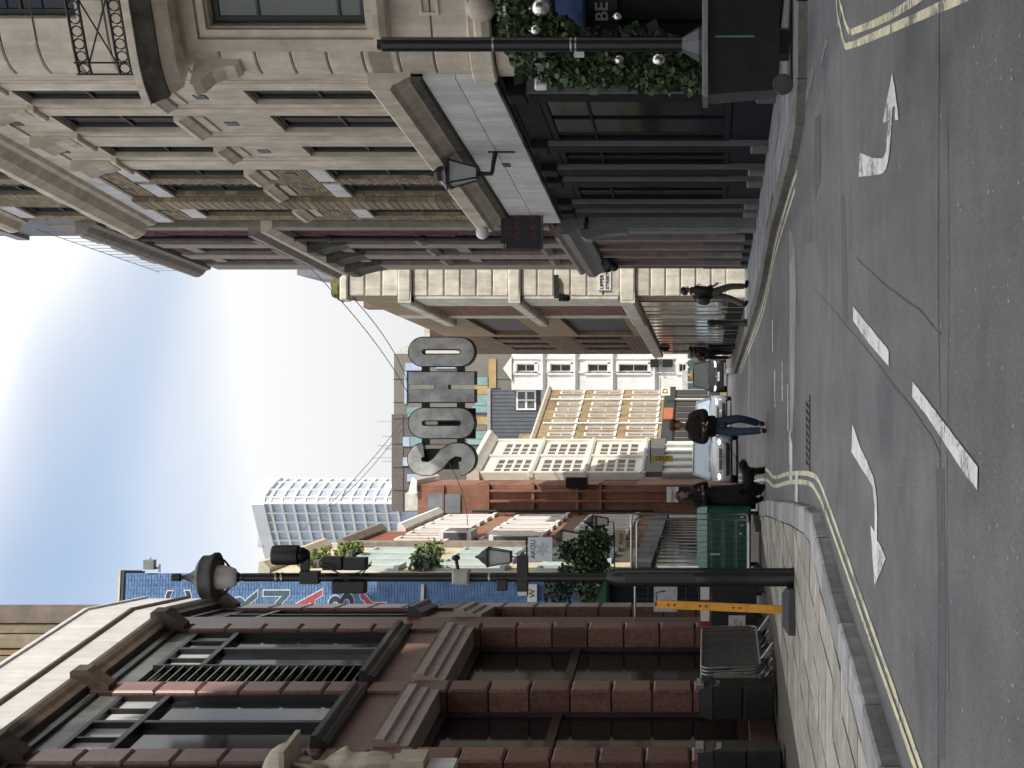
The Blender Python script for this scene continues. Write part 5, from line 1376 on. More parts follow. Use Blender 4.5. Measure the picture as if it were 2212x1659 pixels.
# wall lanterns on the left terrace
def wall_lantern(label, loc, s=1.0, rz=0.0):
    t_ = thing('wall_lantern', label, 'lantern', loc, rz, 'lanterns along the left terrace')
    fr_ = MB(); gl = MB()
    for (sx, sy) in ((-1, -1), (1, -1), (1, 1), (-1, 1)):
        fr_.tube([(sx * .11 * s, sy * .11 * s, -.22 * s), (sx * .18 * s, sy * .18 * s, .22 * s)], .014 * s, 4)
    fr_.box(-.2 * s, .2 * s, -.2 * s, .2 * s, .22 * s, .26 * s).box(-.12 * s, .12 * s, -.12 * s, .12 * s, -.25 * s, -.22 * s)
    fr_.build('frame', iron, t_)
    gl.add([(-.1 * s, -.1 * s, -.22 * s), (.1 * s, -.1 * s, -.22 * s), (.1 * s, .1 * s, -.22 * s), (-.1 * s, .1 * s, -.22 * s), (-.17 * s, -.17 * s, .22 * s), (.17 * s, -.17 * s, .22 * s), (.17 * s, .17 * s, .22 * s), (-.17 * s, .17 * s, .22 * s)], [(0, 1, 5, 4), (1, 2, 6, 5), (2, 3, 7, 6), (3, 0, 4, 7)])
    gl.build('glass', M('frosted_glass', (0.55, 0.56, 0.54), .35, .1), t_)
    MB().lathe([(.2 * s, .26 * s), (.12 * s, .38 * s), (.04 * s, .46 * s), (.02 * s, .52 * s)], 4).build('cap', iron, t_)
    MB().tube([(0, 0, -.25 * s), (0, 0, -.4 * s), (-.35 * s, 0, -.42 * s), (-.6 * s, 0, -.3 * s)], .02 * s, 6).build('bracket', iron, t_)
    return t_
p = P(1080, 1203, 40.5); wall_lantern('large square wall lantern just right of the lamp post', tuple(p), 1.25)
p = P(1297, 1127, 52); wall_lantern('small wall lantern above the hanging shrub', tuple(p), 1.1)
p = P(1233, 1160, 46); wall_lantern('wall lantern between the white snowflake sign and shrub', tuple(p), 1.1)

# hanging shrub over the shop, projecting signs
sh = thing('hanging_shrub', 'big dark green hanging shrub over the shopfront behind the lamp post', 'shrub', tuple(P(1270, 1190, 40)))
MB().tube([(-.75, .1, -.2), (.9, .1, -.2)], .04, 6).build('branch', M('bark', (0.06, 0.045, 0.03), .9), sh)
leaves('foliage', blob([((-.1, 0, .05), (.45, .4, .55)), ((.25, 0, -.2), (.4, .4, .5)), ((-.45, 0, -.1), (.4, .35, .5)), ((.0, .1, .5), (.25, .25, .25)), ((-.9, .1, -.05), (.5, .3, .35))]), 2600, .11, leaf_dk, sh)
leaves('foliage', blob([((.2, -.25, -.2), (.4, .2, .5)), ((-.2, -.25, .1), (.4, .2, .5))]), 500, .10, leaf_md, sh)
s1 = thing('snowflake_sign', 'square white projecting sign with grey snowflake pattern', 'sign', tuple(P(1167, 1186, 39.5)))
MB().box(-.31, .30, -.03, .03, -.31, .31).build('board', M('sign_pale', (0.70, 0.76, 0.78), .5, .05), s1)
text('AKOU', .17, ink, s1, (0, -.034, .18), name='sign_lettering', ext=.002)
sf = M('pale_grey_print', (0.50, 0.55, 0.57), .6)
for k in range(6):
    a = math.pi * k / 3; q = MB()
    q.add([(.03 * math.cos(a) - .025 * math.sin(a), -.034, -.06 + .03 * math.sin(a) + .025 * math.cos(a)), (.15 * math.cos(a + .25), -.034, -.06 + .15 * math.sin(a + .25)), (.2 * math.cos(a), -.034, -.06 + .2 * math.sin(a)), (.15 * math.cos(a - .25), -.034, -.06 + .15 * math.sin(a - .25)), (.03 * math.cos(a) + .025 * math.sin(a), -.034, -.06 + .03 * math.sin(a) - .025 * math.cos(a))], [(0, 1, 2, 3, 4)])
    q.build('snowflake_arm', sf, s1)
MB().box(-.9, .30, -.015, .015, .33, .37).build('bracket', iron, s1)
s2 = thing('cardboard_sign', 'tan projecting sign board with dark script lettering', 'sign', tuple(P(1341, 1164, 38)))
MB().box(-.22, .21, -.03, .03, -.125, .13).build('board', M('tan_board', (0.33, 0.28, 0.20), .7, .1), s2); text('fussy', .14, ink, s2, (0, -.034, 0), name='sign_lettering', ext=.002, shear=.2)
MB().box(-.9, .2, -.015, .015, .14, .17).build('bracket', iron, s2)

# shop under the terrace behind the fence: pale columns

# ------------------------------------------------------------------ hanging SOHO letters
DS = 50.0; fs = P(954, 877, DS)
so_ = thing('hanging_letters', 'large grey metal letters SOHO hung on wires across the street', 'sign', (fs.x, fs.y, fs.z))
pm = DS / FPX
lface = M('brushed_letter_face', (0.24, 0.25, 0.255), .5, .3, 1.7, col2=(0.52, 0.52, 0.51)); lrim = M('letter_black', (0.012, 0.012, 0.014), .5)
def stad(w_, h_, n_=10):
    r_ = w_ / 2; out = []
    for k in range(n_ + 1): a = math.pi * k / n_; out.append((r_ * math.cos(a), h_ / 2 - r_ + r_ * math.sin(a)))
    for k in range(n_ + 1): a = math.pi + math.pi * k / n_; out.append((r_ * math.cos(a), -h_ / 2 + r_ + r_ * math.sin(a)))
    return out
def ringshape(outer, inner, y0, y1):
    b = MB(); n_ = len(outer)
    for y in (y0, y1):
        for p in outer: b.v.append((p[0], y, p[1]))
        for p in inner: b.v.append((p[0], y, p[1]))
    for i in range(n_):
        j = (i + 1) % n_
        b.f += [(i, j, n_ + j, n_ + i), (2 * n_ + i, 3 * n_ + i, 3 * n_ + j, 2 * n_ + j), (i, 2 * n_ + i, 2 * n_ + j, j), (n_ + i, n_ + j, 3 * n_ + j, 3 * n_ + i)]
    return b
def polyshape(poly, y0, y1):
    b = MB(); n_ = len(poly)
    b.v = [(p[0], y0, p[1]) for p in poly] + [(p[0], y1, p[1]) for p in poly]
    b.f = [tuple(range(n_)), tuple(range(2 * n_ - 1, n_ - 1, -1))] + [(i, n_ + i, n_ + (i + 1) % n_, (i + 1) % n_) for i in range(n_)]
    return b
def letter(kind, yc, w_, h_):
    lx = (877 - yc) * pm; w_, h_ = w_ * pm, h_ * pm
    if kind == 'O':
        lo = ringshape(stad(w_, h_), stad(w_ * .11, h_ * .55), -.02, .42).build('letter', lrim, so_, (lx, 0, 0))
        ringshape(stad(w_ * .93, h_ * .968), stad(w_ * .18, h_ * .585), -.05, -.021).build('letter_face', lface, lo)
    elif kind == 'H':
        def H(w, h, s, c):
            return [(-w/2, -h/2), (-w/2 + s, -h/2), (-w/2 + s, -c), (w/2 - s, -c), (w/2 - s, -h/2), (w/2, -h/2), (w/2, h/2), (w/2 - s, h/2), (w/2 - s, c), (-w/2 + s, c), (-w/2 + s, h/2), (-w/2, h/2)]
        def Hsolid(w, h, s, c, y0, y1): return MB().box(-w/2, -w/2 + s, y0, y1, -h/2, h/2).box(w/2 - s, w/2, y0, y1, -h/2, h/2).box(-w/2 + s, w/2 - s, y0, y1, -c, c)
        lo = Hsolid(w_, h_, w_ * .43, h_ * .11, -.02, .42).build('letter', lrim, so_, (lx, 0, 0))
        Hsolid(w_ * .94, h_ * .972, w_ * .395, h_ * .10, -.05, -.021).build('letter_face', lface, lo)
    else:
        # S as a thick stroke along a curve
        def S(sw, y0, y1):
            R1 = w_ / 2 - .42 * w_ / 2; top = h_ / 2 - .42 * w_ / 2 - R1 * 1.0; pts_ = []
            for k in range(13):
                a = R(0) + R(180) * k / 12; pts_.append((R1 * math.cos(a), h_ * .265 + (h_ * .5 - .42 * w_ / 2 - h_ * .265) * math.sin(a)))
            pts_ += [(-R1, h_ * .17), (-R1 * .45, h_ * .05), (R1 * .45, -h_ * .05), (R1, -h_ * .17)]
            for k in range(13):
                a = R(0) - R(180) * k / 12; pts_.append((R1 * math.cos(a), -h_ * .265 + (h_ * .5 - .42 * w_ / 2 - h_ * .265) * math.sin(a)))
            pts_ = [(p[0], p[1]) for p in pts_]; L_, R_ = [], []
            for i, p in enumerate(pts_):
                a_, c_ = Vector(pts_[max(0, i - 1)]), Vector(pts_[min(len(pts_) - 1, i + 1)]); d = (c_ - a_).normalized(); n2 = Vector((-d.y, d.x)) * sw / 2
                L_.append(Vector(p) + n2); R_.append(Vector(p) - n2)
            b = MB(); m_ = len(pts_)
            for y in (y0, y1): b.v += [(q.x, y, q.y) for q in L_] + [(q.x, y, q.y) for q in R_]
            for i in range(m_ - 1):
                b.f += [(i, i + 1, m_ + i + 1, m_ + i), (2 * m_ + i, 3 * m_ + i, 3 * m_ + i + 1, 2 * m_ + i + 1), (i, 2 * m_ + i, 2 * m_ + i + 1, i + 1), (m_ + i, m_ + i + 1, 3 * m_ + i + 1, 3 * m_ + i)]
            b.f += [(0, m_, 3 * m_, 2 * m_), (m_ - 1, 3 * m_ - 1, 4 * m_ - 1, 2 * m_ - 1)]
            return b
        lo = S(w_ * .47, -.02, .42).build('letter', lrim, so_, (lx, 0, 0)); S(w_ * .415, -.05, -.021).build('letter_face', lface, lo)
letter('O', 760, 66, 146); letter('H', 836, 68, 146); letter('O', 914, 69, 146); letter('S', 992, 69, 146)
for (y0, y1) in ((793, 802), (870, 879), (949, 958)):
    for z in (-.6, .55): MB().box((877 - y1) * pm - .06, (877 - y0) * pm + .06, .1, .3, z - .12, z + .12).build('link_bar', lrim, so_)
block('back_plate', so_, (877 - 1015) * pm, (877 - 970) * pm, -.40, -.30, -.75, .62, lrim)
block('back_plate', so_, (877 - 948) * pm, (877 - 882) * pm, -.42, -.41, -1.05, .2, lrim)
# suspension and span wires
wr = M('wire_grey', (0.14, 0.14, 0.14), .6)
def wire(label, a, b_, sag=0.0, r_=.013):
    a, b_ = Vector(a), Vector(b_); pts_ = [a.lerp(b_, k / 12) + Vector((0, 0, -sag * 4 * (k / 12) * (1 - k / 12))) for k in range(13)]
    o = MB().tube(pts_, r_, 5).build('span_wire', wr); tag(o, label, 'wire', 'wires holding the hanging letters'); return o
ra, rb_ = P(640, 548, 40.0), P(743, 622, 41.0)
la, lb_ = P(650, 1148, 53.0), P(690, 1120, 57.0)
wire('upper span wire from the dark red brick cornice to the letters', ra, P(884, 855, DS), .25)
wire('lower span wire from the grey corner building to the letters', rb_, P(884, 838, DS + .3), .25)
wire('upper span wire from the letters to the white dormer', P(884, 890, DS), la, .2)
wire('lower span wire from the letters to the left terrace', P(884, 905, DS + .3), lb_, .2)
wire('thin black cable from the letter S down to the terrace', P(970, 1000, DS), P(1010, 1135, 55), .15)
# ------------------------------------------------------------------ lamp post on the left pavement
lp = G(1715, 1247, .12); lp = Vector((lp.x, lp.y, .12)); LD = lp.y; k_ = LD / FPX
def lz(x): return HCAM + (XH - x) / FPX * LD - .12
la_ = thing('street_lamp', 'black lamp post with dish top lantern and camera boxes on the left pavement', 'street lamp', tuple(lp))
b = MB().lathe([(.112, 0), (.112, .02), (.106, .05), (.106, lz(1540)), (.109, lz(1538)), (.109, lz(1512)), (.106, lz(1510)), (.106, lz(1332)), (.055, lz(1311))], 24)
b.build('base_column', polemat, la_, smooth=40)
MB().lathe([(.052, lz(1318)), (.050, lz(900)), (.048, lz(528))], 18).build('shaft', polemat, la_, smooth=40)
block('access_door', la_, -.05, .05, .100, .112, lz(1500), lz(1350), polemat, .004)
hd = MB().lathe([(.03, lz(530)), (.045, lz(526)), (.04, lz(520)), (.06, lz(514))], 16); hd.build('lamp_neck', polemat, la_, smooth=40)
MB().lathe([(.05, lz(514)), (.10, lz(508)), (.128, lz(496)), (.138, lz(482)), (.14, lz(470))], 24).build('lamp_bowl', M('lamp_glass', (0.62, 0.60, 0.57), .15, .05, 2, spec=.6), la_, smooth=60)
for s_ in (-1, 1): MB().tube([(s_ * .03, 0, lz(510)), (s_ * .19, 0, lz(485)), (s_ * .24, 0, lz(468))], .013, 6).build('lamp_arm', polemat, la_)
MB().lathe([(.16, lz(470)), (.285, lz(470)), (.285, lz(464)), (.255, lz(455)), (.25, lz(440)), (.20, lz(432)), (.10, lz(424)), (.06, lz(414)), (.035, lz(405)), (.025, lz(398)), (.025, lz(392)), (.045, lz(390)), (.042, lz(372)), (.02, lz(370))], 32).build('lamp_canopy', M('lamp_olive_black', (0.02, 0.021, 0.018), .5, .3, 6), la_, smooth=35)
def off(y): return (1246 - y) * k_
pb_ = M('black_plastic', (0.012, 0.012, 0.013), .5, .2, 6)
MB().lathe([(.113, lz(645)), (.115, lz(640)), (.115, lz(595)), (.105, lz(589))], 24, (off(1198), 0, 0)).build('camera_housing', pb_, la_, smooth=40)
MB().lathe([(.05, lz(668)), (.09, lz(655)), (.095, lz(645))], 20, (off(1198), 0, 0)).build('camera_dome', glass_dk, la_, smooth=True)
MB().box(-.02, off(1198), -.03, .03, lz(668), lz(650)).box(-.07, .07, -.075, .075, lz(690), lz(650)).build('camera_bracket', pb_, la_)
block('control_box', la_, off(1229), off(1201), -.07, .1, lz(742), lz(700), pb_, .01); block('control_box', la_, off(1229), off(1203), -.07, .1, lz(793), lz(745), pb_, .01); block('control_box', la_, off(1279), off(1253), -.07, .1, lz(791), lz(721), pb_, .01)
for (y0, y1) in ((1215, 1250), (1222, 1240)):
    pts_ = [(off(y0), -.12, lz(700)), (off(y0) - .02, -.14, lz(720)), (off(y1), -.15, lz(755)), (off(y1) + .05, -.15, lz(785)), (off(y0) + .03, -.12, lz(808))]
    MB().tube(pts_, .008, 6).build("cable", pb_, la_)
block('junction_box', la_, off(1259), off(1228), -.02, .14, lz(1016), lz(980), M('grey_box', (0.42, 0.42, 0.38), .6, .15, 5, streak=.2), .02)
MB().tube([(off(1232), 0, lz(990)), (off(1206), 0, lz(985))], .02, 8).ell((off(1204), 0, lz(985)), (.035, .035, .05), 10, 6).build('sensor', pb_, la_)
block('banner_bracket', la_, off(1285), off(1200), -.03, .05, lz(1141), lz(1117), pb_, .006); block('strap_box', la_, off(1274), off(1250), -.03, .07, lz(1096), lz(1074), pb_, .006)
block('strap_label', la_, off(1284), off(1276), .051, .056, lz(1139), lz(1119), M('label_white', (0.6, 0.6, 0.6), .5))
for x in (600, 612, 1060, 1420): MB().lathe([(.054, lz(x)), (.056, lz(x) + .004), (.056, lz(x) + .02), (.054, lz(x) + .024)], 18).build('strap', M('steel_strap', (0.4, 0.4, 0.4), .3, metal=.9), la_)

# ------------------------------------------------------------------ yellow post in rubber foot
yp = G(1716, 1318, .12)
py = thing('yellow_post', 'yellow perforated barrier post standing in a black rubber foot', 'barrier post', (yp.x, yp.y, .125))
ym = M('signal_yellow', (0.62, 0.28, 0.015), .45, .2, 6, streak=.15); rub = M('recycled_rubber', (0.05, 0.052, 0.055), .75, .25, 9, bump=.2)
tp = 1.56
pst = MB().box(-.045, .045, -.03, .03, .12, tp)
pst.xf(Matrix.Shear('XY', 4, (0.045, 0)))
pst.build('post', ym, py)
for z in (.62, .69, 1.0, 1.07, 1.36, 1.43): MB().lathe([(.013, -.0005), (.013, .004)], 10).xf(Matrix.Translation((.045 * z, -.031, z)) @ Matrix.Rotation(R(90), 4, 'X')).build('hole', crack_m, py)
MB().box(.05, .09, -.02, .02, tp - .03, tp + .02).tube([(.07, 0, tp), (.2, 0, tp + .01), (.22, 0, tp - .1)], .008, 5).build('hook', pb_, py)
rf = MB(); bx0, bx1 = -.25, .25
rf.add([(-.26, -.2, 0), (.25, -.2, 0), (.25, .2, 0), (-.26, .2, 0), (-.26, -.2, .07), (.25, -.2, .07), (.25, .2, .07), (-.26, .2, .07), (-.17, -.13, .135), (.17, -.13, .135), (.17, .13, .135), (-.17, .13, .135)],
       [(0, 3, 2, 1), (0, 1, 5, 4), (1, 2, 6, 5), (2, 3, 7, 6), (3, 0, 4, 7), (4, 5, 9, 8), (5, 6, 10, 9), (6, 7, 11, 10), (7, 4, 8, 11), (8, 9, 10, 11)])
rf.build('rubber_foot', rub, py)

# ------------------------------------------------------------------ litter bins by the granite piers
binm = M('black_bin_paint', (0.018, 0.022, 0.021), .38, .25, 6, bump=.03); chrome = M('steel_trim', (0.5, 0.5, 0.48), .25, .1, metal=.9)
def litter_bin(label, loc, rz, w_=.5, d_=.5, h_=1.12):
    t_ = thing('litter_bin', label, 'bin', loc, rz, 'litter bins along the granite wall')
    MB().chbox(-w_/2, w_/2, -d_/2, d_/2, 0.02, h_ * .42, .02).build('lower_body', binm, t_)
    MB().chbox(-w_/2, w_/2, -d_/2, d_/2, h_ * .425, h_ * .82, .02).build('upper_body', binm, t_)
    MB().add([(-w_/2, -d_/2, h_ * .82), (w_/2, -d_/2, h_ * .82), (w_/2, d_/2, h_ * .82), (-w_/2, d_/2, h_ * .82), (-w_/2 + .05, -d_/2 + .05, h_), (w_/2 - .05, -d_/2 + .05, h_), (w_/2 - .05, d_/2 - .05, h_), (-w_/2 + .05, d_/2 - .05, h_)],
             [(0, 1, 5, 4), (1, 2, 6, 5), (2, 3, 7, 6), (3, 0, 4, 7), (4, 5, 6, 7)]).build('hood', binm, t_)
    MB().box(w_/2 - .05, w_/2 + .012, -d_/2 + .05, d_/2 - .05, h_ * .93, h_ + .03).build('lid_trim', chrome, t_)
    MB().box(w_/2 + .001, w_/2 + .008, -.12, .12, h_ * .72, h_ * .78).build('handle', chrome, t_)
    MB().box(w_/2 + .002, w_/2 + .01, -d_/2 + .06, -d_/2 + .11, h_ * .74, h_ * .80).build('lock', chrome, t_)
    return t_
litter_bin('black litter bin beside the second granite pier', (-4.66, 22.75, .12), R(-4))
litter_bin('black litter bin at the left edge against the near pier', (-4.98, 20.35, .12), R(-4), w_=.40, d_=.45)
bag = thing('white_rubbish_bag', 'crumpled white rubbish bag slumped behind the litter bin', 'bag', (-4.42, 23.3, .12))
b = MB(); sg_, rg_ = 14, 9
for i in range(rg_ + 1):
    k = i / rg_; rr = (.20 * math.sin(math.pi * (.12 + .88 * k) * .92) + .02) * (1.0 - .35 * k)
    for j in range(sg_):
        a = 2 * math.pi * j / sg_; r_ = rr * (1 + .22 * math.sin(3 * a + 7 * k) + .12 * random.uniform(-1, 1))
        b.v.append((r_ * math.cos(a) * .7, r_ * math.sin(a), .9 * k ** 1.1))
for i in range(rg_):
    for j in range(sg_): b.f.append((i * sg_ + j, i * sg_ + (j + 1) % sg_, (i + 1) * sg_ + (j + 1) % sg_, (i + 1) * sg_ + j))
b.build('sack', M('white_polythene', (0.55, 0.53, 0.47), .45, .12, 8, bump=.4, bscale=18), bag, smooth=True)
MB().box(-.12, .10, -.16, .16, 0, .26).build('paper_bundle', M('newsprint', (0.42, 0.41, 0.38), .8, .3, 12), bag)

# ------------------------------------------------------------------ crowd barriers stacked against the wall
steel = M('galvanised_steel', (0.30, 0.305, 0.30), .42, .25, 8, metal=.85)
def barrier(label, t0, n0, lean):
    o = FL.w(t0, n0, .12)
    t_ = thing('crowd_barrier', label, 'barrier', tuple(o), FL.rz, 'steel crowd barriers stacked by the granite wall')
    Lb, hb_, rc = 2.2, 1.08, .12; zb_ = .2; fr_ = []
    for (cx_, cz_, a0) in ((rc, zb_ + rc, 180), (Lb - rc, zb_ + rc, 270), (Lb - rc, hb_ - rc, 0), (rc, hb_ - rc, 90)):
        for k in range(5): a = R(a0 + 90 * k / 4); fr_.append((cx_ + rc * math.cos(a), -lean * (hb_ - cz_ - rc * math.sin(a)), cz_ + rc * math.sin(a)))
    MB().tube(fr_, .019, 7, closed=True).build('frame', steel, t_, smooth=True)
    br = MB()
    for k in range(1, 21):
        xx = Lb * k / 21; br.tube([(xx, -lean * (hb_ - zb_), zb_), (xx, 0, hb_)], .0055, 5)
    o_ = br.build('infill_bars', steel, t_); o_['kind'] = 'stuff'
    for xx in (.35, Lb - .35):
        MB().tube([(xx, -lean * .88 - .26, 0.01), (xx, -lean * .88, zb_), (xx, -lean * .88 + .22, .01)], .017, 6).build('foot', steel, t_)
nm = ['outermost', 'second', 'third', '', 'fourth', '', 'fifth', '', 'innermost']
for i in (0, 1, 2, 4, 6, 8): barrier('%s steel crowd barrier of the stack by the granite wall' % nm[i], FL.t(1449, .62) + .03 * (i % 3), .66 - i * .062, .03)

# ------------------------------------------------------------------ fence panels and boards at the corner
FX = 28.6
def fence_panel(label, y0, y1, D, x0, x1, sheet=None):
    a, b_ = P(x1, y0, D), P(x1, y1, D); t_ = thing('fence_panel', label, 'fence', (a.x, D, .12), 0, 'temporary fence panels at the corner')
    Wd = b_.x - a.x; z0, z1 = .22, HCAM + (XH - x0) / FPX * D - .12; rc = .09; fr_ = []
    for (cx_, cz_, a0) in ((rc, z0 + rc, 180), (Wd - rc, z0 + rc, 270), (Wd - rc, z1 - rc, 0), (rc, z1 - rc, 90)):
        for k in range(5): q = R(a0 + 90 * k / 4); fr_.append((cx_ + rc * math.cos(q), 0, cz_ + rc * math.sin(q)))
    MB().tube(fr_, .022, 8, closed=True).build('frame', M('pale_steel', (0.5, 0.5, 0.48), .4, .15, 8, metal=.6), t_, smooth=True)
    me_ = MB(); n_ = int(Wd / .1)
    for k in range(1, n_): me_.tube([(Wd * k / n_, 0, z0), (Wd * k / n_, 0, z1)], .0022, 4)
    for k in range(1, 9): me_.tube([(0, .004, z0 + (z1 - z0) * k / 9), (Wd, .004, z0 + (z1 - z0) * k / 9)], .0022, 4)
    o_ = me_.build('wire_mesh', steel, t_); o_['kind'] = 'stuff'
    for xx in (.12, Wd - .12): MB().box(xx - .09, xx + .09, -.25, .25, 0, .11).build('foot', rub, t_)
    return t_
fence_panel('tall wire fence panel between the lamp post and woman', 1252, 1122, FX, 1376, 1620)
fence_panel('narrow wire fence panel behind the first one', 1245, 1110, FX + .9, 1364, 1612)
fp3 = fence_panel('wire fence panel with a notice behind the yellow post', 1342, 1258, FX - .3, 1372, 1628)
block('notice', fp3, .18, .64, .03, .04, 1.55, 1.98, M('notice_paper', (0.62, 0.64, 0.70), .7, .08, 14, col2=(0.45, 0.47, 0.58)))
# teal green recycling container behind the fence
tg = M('teal_plastic', (0.012, 0.098, 0.07), .5, .2, 4)
gb2 = thing('recycling_container', 'dark teal green recycling container behind the wire fence', 'container', (P(1605, 1162, 30.2).x, 30.2, .12))
MB().chbox(-.62, .62, -.3, .5, .15, 1.0, .04).build('body', tg, gb2)
MB().add([(-.64, -.32, 1.0), (.64, -.32, 1.0), (.64, .52, 1.0), (-.64, .52, 1.0), (-.6, .1, 1.16), (.6, .1, 1.16), (.6, .5, 1.2), (-.6, .5, 1.2)], [(0, 1, 5, 4), (4, 5, 6, 7), (0, 4, 7, 3), (1, 2, 6, 5)]).build('lid', tg, gb2)
for k in range(5): MB().box(-.5 + k * .22, -.42 + k * .22, -.32, -.3, .25, .92).build('rib', tg, gb2)
for (a, z, w_) in ((.42, .3, .05), (.26, .3, .05), (.1, .32, .05), (-.3, .75, .16)): MB().box(a, a + .035, -.335, -.32, z, z + w_ * 1.2).build('label', M('label_white', (0.6, 0.6, 0.6), .5), gb2)
for s_ in (-1, 1): MB().lathe([(.08, -.03), (.08, .03)], 14).xf(Matrix.Translation((s_ * .5, -.1, .08)) @ Matrix.Rotation(R(90), 4, 'Y')).build('wheel', rub, gb2)
# black board with red and white strip
bd = thing('barrier_board', 'black board with red and white strip and white poster behind the yellow post', 'barrier', (P(1628, 1314, 27.4).x, 27.4, .12))
MB().chbox(-.50, .42, -.05, .05, .12, .92, .01).build('board', M('matt_black_board', (0.014, 0.015, 0.017), .55), bd)
rd_ = M('barrier_red', (0.38, 0.02, 0.025), .45)
for k, (a, c_) in enumerate(((-.40, -.22), (-.22, -.02), (-.02, .16), (.16, .38))): block('strip', bd, a, c_, .0, .06, .96, 1.12, white_fr if k % 2 else rd_)
block('poster', bd, -.48, -.12, .051, .056, .32, .62, M('poster_white', (0.7, 0.7, 0.68), .6)); text('KRUG', .09, ink, bd, (-.3, -.058, .50), name='sign_lettering', ext=.001); text('LUXE', .06, ink, bd, (-.3, -.058, .40), name='sign_lettering', ext=.001)
for s_ in (-.42, .34): MB().box(s_ - .03, s_ + .03, -.25, .25, 0, .12).box(s_ - .02, s_ + .02, -.02, .02, .1, 1.2).build('leg', blackmetal, bd)

# ------------------------------------------------------------------ wheeled bin, heater post and garland at the right corner
wbn = thing('wheeled_bin', 'big black wheeled bin at the kerb in front of the garlanded corner', 'bin', (4.16, 18.1, .12), R(-3))
MB().add([(-.74, -.35, .16), (.74, -.35, .16), (.74, .4, .16), (-.74, .4, .16), (-.80, -.42, .98), (.80, -.42, .98), (.80, .5, .98), (-.80, .5, .98)], [(0, 3, 2, 1), (0, 1, 5, 4), (1, 2, 6, 5), (2, 3, 7, 6), (3, 0, 4, 7), (4, 5, 6, 7)]).build('body', M('black_bin_plastic', (0.012, 0.013, 0.014), .42, .25, 5, bump=.05), wbn)
MB().chbox(-.84, .84, -.48, .52, .985, 1.05, .02).build('lid', M('grey_black_lid', (0.045, 0.047, 0.05), .35, .2, 5), wbn)
MB().box(-.84, .84, -.50, -.482, .985, 1.03).build('lid_edge', M('lid_highlight', (0.22, 0.22, 0.22), .3), wbn)
for xx in (-.68, .68): MB().lathe([(.10, -.035), (.12, -.03), (.12, .03), (.10, .035)], 18).xf(Matrix.Translation((xx, -.36, .12)) @ Matrix.Rotation(R(90), 4, 'Y') @ Matrix.Rotation(R(90), 4, 'X')).build('wheel', rub, wbn)
MB().tube([(-.15, -.46, .9), (-.15, -.47, .45)], .012, 6).build('strap', M('teal_strap', (0.06, 0.2, 0.19), .6), wbn)
hp = P(1500, 96, 18.75)
hpo = thing('black_post', 'thick black cut-off post with flared foot in front of the garland', 'post', (hp.x, 18.75, .12))
def hz(x): return HCAM + (XH - x) / FPX * 18.75 - .12
MB().lathe([(.20, 0), (.215, hz(1513)), (.215, hz(1509)), (.09, hz(1474)), (.086, hz(1470)), (.086, hz(826)), (.03, hz(826))], 8).build('foot', M('post_grey', (0.05, 0.055, 0.062), .4, .2, 6), hpo)
MB().lathe([(.088, hz(1472)), (.0875, hz(828)), (.07, hz(826))], 22).build('shaft', polemat, hpo, smooth=40)
MB().box(-.06, .05, -.05, .05, hz(826), hz(816)).build('stub', iron, hpo)
for x in (1068, 1236, 1246): MB().lathe([(.089, hz(x)), (.092, hz(x) + .003), (.092, hz(x) + .018), (.089, hz(x) + .021)], 22).build('band', M('steel_strap', (0.4, 0.4, 0.4), .3, metal=.9), hpo)
block('tag', hpo, -.16, -.09, .0, .01, hz(1262), hz(1240), M('label_white', (0.6, 0.6, 0.6), .5))
gd = thing('garland', 'thick evergreen garland round the corner entrance', 'garland', (0, 0, 0))
cs = []
for (x, y) in ((1110, 10), (1115, 40), (1120, 70), (1130, 100), (1150, 130), (1190, 140), (1230, 150), (1270, 152), (1310, 150), (1350, 150), (1390, 155), (1430, 158), (1465, 150), (1485, 165), (1180, 60), (1215, 75), (1290, 100), (1360, 95), (1420, 105), (1150, 60), (1140, 20), (1250, 110), (1460, 120)):
    q = P(x, y, 20.0); cs.append(((q.x, q.y, q.z), (.22, .2, .22)))
leaves('foliage', blob(cs), 9500, .075, leaf_dk, gd); leaves('foliage', blob(cs), 700, .17, leaf_dk, gd); leaves('foliage', blob([((c_[0], c_[1] - .15, c_[2]), r_) for c_, r_ in cs[:16]]), 2600, .085, leaf_md, gd)
leaves('foliage', blob([((c_[0], c_[1] - .18, c_[2]), (.18, .12, .18)) for c_, r_ in cs[:6]]), 260, .11, M('silver_leaf', (0.3, 0.33, 0.30), .6, .2), gd)
sil = M('silver_bauble', (0.75, 0.75, 0.74), .08, .05, 12, metal=1.0, bump=.25, bscale=60)
nmb = ['largest silver bauble at the top of the garland', 'small silver bauble with warm glints near the top of the garland', 'silver bauble halfway down the garland beside the post', 'big silver bauble near the foot of the garland', 'little white bauble beside the lettering board']
for i, (x, y, r_) in enumerate(((1169, 18, .14), (1157, 66, .08), (1338, 130, .075), (1423, 130, .10), (1334, 36, .06))):
    q = P(x, y, 19.72); bo = thing('bauble', nmb[i], 'bauble', tuple(q), 0, 'silver baubles on the garland')
    MB().ell((0, 0, 0), (r_, r_, r_), 20, 12).build('ball', sil, bo, smooth=True); MB().tube([(0, 0, r_ * .97), (0, 0, r_ * 1.15)], r_ * .18, 8).build('cap', chrome, bo)
sk = thing('wall_spotlight', 'small white cylindrical spotlight above the shop window', 'light', tuple(P(1168, 187, 20.9)))
MB().lathe([(.05, -.08), (.055, .06), (.03, .08)], 14).build('body', white_fr, sk, smooth=40); MB().box(-.015, .1, -.02, .02, .05, .08).build('bracket', white_fr, sk)

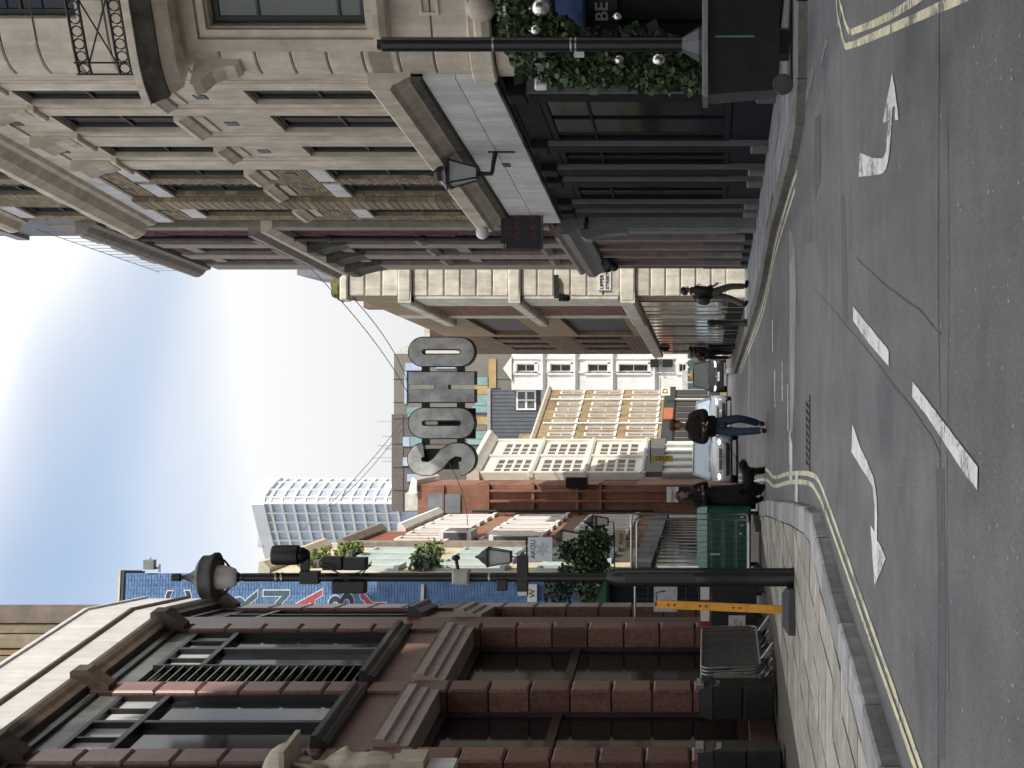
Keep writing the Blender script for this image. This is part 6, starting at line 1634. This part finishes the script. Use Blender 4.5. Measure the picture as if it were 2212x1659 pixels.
# ------------------------------------------------------------------ bracket lantern on the stone building
tl = tr(320); lw_ = FR.w(tl, 0, 0)
lt_ = thing('bracket_lantern', 'large black framed lantern on a wall bracket of the stone building', 'lantern', (lw_.x, lw_.y, 0), FR.rz)
ld = .43; zt = HCAM + (XH - 965) / FPX * 25; zbm = HCAM + (XH - 1022) / FPX * 25
fr_ = MB()
for (sx, sy) in ((-1, -1), (1, -1), (1, 1), (-1, 1)): fr_.tube([(sx * .09, -ld + sy * .09, zbm), (sx * .19, -ld + sy * .19, zt)], .016, 5)
fr_.box(-.22, .22, -ld - .22, -ld + .22, zt, zt + .05).box(-.11, .11, -ld - .11, -ld + .11, zbm - .035, zbm)
fr_.build('frame', iron, lt_)
MB().add([(s0 * .085, -ld + s1 * .085, zbm) for s0, s1 in ((-1, -1), (1, -1), (1, 1), (-1, 1))] + [(s0 * .185, -ld + s1 * .185, zt) for s0, s1 in ((-1, -1), (1, -1), (1, 1), (-1, 1))], [(0, 1, 5, 4), (1, 2, 6, 5), (2, 3, 7, 6), (3, 0, 4, 7)]).build('glass', M('lantern_glass', (0.42, 0.46, 0.44), .2, .1, 3), lt_)
MB().lathe([(.30, zt + .05), (.17, zt + .12), (.13, zt + .14), (.12, zt + .22), (.05, zt + .28), (.03, zt + .38), (.01, zt + .42)], 4, (0, -ld, 0)).build('cap', iron, lt_)
MB().tube([(0, -ld, zbm - .03), (0, -ld, zbm - .26)], .035, 8).tube([(.07, -ld, zbm - .03), (.12, -ld, zbm - .10), (.02, -ld, zbm - .2)], .012, 5).tube([(-.07, -ld, zbm - .03), (-.12, -ld, zbm - .10), (-.02, -ld, zbm - .2)], .012, 5).build('stem', iron, lt_)
MB().tube([(0, -ld, zbm - .25), (0, -.25, zbm - .27), (0, -.08, zbm - .30), (0, 0.03, zbm - .36)], .03, 8, r1=.05).box(-.04, .04, -.075, -.055, zbm - .62, zbm - .18).build('bracket', iron, lt_)
dn = thing('alarm_globe', 'white globe fitting on the sill end above the hanging sign', 'light', tuple(P(1042, 503, 30.9)))
MB().ell((0, 0, 0), (.13, .13, .13), 18, 12).build('globe', white_fr, dn, smooth=True); MB().box(.0, .3, -.05, .05, -.08, .02).build('arm', shopgrey, dn)

# ------------------------------------------------------------------ bollards on the right pavement
def bollard(label, x, y):
    g_ = G(x, y, .12); t_ = thing('bollard', label, 'bollard', (g_.x, g_.y, .12), 0, 'bollards on the right pavement')
    MB().lathe([(.10, 0), (.10, .06), (.075, .09), (.07, .85), (.085, .88), (.085, .94), (.06, 1.0), (.01, 1.02)], 16).build('shaft', polemat, t_, smooth=40); MB().lathe([(.086, .80), (.088, .805), (.088, .825), (.086, .83)], 16).build('ring', polemat, t_)
bollard('black bollard nearest the walking man on the right pavement', 1614, 697); bollard('thin black bollard further along the right pavement', 1588, 749)
rs = thing('round_sign', 'small round dark sign on a pole along the far right pavement', 'sign', (G(1584, 746, .12).x, G(1584, 746, .12).y + 1, .12))
MB().tube([(0, 0, 0), (0, 0, 2.9)], .035, 8).build('pole', polemat, rs); MB().lathe([(.22, -.01), (.22, .01)], 20).xf(Matrix.Translation((0, -.05, 2.7)) @ Matrix.Rotation(R(90), 4, 'X')).build('disc', pb_, rs)
# ------------------------------------------------------------------ people
def skinmesh(name, verts, edges, radii, mat, parent, levels=2, root=0, rough=0.0):
    me = bpy.data.meshes.new(name); me.from_pydata([tuple(v) for v in verts], edges, []); me.update()
    o = bpy.data.objects.new(name, me); TMP.collection.objects.link(o)
    md = o.modifiers.new('skin', 'SKIN'); md.use_smooth_shade = True; md.branch_smoothing = 0.6
    for i, sv in enumerate(me.skin_vertices[0].data):
        r_ = radii[i]; sv.radius = (r_, r_) if not isinstance(r_, tuple) else r_
        sv.use_root = (i == root)
    sd = o.modifiers.new('sub', 'SUBSURF'); sd.levels = levels; sd.render_levels = levels
    dg = scratch_dg()
    m2 = bpy.data.meshes.new_from_object(o.evaluated_get(dg)); m2.name = name
    bpy.data.objects.remove(o)
    if rough:
        for v in m2.vertices: v.co += v.normal * random.uniform(-rough, rough)
    m2.materials.clear(); m2.materials.append(mat)
    m2.polygons.foreach_set('use_smooth', [True] * len(m2.polygons))
    return link(name, m2, parent)
def chain(parts):
    """parts: list of chains of (point, radius); first point of later chains may be an index into the list"""
    v, e, r_ = [], [], []
    idx = {}
    for ch in parts:
        prev = None
        for it in ch:
            if isinstance(it, str): prev = idx[it]; continue
            key = it[2] if len(it) > 2 else None
            v.append(Vector(it[0])); r_.append(it[1]); k = len(v) - 1
            if key: idx[key] = k
            if prev is not None: e.append((prev, k))
            prev = k
    return v, e, r_
skin_t = M('skin_tone', (0.42, 0.25, 0.17), .6, .08, 12); skin_b = M('brown_skin', (0.16, 0.085, 0.055), .6, .1, 12)
def hand(par, p, d, side, mat):
    """palm with four fingers and a thumb, slightly curled along d"""
    p, d = Vector(p), Vector(d).normalized(); up = Vector((0, 0, 1)); u = d.cross(up)
    if u.length < .2: u = Vector((1, 0, 0))
    u.normalize(); n_ = u.cross(d).normalized()
    chs = [[(p, .022, 'w'), (p + d * .05, .030, 'p')]]
    for k, L in enumerate((.062, .072, .068, .052)):
        b0 = p + d * .075 + u * (.030 - .02 * k)
        chs.append(['p', (b0, .010), (b0 + d * L * .55 - n_ * .012, .0088), (b0 + d * L * .8 - n_ * .038, .0078)])
    b0 = p + d * .025 + u * .036 * side
    chs.append(['w', (b0, .011), (b0 + d * .035 + u * .016 * side - n_ * .012, .0095), (b0 + d * .055 - n_ * .026, .0085)])
    v, e, r_ = chain(chs); skinmesh('hand', v, e, r_, mat, par, 1)
def face(par, c, fwd, mat, s=1.0):
    c, fwd = Vector(c), Vector(fwd).normalized(); rt = fwd.cross(Vector((0, 0, 1))).normalized()
    ey = M('eye_dark', (0.02, 0.015, 0.012), .3)
    for k in (-1, 1): MB().ell(tuple(c + fwd * .088 * s + rt * .032 * k), (.011, .011, .007), 8, 5).build('eye', ey, par, smooth=True)
    MB().ell(tuple(c + fwd * .098 * s + Vector((0, 0, -.032))), (.014, .014, .024), 8, 6).build('nose', mat, par, smooth=True)
    MB().ell(tuple(c + fwd * .088 * s + Vector((0, 0, -.072))), (.024, .010, .007), 8, 5).build('mouth', M('lip', (0.25, 0.09, 0.075), .5), par, smooth=True)
    for k in (-1, 1): MB().ell(tuple(c + rt * .080 * k + Vector((0, 0, -.012))), (.014, .022, .032), 8, 6).build('ear', mat, par, smooth=True)

def person(label, loc, rz, J, top, bottom, shoes, hair, skin, kind, hairlong=0, coat=None, puff=1.0):
    """J: joints in metres, facing -y"""
    t_ = thing('person', label, 'person', loc, rz)
    hd = Vector(J['head'])
    body = [[(J['pelvis'], (.15, .11), 'pel'), (J['waist'], (.125, .095)), (J['chest'], (.155, .11), 'ch'), (J['neckb'], .065, 'nb'), (hd + Vector((0, 0, -.12)), .052), (hd + Vector((0, -.005, -.045)), (.068, .075)), (hd + Vector((0, 0, .04)), (.076, .086)), (hd + Vector((0, .005, .095)), (.05, .055))]]
    for s in 'LR':
        body.append(['ch', (J['sh' + s], .062), (J['el' + s], .045), (J['wr' + s], .029)])
        body.append(['pel', (J['hip' + s], .092), (J['kn' + s], .062), (J['an' + s], .042), (J['toe' + s], .036)])
    v, e, r_ = chain(body); skinmesh('body', v, e, r_, skin, t_)
    for s, k in (('L', -1), ('R', 1)):
        d = Vector(J['wr' + s]) - Vector(J['el' + s]); hand(t_, Vector(J['wr' + s]) + d.normalized() * .01, J.get('hd' + s, d), k, skin)
    # trousers
    tr_ = [[(J['pelvis'], (.165, .125), 'pel')]] ; tr_[0].append((Vector(J['waist']) + Vector((0, 0, .02)), (.15, .12)))
    for s in 'LR': tr_.append(['pel', (J['hip' + s], .108), (J['kn' + s], .080), (Vector(J['an' + s]) + Vector((0, .01, -.015)), .072)])
    v, e, r_ = chain(tr_); skinmesh('trousers', v, e, r_, bottom, t_)
    for s in 'LR':
        a, b_ = Vector(J['an' + s]), Vector(J['toe' + s])
        v, e, r_ = chain([[(a + Vector((0, .035, .02)), .052), (a + Vector((0, .02, -.035)), .050), (a.lerp(b_, .5) + Vector((0, 0, -.008)), .054), (b_ + (b_ - a).normalized() * .02, .050)]]); skinmesh('shoe', v, e, r_, shoes, t_, 1)
    # jacket or coat
    lo = coat if coat else None
    jk = [[(Vector(J['pelvis']) + Vector((0, 0, -.03)), (.19 * puff, .145 * puff), 'pel'), (J['waist'], (.17 * puff, .135 * puff)), (J['chest'], (.195 * puff, .15 * puff), 'ch'), (Vector(J['neckb']) + Vector((0, 0, .0)), .095), (Vector(J['neckb']) + Vector((0, -.01, .055)), .080)]]
    for s in 'LR': jk.append(['ch', (J['sh' + s], .088 * puff), (J['el' + s], .070 * puff), (Vector(J['wr' + s]).lerp(Vector(J['el' + s]), .08), .052 * puff)])
    v, e, r_ = chain(jk); skinmesh('jacket', v, e, r_, top, t_, 2, rough=.004 if puff > 1 else 0)
    if lo:
        cz = Vector(J['pelvis']); b = MB(); n_ = 20
        for i, (z, rx, ry) in enumerate(((cz.z + .22, .19, .15), (cz.z + .02, .21, .17), (cz.z - .25, .235, .20), (lo + .25, .26, .23), (lo, .275, .25), (lo + .01, .25, .225), (cz.z - .2, .2, .17))):
            for j in range(n_): a = 2 * math.pi * j / n_; q = 1 + .05 * math.sin(5 * a + i); b.v.append((cz.x + rx * q * math.cos(a), cz.y + ry * q * math.sin(a), z))
        for i in range(6):
            for j in range(n_): b.f.append((i * n_ + j, i * n_ + (j + 1) % n_, (i + 1) * n_ + (j + 1) % n_, (i + 1) * n_ + j))
        b.build('coat_skirt', top, t_, smooth=True)
    # hair as a cap that leaves the face free
    b = MB(); n_, m_ = 18, 9
    for i in range(m_ + 1):
        a = (math.pi * .60) * i / m_
        for j in range(n_):
            q = 2 * math.pi * j / n_; back = .5 - .5 * math.sin(-q)      # 0 at the front (-y), 1 at the back
            a2 = a * (.62 + .55 * (.5 + .5 * math.sin(q)))
            b.v.append((hd.x + .098 * math.sin(a2) * math.cos(q), hd.y + .012 + .112 * math.sin(a2) * math.sin(q), hd.z + .02 + .118 * math.cos(a2)))
    for i in range(m_):
        for j in range(n_): b.f.append((i * n_ + j, i * n_ + (j + 1) % n_, (i + 1) * n_ + (j + 1) % n_, (i + 1) * n_ + j))
    b.build('hair', hair, t_, smooth=True)
    if hairlong:
        v, e, r_ = chain([[(hd + Vector((0, .07, .05)), .075), (hd + Vector((0, .085, -.06)), .092), (hd + Vector((.0, .085, -.18)), .090), (hd + Vector((0, .08, -.18 - hairlong)), .055)]]); skinmesh('long_hair', v, e, r_, hair, t_, 2, rough=.006)
    face(t_, hd, (0, -1, 0), skin)
    return t_
blkcloth = M('black_wool', (0.010, 0.010, 0.012), .9, .3, 20); denim = M('blue_denim', (0.045, 0.075, 0.125), .85, .25, 14); fur = M('dark_fur_jacket', (0.022, 0.017, 0.014), .95, .5, 22, bump=.5, bscale=60)
brownhair = M('brown_hair', (0.06, 0.032, 0.02), .6, .3, 30); darkhair = M('dark_hair', (0.018, 0.013, 0.01), .6, .3, 30); blkshoe = M('black_shoe', (0.012, 0.012, 0.012), .5); greytrs = M('taupe_trousers', (0.095, 0.082, 0.07), .85, .2, 14)

# woman walking across the road towards the camera, arms folded, lead in hand
wl0 = Vector((P(1656, 921, 29.2).x, 29.2, 0))
Jw = dict(pelvis=(0, 0, .93), waist=(0, 0, 1.08), chest=(0, 0, 1.34), neckb=(0, 0, 1.50), head=(.02, -.02, 1.68),
          shL=(-.19, 0, 1.42), elL=(-.27, -.08, 1.16), wrL=(-.02, -.24, 1.14), shR=(.19, 0, 1.42), elR=(.27, -.08, 1.16), wrR=(.04, -.22, 1.19),
          hipL=(-.09, 0, .88), knL=(-.10, -.10, .48), anL=(-.07, -.14, .09), toeL=(-.08, -.28, .045), hipR=(.09, 0, .88), knR=(.15, .02, .50), anR=(.05, .26, .14), toeR=(.04, .16, .05))
pw = person('woman in dark fur jacket and blue jeans walking with a dog lead', tuple(wl0), 0, Jw, fur, denim, blkshoe, brownhair, skin_t, 'walk', puff=1.42)
v, e, r_ = chain([[((.02, .01, 1.77), .07), ((.02, .0, 1.80), .085)]])
MB().lathe([(.115, 1.745), (.118, 1.76), (.112, 1.80), (.08, 1.835), (.01, 1.845)], 18, (.02, .0, 0)).build('cap', M('brown_cap', (0.09, 0.045, 0.02), .9, .2, 20), pw, smooth=True)

# woman in long coat at the kerb, turned to the dog and holding a phone
cl0 = Vector((P(1648, 1072, 30.6).x, 30.6, 0))
Jc = dict(pelvis=(0, 0, .93), waist=(0, 0, 1.08), chest=(0, 0, 1.34), neckb=(0, 0, 1.49), head=(0, -.03, 1.64),
          shL=(-.18, 0, 1.41), elL=(-.24, -.05, 1.13), wrL=(-.06, -.26, 1.20), shR=(.18, 0, 1.41), elR=(.24, -.06, 1.13), wrR=(.05, -.26, 1.26),
          hipL=(-.09, 0, .88), knL=(-.09, -.03, .49), anL=(-.09, 0, .09), toeL=(-.10, -.14, .045), hipR=(.09, 0, .88), knR=(.09, -.04, .49), anR=(.10, .03, .09), toeR=(.11, -.11, .045))
pc = person('woman in long black coat standing at the kerb holding a phone', tuple(cl0), R(35), Jc, blkcloth, blkcloth, blkshoe, brownhair, skin_t, 'stand', hairlong=.14, coat=.16, puff=1.12)
MB().box(-.03, .04, -.36, -.345, 1.24, 1.38).build('phone', blackmetal, pc)

# man with rucksack walking away on the right pavement
ml0 = Vector((P(1622, 634, 37.0).x, 37.0, .12))
Jm = dict(pelvis=(0, 0, .84), waist=(0, 0, .98), chest=(0, -.04, 1.22), neckb=(0, -.06, 1.37), head=(0, -.09, 1.52),
          shL=(-.18, -.03, 1.30), elL=(-.22, .05, 1.04), wrL=(-.20, -.10, .86), shR=(.18, -.03, 1.30), elR=(.22, -.03, 1.03), wrR=(.18, -.22, .92),
          hipL=(-.09, 0, .80), knL=(-.10, -.14, .46), anL=(-.09, -.16, .09), toeL=(-.10, -.30, .045), hipR=(.09, 0, .80), knR=(.10, .08, .44), anR=(.09, .26, .13), toeR=(.09, .16, .045))
pmn = person('man in black jacket and taupe trousers with a rucksack on the right pavement', tuple(ml0), R(118), Jm, blkcloth, greytrs, blkshoe, darkhair, skin_t, 'walk', puff=1.15)
v, e, r_ = chain([[((0, .20, .92), (.14, .09)), ((0, .21, 1.10), (.155, .11)), ((0, .17, 1.27), (.13, .08))]]); skinmesh('rucksack', v, e, r_, pb_, pmn, 2)
for s_ in (-1, 1): MB().tube([(s_ * .11, .14, 1.28), (s_ * .12, -.02, 1.37), (s_ * .12, -.19, 1.2), (s_ * .13, -.10, 1.0)], .014, 6).build('strap', pb_, pmn)

# couple further along the right pavement
for (lab, x, y, D, rz_, tp, bt) in (('far pedestrian in dark coat beside the round sign on the right', 1574, 757, 62, R(160), blkcloth, blkcloth), ('far pedestrian in grey brown jacket near the end of the right pavement', 1574, 768, 66, R(10), M('taupe_jacket', (0.14, 0.12, 0.105), .9, .2, 14), blkcloth)):
    q = P(x, y, D); person(lab, (q.x, D, .12), rz_, Jc, tp, bt, blkshoe, darkhair, skin_t, 'stand')

# dog on its lead
dl = Vector((P(1652, 1032, 29.8).x, 29.8, 0))
dg_ = thing('dog', 'shaggy black dog standing on the road beside the long coat', 'dog', tuple(dl), R(8))
furd = M('black_dog_fur', (0.017, 0.015, 0.015), .9, .5, 26, bump=.6, bscale=70)
# head towards +x
v, e, r_ = chain([[((-.16, 0, .33), (.115, .12), 'rump'), ((-.04, 0, .32), (.12, .13)), ((.09, 0, .325), (.125, .14), 'chest'), ((.18, 0, .38), .095), ((.22, 0, .44), .092), ((.275, 0, .425), .062), ((.33, 0, .405), .042)],
                  ['rump', (( -.18, .055, .30), .062), ((-.135, .06, .20), .042), ((-.205, .06, .12), .030), ((-.195, .06, .04), .027), ((-.165, .06, .022), .028)],
                  ['rump', ((-.18, -.055, .30), .062), ((-.125, -.06, .20), .042), ((-.185, -.06, .12), .030), ((-.18, -.06, .04), .027), ((-.15, -.06, .022), .028)],
                  ['chest', ((.12, .05, .27), .052), ((.12, .052, .15), .034), ((.12, .052, .04), .028), ((.145, .052, .022), .028)],
                  ['chest', ((.12, -.05, .27), .052), ((.14, -.052, .15), .034), ((.15, -.052, .04), .028), ((.175, -.052, .022), .028)],
                  ['rump', ((-.25, 0, .38), .04), ((-.29, 0, .45), .034), ((-.28, 0, .50), .022)]])
bo = skinmesh('body', v, e, r_, furd, dg_, 2, root=1, rough=.006)
b = MB(); pv = [(vv.co.copy(), vv.normal.copy()) for vv in bo.data.vertices]
for _ in range(4200):
    c_, n_ = random.choice(pv); d = (n_ + Vector((random.uniform(-.7, .7), random.uniform(-.7, .7), random.uniform(-1.1, .1)))).normalized() * random.uniform(.025, .06); u = d.cross(Vector((random.random(), random.random(), random.random()))).normalized() * .006
    b.add([c_ + u, c_ - u, c_ + d], [(0, 1, 2)])
me = bpy.data.meshes.new('fur'); me.from_pydata(b.v, [], b.f); me.materials.append(furd); fo = link('fur', me, dg_); fo['kind'] = 'stuff'
for s_ in (-1, 1): v, e, r_ = chain([[((.21, s_ * .06, .50), .034), ((.21, s_ * .10, .45), .036), ((.22, s_ * .105, .39), .026)]]); skinmesh('ear', v, e, r_, furd, dg_, 1)
MB().ell((.368, 0, .412), (.014, .016, .013), 8, 5).build('nose', blackmetal, dg_, smooth=True)
for s_ in (-1, 1): MB().ell((.285, s_ * .04, .475), (.008, .008, .008), 8, 5).build('eye', M('eye_dark', (0.02, 0.015, 0.012), .3), dg_, smooth=True)
MB().tube([(.20 + .07 * math.cos(a), .075 * math.sin(a), .43 - .03 * math.cos(a)) for a in [2 * math.pi * k / 14 for k in range(14)]], .009, 5, closed=True).build('collar', M('red_collar', (0.2, 0.02, 0.02), .6), dg_)
ha = wl0 + Vector((-.05, -.26, 1.12)); hb = dl + Vector((.20, 0, .47))
ld_ = MB().tube([ha.lerp(hb, k / 10) + Vector((0, 0, -.10 * 4 * (k / 10) * (1 - k / 10))) for k in range(11)], .006, 5).build('dog_lead', pb_); tag(ld_, 'thin black dog lead running from the walking woman to the dog', 'lead')

# ------------------------------------------------------------------ cars
tyre = M('tyre_rubber', (0.012, 0.012, 0.012), .8); lampm = M('headlamp_on', (1.0, 0.98, 0.95), .3, 0.0, emit=2.2); lens = M('lamp_lens', (0.5, 0.52, 0.55), .15, .05)
def car(label, loc, rz, paint, roof_h=1.46, W=1.78, L=4.2, hood=.92, plate='EY17 MXV', glassm=None, lights=True):
    t_ = thing('car', label, 'car', loc, rz); hw = W / 2; glassm = glassm or glass_bl
    st_ = [(0.0, .52, .78), (.06, .66, .90), (.25, .80, .955), (.7, hood - .04, .985), (1.15, hood, 1.0), (2.2, hood + .02, 1.0), (3.3, hood + .03, 1.0), (L - .2, hood, .95), (L, hood - .2, .86)]
    b = MB(); rows_ = []
    for (y, zt_, wf) in st_:
        w_ = hw * wf; zb_ = .2 if .2 < y < L - .2 else .27
        half = [(w_ * .90, zb_), (w_ * .985, zb_ + .1), (w_, zb_ + (zt_ - zb_) * .5), (w_ * .985, zt_ - .10), (w_ * .93, zt_ - .03), (w_ * .70, zt_ + .005), (w_ * .3, zt_ + .025)]
        rows_.append([(-x, y, z) for x, z in half] + [(x, y, z) for x, z in reversed(half)])
    n_ = len(rows_[0])
    for rw in rows_: b.v += rw
    for i in range(len(rows_) - 1):
        for k in range(n_): b.f.append((i * n_ + k, i * n_ + (k + 1) % n_, (i + 1) * n_ + (k + 1) % n_, (i + 1) * n_ + k))
    b.f.append(tuple(range(n_))); b.f.append(tuple((len(rows_) - 1) * n_ + k for k in range(n_ - 1, -1, -1)))
    body = b.build('body', paint, t_, smooth=38)
    # glasshouse
    g = MB(); gs = [(.98, hood + .01, hw * .86, hood + .01), (1.72, hood + .01, hw * .90, roof_h - .05), (2.1, hood + .02, hw * .90, roof_h), (3.1, hood + .02, hw * .90, roof_h - .01), (3.6, hood + .02, hw * .88, roof_h - .12), (L - .35, hood, hw * .84, hood + .04)]
    for (y, zb_, w_, zt_) in gs:
        k = (zt_ - zb_) / (roof_h - hood); wt_ = w_ * (1 - .27 * k)
        g.v += [(-w_, y, zb_), (-wt_, y, zt_ - .04 * k), (-wt_ * .8, y, zt_), (wt_ * .8, y, zt_), (wt_, y, zt_ - .04 * k), (w_, y, zb_)]
    for i in range(5):
        for k in range(5): g.f.append((i * 6 + k, i * 6 + k + 1, (i + 1) * 6 + k + 1, (i + 1) * 6 + k))
    gh = g.build('windows', glassm, t_, smooth=30)
    rf_ = MB()
    for (y, zt_, w_) in ((1.70, roof_h - .042, hw * .66), (1.95, roof_h + .004, hw * .665), (2.5, roof_h + .012, hw * .665), (3.1, roof_h + .002, hw * .66), (3.6, roof_h - .11, hw * .64)):
        rf_.v += [(-w_, y, zt_ - .035), (-w_ * .8, y, zt_ + .006), (0, y, zt_ + .016), (w_ * .8, y, zt_ + .006), (w_, y, zt_ - .035)]
    for i in range(4):
        for k in range(4): rf_.f.append((i * 5 + k, i * 5 + k + 1, (i + 1) * 5 + k + 1, (i + 1) * 5 + k))
    rf_.build('roof', paint, t_, smooth=True)
    for s in (-1, 1):
        MB().tube([(s * hw * .865, .98, hood + .02), (s * hw * .665, 1.70, roof_h - .06), (s * hw * .665, 2.1, roof_h - .03)], .032, 6).build('pillar', paint, t_)
        MB().tube([(s * hw * .905, 2.35, hood), (s * hw * .665, 2.4, roof_h - .03)], .035, 6).build('pillar', blackmetal, t_)
        m_ = MB().chbox(-.11, .11, -.05, .05, -.07, .07, .02).build('wing_mirror', paint, t_, (s * (hw + .10), 1.35, hood + .08))
        hl = MB().add([(s * hw * .88, .12, .66), (s * hw * .52, .015, .63), (s * hw * .50, .02, .735), (s * hw * .92, .22, .80), (s * hw * .88, .30, .66), (s * hw * .92, .36, .80)], [(0, 1, 2, 3), (0, 3, 5, 4)]).build('headlight', lens, t_)
        MB().ell((s * hw * .70, .035, .70), (.13, .03, .045), 12, 6).build('bulb', lampm if lights else lens, hl, smooth=True)
        for yy in (.82, L - .85):
            wl2 = MB().lathe([(.24, -.1), (.31, -.09), (.325, -.05), (.325, .05), (.31, .09), (.24, .1)], 24).xf(Matrix.Translation((s * (hw - .12), yy, .325)) @ Matrix.Rotation(R(90), 4, 'Y')).build('wheel', tyre, t_, smooth=35)
            MB().lathe([(.22, -.104), (.22, .104)], 18).xf(Matrix.Translation((s * (hw - .12), yy, .325)) @ Matrix.Rotation(R(90), 4, 'Y')).build('rim', steel, wl2)
    MB().add([(-hw * .62, -.012, .30), (hw * .62, -.012, .30), (hw * .70, -.006, .44), (-hw * .70, -.006, .44)], [(0, 1, 2, 3)]).build('lower_grille', blackmetal, t_)
    MB().add([(-hw * .40, -.006, .60), (hw * .40, -.006, .60), (hw * .46, .045, .70), (-hw * .46, .045, .70)], [(0, 1, 2, 3)]).build('grille', M('grille_dark', (0.03, 0.03, 0.032), .4), t_)
    MB().lathe([(.05, -.006), (.05, .006)], 14).xf(Matrix.Translation((0, .0, .66)) @ Matrix.Rotation(R(90), 4, 'X')).build('badge', chrome, t_)
    np_ = MB().box(-.26, .26, -.03, -.015, .46, .57).build('number_plate', M('plate_white', (0.75, 0.75, 0.73), .45), t_)
    text(plate, .095, ink, np_, (0, -.032, .515), name='plate_lettering', ext=.001)
    MB().box(-hw * .8, hw * .8, .02, .2, .2, .29).build('bumper', blackmetal, t_)
    for s in (-1, 1): MB().tube([(s * .05, .96, hood + .05), (s * .5, 1.02, hood + .07)], .01, 5).build('wiper', blackmetal, t_)
    return t_
silver = M('silver_paint', (0.50, 0.54, 0.56), .3, .04, 2, coat=.6); grey_p = M('grey_blue_paint', (0.16, 0.19, 0.22), .3, .05, 2, coat=.6); black_p = M('black_car_paint', (0.010, 0.011, 0.013), .5, .1, 2, spec=.25)
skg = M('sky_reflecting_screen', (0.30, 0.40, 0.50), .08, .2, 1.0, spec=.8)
q = P(1590, 992, 57); car('silver car with headlights on coming behind the walking woman', (q.x, 57, 0), R(1.5), silver, roof_h=1.70, W=1.84, hood=1.0, plate='EY17 MXV', glassm=skg)
q = P(1580, 897, 73); car('grey blue car with headlights on behind the silver car', (q.x, 73, 0), R(0), grey_p, roof_h=1.70, W=1.82, hood=1.0, plate='LS66 KDE', glassm=skg)
q = P(1560, 813, 88); tx = car('tall black taxi with round lit headlights at the far junction', (q.x, 88, 0), R(-3), black_p, roof_h=2.0, W=1.95, L=4.6, hood=1.05, plate='LK64 VZA', glassm=glass_bl)
MB().box(-.22, .22, 1.9, 2.1, 2.02, 2.15).build('roof_sign', M('amber_sign', (0.4, 0.2, 0.03), .5), tx)

bpy.data.scenes.remove(TMP)
